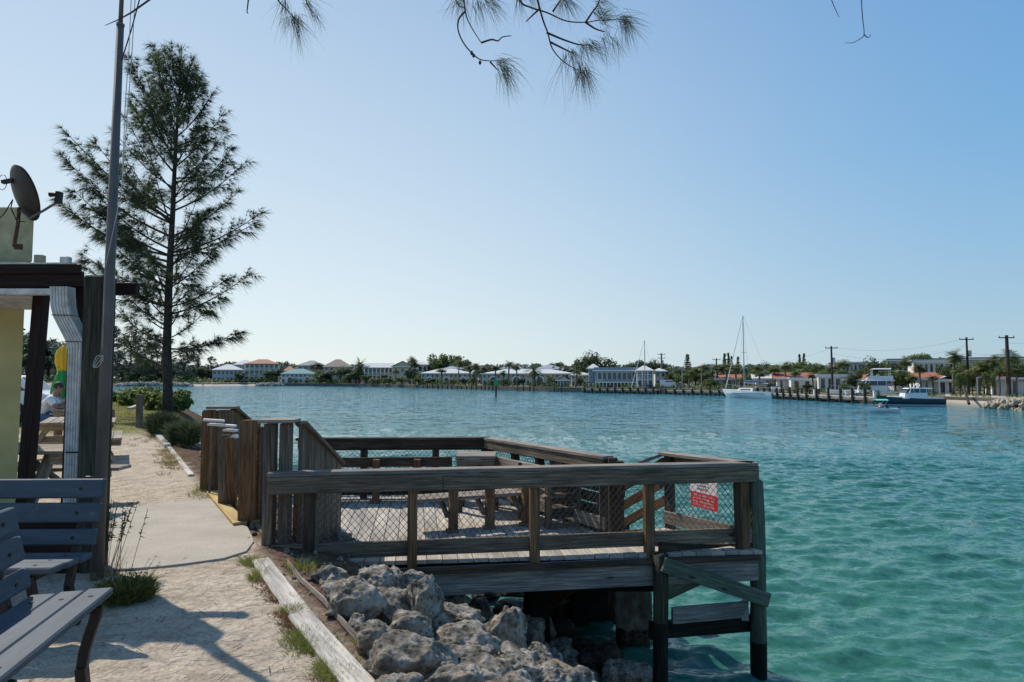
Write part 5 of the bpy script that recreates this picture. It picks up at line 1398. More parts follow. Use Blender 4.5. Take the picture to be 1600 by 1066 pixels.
# ================================================================== the far shore
LZ = WZ + .92
shore = [(-500, 599.5), (-200, 600), (100, 601), (160, 602.5), (330, 603), (400, 602.5), (480, 603), (560, 604), (660, 606.5), (770, 609.5), (860, 612), (960, 614), (1060, 616), (1140, 618), (1190, 621), (1300, 627), (1372, 630), (1480, 634), (1600, 640), (1750, 652), (2000, 690)]
SPX = [a for a, b in shore]; SD = [(EYE - WZ) * 1000 / (b - 590.0) for a, b in shore]
def sdep(px): return float(np.interp(px, SPX, SD))
def SP(px, back=0.0, z=0.0):
    d = sdep(px) + back; return V((px - 800) / F * d, d, z)
# land sheet reaching far back, with a seawall edge
def land():
    mb = MB(); front = [SP(px) for px in np.linspace(-500, 2000, 160)]
    n = len(front); rows = [(0, WZ - .6), (.02, LZ), (14, LZ + .1), (60, LZ + .5), (400, LZ + 1.0), (2600, LZ + 2)]
    b = 0
    for k, (bk, z) in enumerate(rows):
        for p in front:
            q = p * ((p.y + bk) / p.y); mb.v.append((q.x, q.y, z + (.0 if k < 2 else .15 * noise.noise(q * .05))))
    for k in range(len(rows) - 1):
        for i in range(n - 1): mb.f.append((k * n + i, k * n + i + 1, (k + 1) * n + i + 1, (k + 1) * n + i)); mb.uv.append([(0, 0)] * 4); mb.m.append(0 if k == 0 else 1)
    m1 = plain('seawall_concrete', (.10, .09, .08), .95, 0, .4, .6)
    m2 = plain('far_lawn_and_sand', (.17, .16, .09), 1, 0, .5, .12, .05)
    o = mb.build('far_shore_ground', [m1, m2]); tag(o, kind='structure')
    # sandy beach at the left and sandy lot at the right
    for nm, a, b_, wide, z in (('beach', -400, 415, 7, LZ + .12), ('sand_lot', 1475, 1640, 10, LZ + .10)):
        mb = MB(); fr = [SP(px) for px in np.linspace(a, b_, 60)]; n = len(fr)
        for bk, zz in ((-5, WZ - .12), (-1.5, WZ + .12), (0, LZ - .3), (wide * .3, z), (wide, z + .03)):
            for i, p in enumerate(fr):
                if nm == 'sand_lot' and bk < 0: bk = .0 - .05 * (bk < -3)
                e = 1.0; q = p * ((p.y + bk * e) / p.y); mb.v.append((q.x, q.y, zz))
        for k in range(4):
            for i in range(n - 1): mb.f.append((k * n + i, k * n + i + 1, (k + 1) * n + i + 1, (k + 1) * n + i)); mb.uv.append([(0, 0)] * 4); mb.m.append(0)
        o = mb.build(nm, plain(nm + '_sand', (.40, .36, .31), 1, 0, .12, .5, .05), smooth=True); tag(o, kind='structure')
land()

# ---- prototypes of far trees (unit about 8 m tall), built once and copied
PROTO = {}
def proto(key, fn): PROTO[key] = fn
def mk(name, parts):
    r = bpy.data.objects.new(name, None); KIDS[r.name] = []
    for pn, mb, mat, sm in parts:
        me_o = mb.build(pn, mat, None, smooth=sm); C.objects.unlink(me_o); KIDS[r.name].append(me_o)
    return r
def tree_broad(seed, mat, n=2600, airy=.5, s=.46, wide=1.0):
    random.seed(seed); mb = MB(); tk = MB()
    tk.tube([(0, 0, -.3), (.05, .02, 1.6), (-.1, .1, 3.4), (.1, 0, 5.6)], [.26, .2, .15, .06], 7)
    k = 17
    for i in range(k):
        th = random.uniform(0, 6.28); r = 2.5 * wide * math.sqrt(random.random()); z = 4.7 + random.uniform(-2.1, 1.9) * (1 - .32 * r / 2.5 / wide)
        c = (r * math.cos(th), r * math.sin(th), z); q = random.uniform(.8, 1.5)
        leafcloud(mb, c, q * 1.15, q * 1.15, q * .85, n // k, s, airy)
        tk.tube([(0, 0, 1.6 + random.random()), (c[0] * .5, c[1] * .5, z * .65), c], [.09, .06, .02], 5, False)
    return mk('broadleaf_tree', [('crown', mb, mat, False), ('trunk', tk, M['bark'], True)])
def tree_palm(seed, big=False):
    random.seed(seed); mb = MB(); tk = MB()
    bend = random.uniform(-.6, .6); H = 6.6 if not big else 4.4
    pts = [(bend * (f ** 2), 0, H * f - .2) for f in (0, .25, .5, .75, 1)]; r = .17 if not big else .34
    tk.tube(pts, [r * 1.25, r, r, r * .9, r * 1.1], 8); top = Vector(pts[-1])
    nf = 52 if not big else 70; Lf = 1.7 if not big else 3.0
    for i in range(nf):
        a = random.uniform(0, 6.28); e = random.uniform(-.75, 1.25); dv = V(math.cos(a) * math.cos(e), math.sin(a) * math.cos(e), math.sin(e)); L = Lf * random.uniform(.75, 1.1)
        p = top.copy(); k = 6; prevp = p
        for j in range(k):
            dv = (dv + V(0, 0, -.20)).normalized(); q = prevp + dv * L / k
            side = dv.cross(V(0, 0, 1)); side = side.normalized() if side.length > .01 else V(1, 0, 0)
            wv = (.5 if not big else .34) * math.sin(PI * (j + .8) / (k + .6))
            for sg in (-1, 1):
                for h in (0, .5):
                    o = prevp.lerp(q, h); e2 = o + side * sg * wv * 1.3 + dv * wv * .8 + V(0, 0, -.12 * wv)
                    mb.face([o, o + dv * L / k * .36, e2])
            prevp = q
    return mk('palm_tree', [('crown', mb, M['palm'], False), ('trunk', tk, M['bark_pale'], True)])
def tree_norfolk(seed):
    random.seed(seed); mb = MB(); tk = MB(); tk.tube([(0, 0, -.2), (0, 0, 8)], [.16, .02], 6)
    for L in range(15):
        z = 1.3 + L * .46; r = 1.55 * (1 - (L / 15) ** 1.5) + .12
        for b in range(7):
            a = random.uniform(0, 6.28)
            for i in range(26):
                f = random.random(); p = V(math.cos(a) * r * f, math.sin(a) * r * f, z + .12 * f + random.gauss(0, .09)); p += V(random.gauss(0, .12), random.gauss(0, .12), 0)
                u = V(random.gauss(0, 1), random.gauss(0, 1), random.gauss(0, .6)).normalized(); v = u.orthogonal().normalized(); s = .17
                mb.face([p - u * s, p - v * s * .6, p + u * s, p + v * s * .6])
    return mk('norfolk_pine', [('crown', mb, M['leaf_dark'], False), ('trunk', tk, M['bark'], True)])
def tree_wispy(seed):
    random.seed(seed); wd = MB(); lf = MB(); tk = MB(); tk.tube([(0, 0, -.2), (.15, 0, 3), (0, 0, 6), (.1, 0, 8.2)], [.17, .12, .08, .02], 7)
    for i in range(46):
        z = random.uniform(1.8, 7.6); a = random.uniform(0, 6.28); r = (2.6 if z < 5 else 2.6 - (z - 5) * .75) * random.uniform(.5, 1)
        c = branch_curve((0, 0, z), (math.cos(a) * r, math.sin(a) * r, z + r * .45), .06, 4); wd.tube(c, [.045, .03, .02, .012, .008], 4, False)
        for k in range(9):
            f = random.uniform(.3, 1) * 4; j = min(int(f), 3); p = c[j].lerp(c[j + 1], f - j)
            for q in range(9): blade(lf, p, (random.gauss(math.cos(a), .8), random.gauss(math.sin(a), .8), random.gauss(.2, .7)), random.uniform(.3, .75), .075, .4, 1)
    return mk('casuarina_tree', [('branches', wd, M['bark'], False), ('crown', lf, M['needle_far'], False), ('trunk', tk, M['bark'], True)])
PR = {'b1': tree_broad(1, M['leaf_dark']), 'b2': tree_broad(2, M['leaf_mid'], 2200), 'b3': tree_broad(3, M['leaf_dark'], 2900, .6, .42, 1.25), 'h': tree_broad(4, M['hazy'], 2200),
      'g': tree_broad(5, M['leaf_mid'], 2900, .55, .40, 1.15), 'p': tree_palm(6), 'p2': tree_palm(16), 'd': tree_palm(7, True), 'n': tree_norfolk(8), 'w': tree_wispy(9), 'w2': tree_wispy(19)}
UNIT_W = {'b1': 6.6, 'b2': 6.6, 'b3': 8.2, 'h': 6.6, 'g': 7.6, 'p': 2.8, 'p2': 2.8, 'd': 5.6, 'n': 3.2, 'w': 6, 'w2': 6}
UNIT_H = {'b1': 7.6, 'b2': 7.6, 'b3': 7.6, 'h': 7.6, 'g': 7.6, 'p': 7.6, 'p2': 7.6, 'd': 6.5, 'n': 8.1, 'w': 8.5, 'w2': 8.5}
KN = {'b1': ('dark broadleaf tree', 'broadleaf_tree'), 'b2': ('mid green broadleaf tree', 'broadleaf_tree'), 'b3': ('wide dark broadleaf tree', 'broadleaf_tree'), 'h': ('hazy grey green tree', 'broadleaf_tree'), 'g': ('rounded green tree', 'broadleaf_tree'),
      'p': ('slim palm', 'palm_tree'), 'p2': ('slim palm', 'palm_tree'), 'd': ('big date palm', 'palm_tree'), 'n': ('pointed norfolk pine', 'norfolk_pine'), 'w': ('wispy casuarina', 'casuarina_tree'), 'w2': ('wispy casuarina', 'casuarina_tree')}
anchors = [(20, 'behind the yellow building'), (85, 'between the pergola posts'), (150, 'behind the flagpole'), (225, 'left of the lone casuarina trunk'), (300, 'right of the lone casuarina trunk'), (358, 'by the pale blue house'), (410, 'by the red roofed mansion'), (470, 'by the teal roofed house'), (525, 'by the brown roofed house'),
 (590, 'by the cream gabled house'), (635, 'by the tall cream villa'), (700, 'by the left cream condominium'), (790, 'by the long cream condominium, left half'), (850, 'by the long cream condominium, right half'), (905, 'left of the restaurant'), (960, 'behind the restaurant'), (1020, 'right of the restaurant'),
 (1065, 'above the white trailer'), (1110, 'left of the pink house'), (1160, 'behind the tall sailboat'), (1225, 'by the orange roofed bungalow'), (1275, 'left of the tallest utility pole'), (1325, 'by the white hilltop house'), (1385, 'behind the white motor yacht'), (1440, 'behind the navy hulled boat'), (1490, 'left of the sandy lot'), (1540, 'behind the sandy lot'), (1590, 'at the right edge of the far shore')]
trees = [ # x, top y, width px, kind, metres behind the shore line, base lift
 (12,508,66,'h',20),(45,512,52,'b1',16),(78,518,52,'b1',24),(110,530,50,'h',20),(60,545,40,'b1',10),(98,556,36,'b1',10),(140,552,40,'h',25),
 (176,500,46,'w',12),(205,516,48,'w2',16),(238,528,44,'w',10),(256,514,50,'w2',20),(288,536,46,'w',12),(222,555,36,'w2',6),(330,553,26,'w',30),
 (168,566,30,'h',26),(192,563,38,'h',22),(216,569,30,'b2',14),(243,572,34,'h',14),(268,574,34,'b1',16),(292,577,30,'h',12),(318,570,22,'b1',20),(337,578,22,'b1',28),(310,558,11,'n',30),(205,580,26,'g',5),(232,584,30,'g',4),(298,584,22,'b2',8),
 (364,560,34,'b1',60),(392,561,24,'b1',60),(372,580,16,'b1',4),(430,574,26,'b1',5),(424,585,16,'b2',3),(443,559,20,'b1',50),(456,563,24,'b1',60),(402,588,10,'d',3),(500,577,24,'b2',6),(517,575,36,'b1',5),(493,566,18,'p',30),(531,569,22,'d',8),(548,571,22,'b1',12),(545,583,14,'b2',4),
 (561,556,26,'d',6),(557,578,22,'b1',4),(573,585,18,'g',3),(590,590,26,'g',2),(608,590,24,'g',2),(617,577,10,'p',6),(628,589,24,'g',2),(641,556,14,'p',7),(649,562,14,'p2',8),(646,573,22,'b1',6),(654,588,20,'b2',2),(660,578,16,'b2',5),
 (672,562,26,'b1',40),(688,549,34,'b2',40),(706,551,34,'b2',44),(722,556,32,'b1',40),(690,574,14,'p',4),(735,568,14,'p',4),(744,566,14,'p2',3),(716,562,11,'p',6),(763,567,30,'b1',40),(752,572,16,'p',20),
 (775,569,14,'p',3),(787,578,10,'p2',4),(794,563,15,'p',4),(808,566,13,'p2',3),(835,566,34,'d',3),(858,583,17,'d',3),(845,564,22,'b1',45),(873,563,28,'g',42),(889,566,24,'b1',40),(900,577,13,'p',4),(905,574,12,'b2',20),(821,572,16,'b1',40),
 (932,547,52,'b3',24),(912,556,24,'b1',30),(966,567,16,'b1',34),(978,570,14,'b1',34),(996,556,27,'b1',26),(1012,559,26,'b3',28),(1030,561,24,'b3',30),
 (1044,573,26,'b2',20),(1058,571,28,'b1',18),(1074,553,14,'n',20),(1076,579,14,'p',6),(1086,571,26,'b2',16),(1097,568,15,'p',8),(1108,574,26,'b1',16),(1120,567,18,'p2',8),(1121,572,24,'b1',14),(1110,591,18,'b2',2),(1104,594,12,'g',2),
 (1132,552,10,'n',24),(1138,551,9,'n',26),(1143,556,8,'n',22),(1153,557,10,'n',22),(1134,567,18,'p',8),(1150,568,17,'p2',8),(1146,574,26,'b2',16),(1171,566,22,'b1',20),(1182,570,22,'b2',18),(1178,570,17,'p',8),(1194,572,22,'b1',18),
 (1207,563,28,'b3',34),(1212,570,17,'p',8),(1226,563,16,'p2',8),(1232,566,26,'b2',26),(1246,561,30,'g',30),(1249,553,9,'n',34),(1256,552,9,'n',34),(1268,560,14,'b1',40),(1262,568,24,'b2',22),(1277,565,26,'b2',24),(1288,571,22,'b1',20),(1297,569,17,'p',14),(1318,560,18,'p2',28),(1316,572,20,'b1',12),(1310,577,14,'p',10),
 (1346,574,24,'g',18),(1362,568,26,'b2',18),(1376,555,42,'b3',14),(1388,560,34,'b1',14),(1398,574,28,'b2',10),(1410,576,26,'g',10),(1418,556,16,'p',20),(1430,549,28,'g',34),(1444,547,30,'g',34),(1458,553,30,'g',36),(1437,567,18,'p2',8),(1471,563,20,'b1',12),(1487,545,21,'p',6),
 (1482,568,22,'b2',12),(1503,563,22,'b2',10),(1500,580,18,'g',4),(1528,562,20,'p',6),(1536,567,28,'b1',12),(1518,572,20,'b2',8),(1552,552,20,'p2',7),(1556,565,24,'b1',14),(1571,545,24,'p',6),(1580,562,24,'b2',12),(1594,561,22,'b1',12),(1608,556,24,'b1',12),(1545,578,16,'g',3),(1352,596,16,'g',2),(1262,598,12,'b1',2),(1202,596,12,'b1',2),(1320,598,14,'g',2),(1245,598,10,'d',3),(1625,550,30,'b2',14),(1650,545,30,'b1',14),(1404,564,30,'g',40),(1424,567,28,'b2',30),(1452,566,26,'b1',26),(1476,568,26,'g',24),(1496,562,28,'b2',26),(1512,565,28,'g',24),(1530,561,30,'b1',28),(1548,563,30,'b2',26),(1566,560,30,'g',24),(1586,557,30,'b2',22),(1604,560,30,'b1',20),(1365,575,26,'b2',12),(1336,577,22,'b1',8),(1300,572,22,'b2',16),(1284,577,20,'g',12),(1216,574,22,'b2',14),(1200,577,20,'g',12),(1166,580,20,'b2',6),(1126,580,20,'b2',12),(1102,580,22,'g',6),(1066,582,24,'b2',8),(1048,580,22,'g',10),(1455,585,14,'p',5),(1424,584,16,'p2',5),(1498,572,16,'p',6),(1510,577,15,'p2',5),(1526,573,17,'p',5),(1541,570,17,'p2',6),(1560,575,15,'p',5),(1587,570,17,'p2',6),(1186,579,16,'p2',5),(1240,577,16,'p',5),(1270,581,14,'p2',4),(905,588,14,'b2',6),(870,590,12,'b1',4),(812,590,14,'b1',3),(790,592,12,'b2',3),(770,592,12,'b1',3),(725,590,14,'b1',3),(708,592,12,'b2',3),(680,590,14,'b1',4),(665,592,12,'b2',3),(740,590,12,'b2',3),(480,592,10,'b2',2),(462,593,10,'g',2),(600,584,12,'p',4),(584,590,14,'b2',2)]
byk = {}
for x, yt, w_, k, bk in trees:
    a = min(anchors, key=lambda q: abs(q[0] - x))[1]; byk.setdefault((KN[k][0], a), []).append(x)
ordn = ['leftmost', 'second', 'third', 'fourth', 'fifth', 'sixth', 'seventh', 'eighth', 'ninth', 'tenth', 'eleventh', 'twelfth', 'thirteenth', 'fourteenth']
random.seed(77)
used_l = {}
for x, yt, w_, k, bk in trees:
    d = sdep(x) + bk; top = P(x, yt, d); g = LZ + .1; h = top.z - g; sz = h / UNIT_H[k]; sx = w_ * d / F / UNIT_W[k] * (1.45 if k in ('p', 'p2') else 1.25)
    a = min(anchors, key=lambda q: abs(q[0] - x))[1]; xs = sorted(byk[(KN[k][0], a)]); nm = KN[k][0]
    if len(xs) > 1: i = xs.index(x); nm = (f'{ordn[i]} {nm}' if i == 0 else f'{ordn[i]} {nm} from the left')
    elif k in 'pwn' : nm = 'single ' + nm
    else: nm = ('tall ' if yt < 562 else 'low ' if yt > 580 else '') + nm
    lab = f'{nm} {a}'
    used_l[lab] = used_l.get(lab, 0) + 1
    if used_l[lab] > 1: lab += ', farther back'
    s2_ = max(.35 * sz, min(sx, sz * 2.4)) if k not in ('p', 'p2') else sx
    sz_ = sz
    copy_tree(PR[k], (top.x, d, g), random.uniform(0, 6.28), (s2_, s2_, sz_), lab, 'trees along the far shore', 'palm' if 'palm' in KN[k][0] else 'tree')
# rename copies by their kind (they take Blender's suffix)
# woodland mass and hedges low behind everything
mb = MB()
for i in range(20000):
    px = random.uniform(-250, 1800); bk = random.uniform(34, 75); d = sdep(px) + bk; x = (px - 800) / F * d
    hh = (590 - (572 - 5 * noise.noise(Vector((px * .02, 0, 1))) - 3 * noise.noise(Vector((px * .09, 0, 5))))) * d / F + EYE
    z = LZ + (hh - LZ) * random.random() ** .7; s = .6 * d / 160
    nn = V(random.gauss(0, .8), random.gauss(-.6, .6), random.gauss(.4, .6)).normalized(); u = nn.orthogonal().normalized(); v = nn.cross(u); p = V(x, d, z)
    mb.face([p - u * s, p - v * s * .7, p + u * s, p + v * s * .7])
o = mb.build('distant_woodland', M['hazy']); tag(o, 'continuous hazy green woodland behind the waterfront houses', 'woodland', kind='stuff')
mb = MB()
for i in range(9000):
    px = random.uniform(-200, 1700); 
    if noise.noise(Vector((px * .035, 0, 8))) < -.12 and px > 420: continue
    bk = random.uniform(1.5, 9); d = sdep(px) + bk; x = (px - 800) / F * d; hmax = (1.0 + 1.0 * noise.noise(Vector((px * .06, 2, 8)))) * d / 150
    if px > 1480: hmax *= .5
    z = LZ + hmax * random.random(); s = .22 * d / 130; nn = V(random.gauss(0, .8), random.gauss(-.6, .6), random.gauss(.4, .6)).normalized(); u = nn.orthogonal().normalized(); v = nn.cross(u); p = V(x, d, z)
    mb.face([p - u * s, p - v * s * .7, p + u * s, p + v * s * .7])
o = mb.build('hedges', M['leaf_mid']); tag(o, 'low hedges and garden plants along the far seawall', 'hedge', kind='stuff')

# ---- houses
def wallm(n, c): return plain(n, c, .85, 0, .06, .4, .2)
HW = {'cream': wallm('cream_stucco', (.52, .47, .36)), 'white': wallm('white_stucco', (.62, .61, .58)), 'blue': wallm('pale_blue_siding', (.34, .42, .47)), 'grey': wallm('grey_siding', (.36, .37, .37)), 'bluegrey': wallm('blue_grey_siding', (.22, .29, .36)), 'tan': wallm('tan_stucco', (.40, .34, .26)), 'pink': wallm('pink_stucco', (.55, .45, .38))}
def roofm(n, c): 
    m, nt, b = newmat(n); tc = nt.nodes.new('ShaderNodeTexCoord'); wv = nt.nodes.new('ShaderNodeTexWave'); wv.inputs['Scale'].default_value = 1.2; wv.inputs['Distortion'].default_value = .6; nt.links.new(tc.outputs['Object'], wv.inputs['Vector'])
    r = ramp(nt, [(0, tuple(x * .72 for x in c)), (1, c)]); nt.links.new(wv.outputs['Fac'], r.inputs['Fac']); nt.links.new(r.outputs['Color'], b.inputs['Base Color']); b.inputs['Roughness'].default_value = .75; return m
HR = {'white': roofm('white_metal_roof', (.55, .56, .57)), 'red': roofm('red_tile_roof', (.34, .13, .09)), 'orange': roofm('orange_tile_roof', (.36, .12, .065)), 'brown': roofm('brown_tile_roof', (.27, .20, .17)), 'grey': roofm('grey_shingle_roof', (.25, .26, .27)), 'teal': roofm('teal_metal_roof', (.10, .26, .27)), 'bluegrey': roofm('slate_roof', (.26, .31, .37))}
def house(name, label, x0, x1, bk, ye, yr, wall, roof, floors=2, nw=6, rtype='hip', dep=9, ybase=None, jit=0.0, over=.5, trim='white', balcony=False, winw=.55, arches=0, door=True, cat='house', skip=()):
    xc = (x0 + x1) / 2; bk = max(bk, sdep(x0) - sdep(xc) + 3); d = sdep(xc) + bk; c = P(xc, 590, d); W = (x1 - x0) * d / F; zb = LZ + .1
    he = P(xc, ye, d).z - zb; hr = P(xc, yr, d).z - zb
    rz = -math.atan2(c.x, c.y) * .8 + jit
    t = thing(name, label, cat, (c.x, c.y, zb), rz)
    mb = MB(); mb.box(-W/2, W/2, 0, dep, -.6, he); mb.build('wall', HW[wall], t)
    rm = HR[roof]; o = over; mb = MB()
    if rtype == 'hip':
        k = min(W, dep) * .5; a = [(-W/2 - o, -o), (W/2 + o, -o), (W/2 + o, dep + o), (-W/2 - o, dep + o)]
        r0 = (-W/2 + min(k, W * .42), dep / 2, hr); r1 = (W/2 - min(k, W * .42), dep / 2, hr); e = [(x, y, he + .004) for x, y in a]
        mb.face([e[0], e[1], r1, r0]); mb.face([e[1], e[2], r1]); mb.face([e[2], e[3], r0, r1]); mb.face([e[3], e[0], r0]); mb.face(e[::-1])
    elif rtype == 'gable':   # ridge along x
        e = [(-W/2 - o, -o, he), (W/2 + o, -o, he), (W/2 + o, dep + o, he), (-W/2 - o, dep + o, he)]; r0 = (-W/2 - o, dep/2, hr); r1 = (W/2 + o, dep/2, hr)
        mb.face([e[0], e[1], r1, r0]); mb.face([e[2], e[3], r0, r1]); mb.face([e[1], e[2], r1]); mb.face([e[3], e[0], r0]); mb.face(e[::-1])
    elif rtype == 'front':   # gable faces the water
        e = [(-W/2 - o, -o, he), (W/2 + o, -o, he), (W/2 + o, dep + o, he), (-W/2 - o, dep + o, he)]; r0 = (0, -o, hr); r1 = (0, dep + o, hr)
        mb.face([e[0], r0, r1, e[3]]); mb.face([e[1], e[2], r1, r0]); mb.face([e[3], r1, e[2]]); mb.face(e[::-1])
        m2 = MB(); m2.face([(-W/2, -.02, he), (W/2, -.02, he), (0, -.02, hr - .25)]); m2.build('gable', HW[wall], t)
    else:
        mb.box(-W/2 - o * .4, W/2 + o * .4, -o * .4, dep + o * .4, he + .003, he + max(.2, hr - he))
    mb.build('roof', rm, t)
    mb = MB(); mb.box(-W/2 - o * 1.01, W/2 + o * 1.01, -o - .06, -o - .003, he - .16, he + .08); mb.build('eave_trim', M['white_paint'], t)
    fh = he / floors; ww = W / nw
    for f in range(floors):
        for i in range(nw):
            if (f, i) in skip: continue
            xx = -W/2 + ww * (i + .5); a = ww * winw / 2; z0 = f * fh + fh * (.30 if f or not door else .08); z1 = f * fh + fh * .82
            mb = MB(); mb.box(xx - a - .08, xx + a + .08, -.07, -.003, z0 - .08, z1 + .08); wd_ = mb.build('window', M['white_paint'], t)
            mb = MB(); mb.box(xx - a, xx + a, -.09, -.073, z0, z1); mb.build('pane', M['glass_dark'], wd_)
    if balcony:
        for f in range(1, floors):
            mb = MB(); mb.box(-W/2, W/2, -1.5, -.1, f * fh - .12, f * fh + .03); mb.build('balcony', M['white_paint'], t)
            mb = MB(); mb.box(-W/2, W/2, -1.5, -1.45, f * fh + .85, f * fh + .95)
            for i in range(int(W / .5)): mb.box(-W/2 + i * .5, -W/2 + i * .5 + .07, -1.49, -1.46, f * fh + .03, f * fh + .85)
            mb.build('railing', M['white_paint'], t)
        for i in range(nw + 1):
            xx = -W/2 + ww * i; xx = max(-W/2 + .12, min(W/2 - .12, xx)); mb = MB(); mb.box(xx - .12, xx + .12, -1.45, -1.2, -.3, he); mb.build('column', M['white_paint'], t)
        mb = MB(); mb.box(-W/2 - o, W/2 + o, -1.75, -o - .05, he - .02, he + .12); mb.build('porch_roof', rm, t)
    if arches:
        for i in range(arches):
            xx = -W/2 + W * (i + .5) / arches; rr = min(1.15, W / arches * .2); n = 10
            pr_ = [(xx - rr, 0)] + [(xx + rr * math.cos(PI - PI * k / n), 1.3 + rr * math.sin(PI - PI * k / n)) for k in range(n + 1)] + [(xx + rr, 0)]
            mb = MB(); mb.extrude(pr_, (0, -.4, 0), (1, 0, 0), (0, 0, 1), (0, .32, 0)); ar = mb.build('entry_arch', M['white_paint'], t)
            pr_ = [(xx + (a - xx) * .7, b * .84) for a, b in pr_]; mb = MB(); mb.extrude(pr_, (0, -.43, 0), (1, 0, 0), (0, 0, 1), (0, .027, 0)); mb.build('arch_opening', M['glass_dark'], ar)
    return t
house('house', 'pale blue two storey house with a white hip roof left of the mansion', 334, 376, 9, 578, 569, 'blue', 'white', 2, 7, winw=.7)
house('house', 'grey house with a white hip roof rising behind the pale blue house', 366, 398, 28, 570, 562, 'grey', 'white', 2, 5)
house('mansion', 'three storey cream mansion with a red tile hip roof and white balconies', 384, 434, 10, 569, 561, 'cream', 'red', 3, 7, balcony=True, winw=.6, cat='mansion')
house('house', 'low house with a small red roof right of the mansion', 443, 460, 24, 580, 572, 'tan', 'red', 2, 3)
house('house', 'grey house with a shingle roof behind the teal roofed house', 466, 506, 30, 571, 563, 'grey', 'grey', 3, 5)
house('house', 'white house with arches and a teal metal roof', 441, 492, 8, 584, 576, 'white', 'teal', 2, 8, arches=2, winw=.6)
house('house', 'tan house with a brown tile roof behind a spreading tree', 506, 548, 30, 573, 561, 'tan', 'brown', 3, 5)
house('house', 'low white garden house between the brown roof and the palm', 528, 566, 12, 587, 584, 'white', 'white', 1, 5, 'flat')
house('house', 'cream gabled house with a white metal roof and a long porch', 570, 613, 16, 575, 567, 'tan', 'white', 2, 7, 'gable', balcony=True, dep=8)
house('villa', 'tall cream villa with a front gable and few windows', 613, 645, 17, 573, 564, 'cream', 'white', 2, 3, 'front', winw=.3, cat='villa')
house('house', 'small white roofed house behind the tall cream villa', 653, 668, 34, 570, 564, 'white', 'white', 2, 2)
house('condominium', 'left cream two storey condominium with a white roof and arched entries', 658, 737, 7, 583.5, 576, 'cream', 'white', 2, 11, 'hip', 10, arches=3, winw=.45, cat='condominium')
house('house', 'slate roofed block peeking over the left cream condominium', 695, 722, 30, 576, 571, 'grey', 'bluegrey', 2, 3)
house('condominium', 'long cream condominium with a white roof behind the date palm', 753, 897, 7, 584, 576.5, 'cream', 'white', 2, 19, 'hip', 11, arches=4, winw=.42, cat='condominium')
house('house', 'slate roofed block over the left half of the long condominium', 783, 818, 34, 576, 570, 'grey', 'bluegrey', 2, 4)
house('house', 'slate roofed block over the right half of the long condominium', 838, 878, 34, 576, 569.5, 'grey', 'bluegrey', 2, 5)
house('gazebo', 'small white gabled porch pavilion by the docks', 871, 890, 4, 594, 586, 'white', 'white', 1, 4, 'front', 3, winw=.6, cat='pavilion')
house('house', 'low cream wing beside the restaurant', 893, 922, 14, 586, 581, 'cream', 'white', 2, 5)
# restaurant on the waterfront
rs = house('restaurant', 'blue grey waterfront restaurant with a band of large dark windows', 930, 1004, 5, 579, 574, 'bluegrey', 'bluegrey', 1, 13, 'flat', 9, winw=0.0, cat='restaurant', skip=tuple((0, i) for i in range(13)))
d_r = sdep(967) + 5; Wr = 74 * d_r / F
hs_ = P(967, 579, d_r).z - (LZ + .1)
for i in range(9):
    xx = -Wr / 2 + Wr * (i + .9) / 9.6; a = Wr / 9.6 * .38
    mb = MB(); mb.box(xx - a - .07, xx + a + .07, -.07, -.003, hs_ * .46 - .07, hs_ * .88 + .07); wd_ = mb.build('window', M['white_paint'], rs); mb = MB(); mb.box(xx - a, xx + a, -.09, -.073, hs_ * .46, hs_ * .88); mb.build('pane', M['glass_dark'], wd_)
mb = MB(); mb.box(-Wr/2, Wr/2, -.08, -.003, -.3, hs_ * .26); mb.build('opening_shade_panel', M['glass_dark'], rs)  # dark panel painted in for the shade of the open lower floor
mb = MB()
for i in range(14): mb.box(-Wr/2 + Wr * i / 13.2, -Wr/2 + Wr * i / 13.2 + .14, -1.2, -1.05, -.3, hs_ * .27)
mb.box(-Wr/2, Wr/2, -1.25, -.09, hs_ * .27, hs_ * .33); mb.build('terrace', M['white_paint'], rs)
house('tower_pavilion', 'square tower with a white pyramid roof at the left end of the restaurant', 920, 935, 5.5, 576, 568.5, 'bluegrey', 'white', 3, 2, 'hip', 4, winw=.35, cat='pavilion')
house('tower_pavilion', 'open corner pavilion with a white pyramid roof at the right end of the restaurant', 995, 1020, 5.2, 580, 571, 'bluegrey', 'white', 2, 3, 'hip', 5.5, winw=.75, balcony=True, cat='pavilion')
house('house', 'pale house half hidden by trees right of the restaurant', 1024, 1040, 16, 580, 575, 'white', 'white', 2, 2)
house('house', 'pink and white cottage left of the tall sailboat', 1118, 1162, 9, 592, 585, 'pink', 'orange', 1, 5, 'gable', 8)
house('house', 'dark windowed grey building above the bungalow roofs', 1234, 1256, 30, 577, 572, 'bluegrey', 'grey', 1, 4, 'flat', 6, winw=.6)
house('bungalow', 'white bungalow with a low gable left of the orange roof', 1182, 1216, 8, 592, 584, 'white', 'white', 1, 3, 'gable', 7, winw=.3, cat='bungalow')
house('bungalow', 'white bungalow under a broad orange tile roof', 1216, 1266, 9, 591, 582, 'white', 'orange', 1, 4, 'gable', 8, winw=.3, cat='bungalow')
house('bungalow', 'long flat roofed white bungalow with wide windows', 1238, 1284, 5, 592, 590, 'white', 'white', 1, 3, 'flat', 5, winw=.4, cat='bungalow')
house('bungalow', 'white garage bungalow with dark open doors by the tallest pole', 1282, 1324, 7, 587, 584.5, 'white', 'white', 1, 4, 'flat', 7, winw=.55, cat='bungalow')
house('bungalow', 'pale blue trimmed bungalow with an orange roof right of the garage', 1322, 1362, 9, 593, 585, 'white', 'orange', 1, 4, 'gable', 7, winw=.35, cat='bungalow')
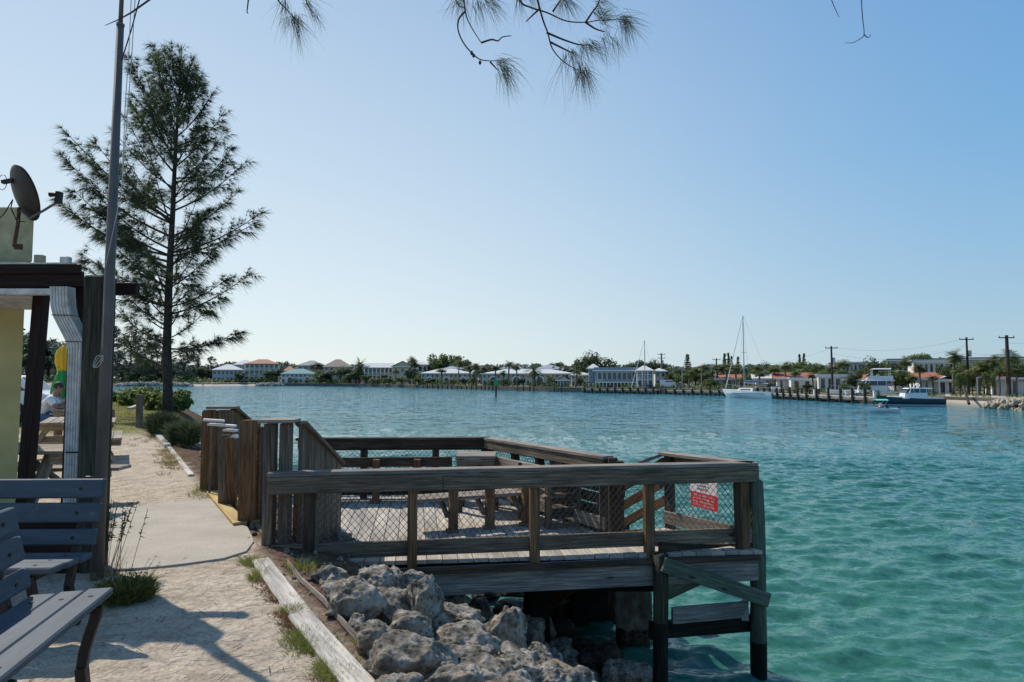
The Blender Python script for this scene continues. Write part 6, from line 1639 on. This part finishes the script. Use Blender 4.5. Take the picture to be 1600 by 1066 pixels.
house('hilltop_house', 'white house on the rise with a row of small square windows', 1306, 1350, 40, 566, 562.5, 'white', 'white', 2, 8, 'hip', 12, winw=.5, skip=tuple((0, i) for i in range(8)))
house('apartment_block', 'long low pale apartment block behind the trees at the right', 1396, 1500, 60, 563, 560, 'tan', 'grey', 2, 14, 'flat', 10, winw=.4, cat='apartments')
house('apartment_block', 'second pale apartment block running off the right edge', 1500, 1620, 60, 561, 558, 'tan', 'grey', 2, 14, 'flat', 10, winw=.4, cat='apartments')
house('villa', 'white villa with a row of dark upper windows behind the navy hulled boat', 1432, 1480, 22, 565, 562, 'white', 'white', 2, 7, 'flat', 9, winw=.5, skip=tuple((0, i) for i in range(7)), cat='villa')
house('bungalow', 'white bungalow with an orange tile roof behind the navy hulled boat', 1436, 1468, 9, 592, 582, 'white', 'orange', 1, 4, 'gable', 7, winw=.4, cat='bungalow')
house('bungalow', 'low white house with a small gable right of the orange roof', 1468, 1490, 9, 594, 588, 'white', 'white', 1, 2, 'front', 6, cat='bungalow')
house('bungalow', 'white walled bungalow with a reddish roof at the right edge', 1556, 1612, 11, 591, 584, 'white', 'orange', 1, 3, 'gable', 7, winw=.2, cat='bungalow')

# ---- docks, pilings, boats
def piling_at(px, ytop, d, r, label, grp):
    a = P(px, 600, d); zt_ = P(px, ytop, d).z; mb = MB(); mb.tube([(0, 0, WZ - .5), (0, 0, zt_ - .06), (0, 0, zt_)], [r * 1.05, r, r * .6], 8)
    o = mb.build('mooring_piling', M['pile'], smooth=True); o.location = (a.x, a.y, 0); tag(o, label, 'piling', grp)
for lab, pxs, yt in (('dark mooring piling along the seawall of the left cream condominium', (661,668,676,684,691,699,706,714,721,729,737,744,752), 602), ('dark mooring piling in front of the long cream condominium', (758,764,770,809,818,828,834,866,877), 600), ('dark mooring piling in front of the restaurant', (913,918,933,945,953,962,973,983,990), 604), ('dark mooring piling between the small sailboat and the tall sailboat', (1032,1045,1057,1063,1082,1085,1096,1108,1133,1137), 606), ('small post standing in the far water left of the condominiums', (457,536,552,685), 602)):
    for px in pxs:
        d = sdep(px) - (1.2 if 'post' not in lab else 9); rad = (.9 if 'post' not in lab else .7) * d / F
        piling_at(px, yt + random.uniform(-2.5, 2), d, rad, lab, 'far mooring pilings: ' + lab.split(' in ')[-1].split(' along ')[-1][:40])
M['dockwood'] = plain('grey_dock_wood', (.17, .155, .14), .9, 0, .3, 2); M['dock_pale'] = plain('pale_dock_planks', (.38, .35, .31), .9, 0, .2, 2)
def dock(label, px0, px1, off0, off1, ytop_off, pil, wide=1.6):
    a = SP(px0); b = SP(px1); a = a * ((a.y + off0) / a.y); b = b * ((b.y + off1) / b.y); t = thing('dock', label, 'dock', (a.x, a.y, 0)); zt_ = LZ - .22
    u = (b - a).normalized(); nn = Vector((u.y, -u.x, 0))
    mb = MB(); mb.beam(a + V(0, 0, zt_), b + V(0, 0, zt_), wide, .12); pb(mb, 'planking', M['dock_pale'], t)
    mb = MB(); mb.beam(a + nn * wide / 2 + V(0, 0, zt_ - .2), b + nn * wide / 2 + V(0, 0, zt_ - .2), .1, .26); pb(mb, 'side_beam', M['dockwood'], t)
    L = (b - a).length
    for i, (px, yt) in enumerate(pil):
        s = along(a, b, px); q = a + u * s + nn * (wide / 2 + .12); z2 = P(px, yt, q.y).z
        mb = MB(); r = 2.1 * q.y / F; mb.tube([q + V(0, 0, WZ - .5), V(q.x, q.y, z2)], [r, r * .9], 8); pb(mb, 'piling', M['pile'], t)
        q2 = q - nn * (wide + .2); mb = MB(); mb.tube([q2 + V(0, 0, WZ - .5), V(q2.x, q2.y, z2 - .15)], [r * .9, r * .8], 8); pb(mb, 'piling', M['pile'], t)
    for i in range(len(pil) - 1):
        for sg in (0, 1):
            s0 = along(a, b, pil[i][0]); s1_ = along(a, b, pil[i + 1][0]); p = a + u * s0; q = a + u * s1_
            mb = MB(); mb.beam(p + nn * .5 + V(0, 0, zt_ - .2 if sg else WZ + .1), q + nn * .5 + V(0, 0, WZ + .1 if sg else zt_ - .2), .05, .12); pb(mb, 'brace', M['dockwood'], t)
    return t
dock('long timber dock on dark piles running from the tall sailboat to the yachts', 1188, 1374, -2, -2, 0, [(1196,606),(1206,607),(1215,606),(1226,606),(1236,608),(1247,605),(1259,607),(1273,606),(1289,607),(1308,606),(1327,608),(1346,606),(1366,608)])
dock('low timber dock in front of the restaurant', 912, 1028, -2.5, -2.5, 0, [(x, 606) for x in range(918, 1028, 12)], 1.4)
dock('low timber dock in front of the white trailer', 1040, 1146, -1.5, -1.5, 0, [(x, 609) for x in range(1046, 1146, 14)], 1.2)
for lab, px, d in (('white dock pedestal on the long dock, left one', 1271, None), ('white dock pedestal on the long dock, right one', 1320, None), ('white power pedestal beside the yachts', 1364, None)):
    q = SP(px); q = q * ((q.y - 2) / q.y); mb = MB(); mb.box(-.09, .09, -.09, .09, 0, .6); mb.box(-.12, .12, -.12, .12, .603, .68); o = mb.build('dock_pedestal', M['white_paint']); o.location = (q.x, q.y, LZ - .15); tag(o, lab, 'pedestal')

M['hull_white'] = plain('white_gelcoat', (.66, .67, .68), .3, 0, .03, 2, .5); M['hull_navy'] = plain('navy_gelcoat', (.012, .022, .05), .2, 0, .1, 2, .6); M['canvas_blue'] = plain('blue_canvas', (.04, .10, .22), .8, 0, .1, 2); M['canvas_teal'] = plain('teal_canvas', (.12, .50, .42), .8, 0, .08, 2); M['canvas_dark'] = plain('dark_canvas', (.03, .04, .05), .8)
def hull(mb, L, B, H, bow_rise=.35, st=14, draft=.35, z0=0, m=0):
    secs = []
    for i in range(st + 1):
        f = i / st; x = -L/2 + L * f; hb = B/2 * (1 - max(0, (f - .45) / .55) ** 2.2) * (.86 + .14 * min(1, f * 4)); hb = max(hb, .02)
        zs = H * (1 + bow_rise * f ** 2); bl = hb * (.82 - .45 * f); kz = -draft * (1 - f ** 4 * .9)
        xo = 0.10 * L * max(0, f - .6) / .4
        secs.append([(x + xo * 0, -0, kz), (x, -bl, kz * .35), (x + xo * .6, -hb * .95, zs * .5), (x + xo, -hb, zs), (x + xo, hb, zs), (x + xo * .6, hb * .95, zs * .5), (x, bl, kz * .35)])
    b = len(mb.v); n = 7
    for s_ in secs:
        for p in s_: mb.v.append((p[0], p[1], p[2] + z0))
    for i in range(st):
        for k in range(n):
            k2 = (k + 1) % n; mb.f.append((b + i * n + k, b + (i + 1) * n + k, b + (i + 1) * n + k2, b + i * n + k2)); mb.uv.append([(0, 0)] * 4); mb.m.append(m if k != 3 else 0)
    mb.f.append(tuple(b + k for k in range(n))[::-1]); mb.uv.append([(0, 0)] * n); mb.m.append(m)
    mb.f.append(tuple(b + st * n + k for k in range(n))); mb.uv.append([(0, 0)] * n); mb.m.append(m)
def loft_box(mb, x0, x1, w0, w1, z0, z1, rake0=.0, rake1=.4, tap=.85):
    # cabin block: bottom rectangle and a smaller raked top; x1 is the bow side
    bt_ = [(x0, -w0/2, z0), (x1, -w1/2, z0), (x1, w1/2, z0), (x0, w0/2, z0)]; tp_ = [(x0 + rake0, -w0/2 * tap, z1), (x1 - rake1, -w1/2 * tap, z1), (x1 - rake1, w1/2 * tap, z1), (x0 + rake0, w0/2 * tap, z1)]
    mb.hexa([bt_[0], bt_[1], bt_[2], bt_[3]] + tp_)
def part(mb, name, mat, t, **k): return mb.build(name, M[mat], t, **k)
def sailboat(label, px, d, L, mast, yaw, mastx, boomcol='canvas_blue'):
    c = P(px, 600, d); t = thing('sailboat', label, 'sailboat', (c.x, c.y, WZ), yaw)
    mb = MB(); hull(mb, L, L * .30, L * .11, .35); part(mb, 'hull', 'hull_white', t, smooth=False)
    mb = MB(); mb.box(-L*.38, L*.30, -L*.149, L*.149, L*.075, L*.082); part(mb, 'stripe', 'canvas_blue', t)
    mb = MB(); loft_box(mb, -L*.12, L*.24, L*.2, L*.12, L*.11, L*.17); part(mb, 'cabin', 'hull_white', t)
    for sg in (-1, 1): mb = MB(); mb.beam((-L*.08, sg * L*.0945, L*.145), (L*.16, sg * L*.07, L*.145), .02, L*.018); part(mb, 'cabin_window', 'glass_dark', t)
    mx = mastx * L; mb = MB(); mb.tube([(mx, 0, L*.1), (mx, 0, mast)], [.085, .055], 8); part(mb, 'mast', 'steel', t)
    mb = MB(); mb.tube([(mx, 0, L*.26), (-L*.36, 0, L*.25)], [.06, .05], 6); part(mb, 'boom', 'steel', t)
    mb = MB(); mb.tube([(mx - .1, 0, L*.285), (-L*.15, 0, L*.285), (-L*.34, 0, L*.27)], [.16, .13, .08], 8); part(mb, 'furled_mainsail', boomcol, t)
    mb = MB(); mb.tube([(L*.52, 0, L*.17), (mx + .05, 0, mast * .985)], [.07, .035], 6); part(mb, 'furled_jib', 'hull_white', t)
    for sg in (-1, 1):
        mb = MB(); mb.tube([(mx, sg * L*.14, L*.11), (mx, sg * L*.075, mast * .55), (mx, 0, mast * .97)], .014, 3); part(mb, 'shroud', 'steel', t)
    mb = MB(); mb.tube([(mx, -L*.078, mast * .55), (mx, L*.078, mast * .55)], .025, 4); part(mb, 'spreader', 'steel', t)
    mb = MB(); mb.tube([(-L*.49, 0, L*.11), (mx, 0, mast)], .012, 3); part(mb, 'backstay', 'steel', t)
    mb = MB(); loft_box(mb, -L*.42, -L*.10, L*.22, L*.2, L*.20, L*.235); part(mb, 'bimini', 'canvas_dark', t)
    for x in (-.4, -.12):
        for sg in (-1, 1): mb = MB(); mb.tube([(L*x, sg*L*.1, L*.1), (L*x, sg*L*.1, L*.21)], .018, 4); part(mb, 'bimini_post', 'steel', t)
    mb = MB(); pts = [(L * f, L * .145 * (1 - max(0, (f + .5 - .45) / .55) ** 2.2), L * (.11 + .06 * (f + .5) ** 2) + .55) for f in (-.48, -.3, -.1, .1, .3, .42, .5)]
    mb.tube(pts, .014, 3); mb.tube([(x, -y, z) for x, y, z in pts], .014, 3)
    for x, y, z in pts: 
        for sg in (-1, 1): mb.tube([(x, sg * y, z - .55), (x, sg * y, z)], .012, 3)
    part(mb, 'guard_rail', 'steel', t)
    return t
sailboat('tall masted white sailboat moored at the left end of the long dock', 1172, 93.5, 8.4, 12.1, math.radians(180 - 58), .12)
sailboat('smaller sailboat with a thin mast moored in front of the restaurant', 1007, 121, 5.2, 10.0, math.radians(180 + 12), -.02)
def motorboat(label, px, d, L, yaw, navy=False, fly=False, name='motor_yacht'):
    c = P(px, 600, d); t = thing(name, label, 'motor boat', (c.x, c.y, WZ), yaw)
    mb = MB(); hull(mb, L, L * .30, L * .125, .45)
    for i, f in enumerate(mb.f): mb.m[i] = 0
    mb.build('hull', M['hull_navy' if navy else 'hull_white'], t)
    mb = MB(); hull(mb, L * 1.004, L * .303, L * .03, .0, draft=.3); mb.build('boot_stripe', M['hull_white' if navy else 'canvas_dark'], t)
    mb = MB(); mb.box(-L*.46, L*.20, -L*.14, L*.14, L*.13, L*.15); loft_box(mb, L*.20, L*.44, L*.26, L*.10, L*.13, L*.165 + .05, 0, .3, .8); part(mb, 'deck', 'hull_white', t)
    mb = MB(); loft_box(mb, -L*.20, L*.17, L*.235, L*.20, L*.15, L*.235, 0, L*.02, .97); part(mb, 'cabin', 'hull_white', t)
    mb = MB(); loft_box(mb, -L*.19, L*.155, L*.23, L*.195, L*.235, L*.30, 0, L*.075, .88); part(mb, 'windows', 'glass_dark', t)
    for sg in (-1, 1):
        for fx in (-.19, -.08, .02, .09):
            mb = MB(); mb.beam((L*fx, sg * L*.118, L*.235), (L*fx - (L*.03 if fx > .05 else 0), sg * L*.103, L*.302), .05, .05); part(mb, 'window_pillar', 'hull_white', t)
    mb = MB(); loft_box(mb, -L*.30, L*.11, L*.23, L*.2, L*.30, L*.318, 0, L*.02, .95); part(mb, 'cabin_roof', 'hull_white', t, bevel=.02)
    mb = MB()
    for sg in (-1, 1): mb.beam((-L*.29, sg * L*.10, L*.15), (-L*.27, sg*L*.1, L*.30), .06, .06)
    part(mb, 'cockpit_posts', 'steel', t)
    mb = MB(); 
    for sg in (-1, 1): mb.tube([(-L*.06, sg * L*.09, L*.318), (-L*.10, sg*L*.08, L*.37)], .04, 5)
    mb.tube([(-L*.10, -L*.08, L*.37), (-L*.10, L*.08, L*.37)], .04, 5); part(mb, 'radar_arch', 'hull_white', t)
    mb = MB(); mb.ell((-L*.10, 0, L*.385), .22, .22, .09); part(mb, 'radar_dome', 'hull_white', t)
    mb = MB(); mb.tube([(-L*.08, L*.06, L*.32), (-L*.12, L*.07, L*.52)], .012, 3); part(mb, 'antenna', 'steel', t)
    mb = MB(); pts = [(L * f, L * .15 * (1 - max(0, (f + .5 - .45) / .55) ** 2.2), L * .125 * (1 + .45 * (f + .5) ** 2) + .45) for f in (.08, .2, .3, .42, .52, .58)]
    mb.tube(pts, .016, 3); mb.tube([(x, -y, z) for x, y, z in pts], .016, 3)
    for x, y, z in pts:
        for sg in (-1, 1): mb.tube([(x, sg * y, z - .45), (x, sg * y, z)], .014, 3)
    part(mb, 'bow_rail', 'steel', t)
    if fly:
        mb = MB(); loft_box(mb, -L*.28, L*.06, L*.22, L*.18, L*.318, L*.375, 0, L*.05, .92); part(mb, 'flybridge', 'hull_white', t)
        mb = MB(); loft_box(mb, -L*.26, L*.0, L*.2, L*.18, L*.47, L*.485); 
        for x in (-.25, -.02):
            for sg in (-1, 1): mb.tube([(L*x, sg*L*.085, L*.37), (L*x, sg*L*.085, L*.475)], .025, 4)
        part(mb, 'hardtop', 'hull_white', t)
        mb = MB(); loft_box(mb, L*.02, L*.07, L*.17, L*.14, L*.375, L*.405); part(mb, 'flybridge_screen', 'glass_dark', t)
    return t
motorboat('navy hulled cabin cruiser with a white cabin moored at the right', 1424, 66.5, 5.9, math.radians(180 - 6), True, name='cabin_cruiser')
motorboat('white flybridge motor yacht moored behind the dock end', 1360, 79, 8.4, math.radians(180 - 24), False, True)
motorboat('large white motor yacht stern to the dock, behind the flybridge yacht', 1396, 85, 8.0, math.radians(180 + 30), False, True)
motorboat('low white runabout at the dock left of the flybridge yacht', 1335, 77.5, 3.6, math.radians(180 - 10), name='runabout')
motorboat('white centre console boat moored by the date palm', 852, 143, 4.2, math.radians(180 - 20), name='fishing_boat')
motorboat('small white boat berthed inside the long dock', 1212, 94, 3.6, math.radians(160), name='runabout')
# open skiff with a teal bimini and two people
c = P(1378, 600, 53.8); sk = thing('skiff', 'open skiff with a teal bimini crossing in front of the moored yachts', 'skiff', (c.x, c.y, WZ), math.radians(180 - 8))
Ls = 2.35
mb = MB(); hull(mb, Ls, .95, .38, .35, draft=.10); part(mb, 'hull', 'hull_white', sk)
mb = MB(); mb.box(-Ls*.46, Ls*.25, -.38, .38, .305, .32); part(mb, 'deck', 'canvas_dark', sk)
mb = MB(); mb.box(-Ls/2 - .13, -Ls/2 - .005, -.10, .10, .05, .52); mb.box(-Ls/2 - .1, -Ls/2 - .03, -.04, .04, -.2, .05); part(mb, 'outboard_motor', 'canvas_dark', sk)
mb = MB(); mb.box(.0, .25, -.16, .16, .32, .62); part(mb, 'console', 'hull_white', sk)
mb = MB()
n_ = 8
for i in range(n_):
    a0 = -1 + 2 * i / n_; a1 = -1 + 2 * (i + 1) / n_; zz = lambda a: 1.12 - .10 * a * a
    mb.hexa([(-.30, a0 * .42, zz(a0)), (.62, a0 * .42, zz(a0) - .0), (.62, a1 * .42, zz(a1)), (-.30, a1 * .42, zz(a1)), (-.32, a0 * .42, zz(a0) + .03), (.6, a0 * .42, zz(a0) + .03), (.6, a1 * .42, zz(a1) + .03), (-.32, a1 * .42, zz(a1) + .03)])
part(mb, 'bimini', 'canvas_teal', sk)
mb = MB()
for x in (-.25, .55):
    for sg in (-1, 1): mb.tube([(.15, sg * .40, .32), (x, sg * .41, 1.03)], .012, 4)
part(mb, 'bimini_frame', 'steel', sk)
pk = P(1377, 600, 53.6); sitting_person('person in a white shirt steering the skiff with the teal bimini', (pk.x, pk.y, WZ + .12), math.radians(180), M['shirt_white'], M['denim'], M['hair_dark'], .2, .35, .40, .72)
pk = P(1386, 600, 53.9); sitting_person('person in dark clothes sitting at the stern of the skiff', (pk.x, pk.y, WZ + .10), math.radians(170), M['canvas_dark'], M['denim'], M['hair_dark'], .2, .35, .36, .66)
# person sitting on the far beach
pk = P(318, 600, 226); sitting_person('tiny person in red sitting on the far beach by the rock jetty', (pk.x, pk.y, WZ - .1), math.radians(200), plain('red_cloth', (.4, .05, .04), .8), M['denim'], M['hair_dark'], .2, .35, .4, 1.2)

# vehicles on the far quay
def fcar(label, px, w_, bk, van=True, yaw=0, mat='car_white'):
    d = sdep(px) + bk; L = w_ * d / F; c = P(px, 600, d); sc_ = L / (5.0 if van else 4.4)
    t = car('box_van' if van else 'parked_car', label, (c.x, c.y, LZ + .12), -math.atan2(c.x, c.y) + yaw, M[mat], 5.0 if van else 4.4, 1.9, 2.2 if van else 1.45, van, 'van' if van else 'car'); t.scale = (sc_, sc_, sc_ * 1.15)
fcar('white box trailer parked on the quay right of the restaurant', 1044, 24, 4); M['van_grey'] = plain('grey_blue_van_paint', (.16, .2, .24), .35)
fcar('grey blue van parked beside the white box trailer', 1064, 15, 4, True, 0, 'van_grey'); fcar('dark car parked right of the grey blue van', 1080, 11, 4, False, 0, 'van_grey'); fcar('silver car parked on the quay near the yellow green shrub', 1094, 11, 4, False)
fcar('white covered boat on a trailer left of the tallest pole', 1212, 14, 3, True, .3)

# channel marker
d = 98; c = P(775, 619, d); mk_ = thing('channel_marker', 'green square channel marker on a dark pile out in the water', 'marker', (c.x, d, WZ))
zt_ = P(775, 594, d).z; zb_ = P(775, 602.5, d).z; hw = 3.8 * d / F
mb = MB(); mb.tube([V(c.x, d, WZ - .5), V(c.x, d, zt_)], .13, 8); pb(mb, 'pile', M['pile'], mk_)
mb = MB(); mb.box(c.x - hw, c.x + hw, d - .2, d - .14, zb_, zt_); pb(mb, 'board', plain('marker_green', (.01, .30, .10), .5, 0, .05, 2), mk_)

# utility poles and wires
def upole(label, px, ytop, d, r, arms=2):
    c = P(px, 600, d); zt_ = P(px, ytop, d).z; t = thing('utility_pole', label, 'utility pole', (c.x, d, LZ)); mb = MB(); mb.tube([V(c.x, d, LZ - .3), V(c.x, d, zt_)], [r * 1.2, r * .8], 8); pb(mb, 'pole', M['bark'] if r < .2 else M['dockwood'], t)
    for k in range(arms):
        mb = MB(); zz = zt_ - .25 - .8 * k; mb.beam(V(c.x - .8, d, zz), V(c.x + .8, d, zz), .09, .1)
        for x in (-.75, 0, .75): mb.tube([V(c.x + x, d, zz), V(c.x + x, d, zz + .2)], .04, 5)
        pb(mb, 'crossarm', M['bark'], t)
    mb = MB(); mb.tube([V(c.x + .25, d - .1, zt_ - 2.2), V(c.x + .25, d - .1, zt_ - 1.5)], .17, 8); pb(mb, 'transformer', M['steel'], t)
    return V(c.x, d, zt_)
u1 = upole('tallest dark utility pole rising behind the long dock', 1300.5, 541, 84, .14, 1); u2 = upole('slim dark utility pole behind the sandy lot', 1513, 527, 72, .12, 1); u3 = upole('thick pale utility pole at the right edge', 1576, 524, 66, .18, 1)
u4 = upole('utility pole among the trees right of the restaurant', 1034, 552, 135, .2, 2); u5 = upole('utility pole behind the pines left of the tall sailboat', 1120, 560, 125, .16, 1)
def wire(label, a, b, sag, dz=0, r=.009):
    mb = MB(); mb.tube([a.lerp(b, f / 14) + V(0, 0, dz - sag * 4 * (f / 14) * (1 - f / 14)) for f in range(15)], r, 3); tag(mb.build('power_line', M['black_iron']), label, 'power line')
wire('upper power line between the tallest pole and the slim pole', u1, u2, .9, -.1); wire('lower power line between the tallest pole and the slim pole', u1, u2, 1.2, -.9)
wire('power line between the slim pole and the thick pale pole', u2, u3, .4, -1.6); wire('power line between the tallest pole and the pole behind the pines', u1, u5, 1.5, -.3); wire('power line running off the right edge from the pale pole', u3, u3 + V(14, -8, .5), .4, -.8)
wire('power line between the two left utility poles', u4, u5, 1.2, -.4)
# flag by the restaurant
d = 158; c = P(899, 600, d); fg = thing('flag_on_pole', 'small dark flag on a thin pole left of the restaurant', 'flag', (c.x, d, LZ)); mb = MB(); zt_ = P(899, 563, d).z; mb.tube([V(c.x, d, LZ), V(c.x, d, zt_)], .06, 6); pb(mb, 'pole', M['steel'], fg)
mb = MB()
for i in range(6): a = i * .14; b = (i + 1) * .14; mb.face([V(c.x + a, d + .06 * math.sin(a * 9), zt_ - .1 - a * .4), V(c.x + b, d + .06 * math.sin(b * 9), zt_ - .1 - b * .4), V(c.x + b, d + .06 * math.sin(b * 9), zt_ - .8 - b * .4), V(c.x + a, d + .06 * math.sin(a * 9), zt_ - .8 - a * .4)])
pb(mb, 'cloth', plain('flag_cloth', (.10, .09, .16), .8), fg)
# light posts / slim poles on the quay
for i, (px, yt) in enumerate(((1066, 573), (1096, 585), (1118, 580), (1527, 590), (1468, 592))):
    d = sdep(px) + 3; c = P(px, 600, d); zt_ = P(px, yt, d).z; t = thing('lamp_post', f'slim quay lamp post, {["left of the norfolk pine trunk", "under the leaning palm", "left of the pink cottage", "beside the sandy lot shrubs", "right of the navy hulled boat"][i]}', 'lamp post', (c.x, d, LZ)); mb = MB(); mb.tube([V(c.x, d, LZ), V(c.x, d, zt_)], .06, 6); pb(mb, 'pole', M['steel'], t); mb = MB(); mb.beam(V(c.x - .05, d, zt_), V(c.x + .6, d, zt_ + .05), .12, .07); pb(mb, 'lamp_head', M['steel'], t)
# leaning dark pile on the sandy lot
a = P(1505, 604, 66); b = P(1514, 631, 62); mb = MB(); mb.tube([a, b], .13, 8); tag(mb.build('leaning_pile', M['pile']), 'dark pile leaning over the sandy lot edge', 'piling')
# rock jetties and right hand revetment
def rocks_px(name, label, x0, x1, yb0, yb1, off, n, s, hz):
    sp_l = []
    for i in range(n):
        px = random.uniform(x0, x1); d = sdep(px) + off + random.uniform(-1.5, 1.5); e = math.sin(PI * min(1, max(0, (px - x0) / (x1 - x0)))) ** .35
        c = P(px, 600, d); sp_l.append((V(c.x, d, WZ + hz * random.random() * e), s * random.uniform(.6, 1.3)))
    merge_rocks(name, sp_l, M['rock'], label, 'rocks')
rocks_px('rock_jetty', 'dark rock jetty lying off the far beach left of the tree trunk', 180, 300, 0, 0, -14, 420, .55, 1.0)
rocks_px('rock_jetty', 'short rock jetty off the mansion beach', 400, 444, 0, 0, -9, 160, .5, .8)
rocks_px('revetment', 'rock revetment below the sandy lot at the right edge', 1538, 1680, 0, 0, -.3, 620, .28, .9)
rocks_px('revetment', 'rocks at the foot of the quay beside the tall sailboat', 1140, 1186, 0, 0, -.4, 120, .35, .7)
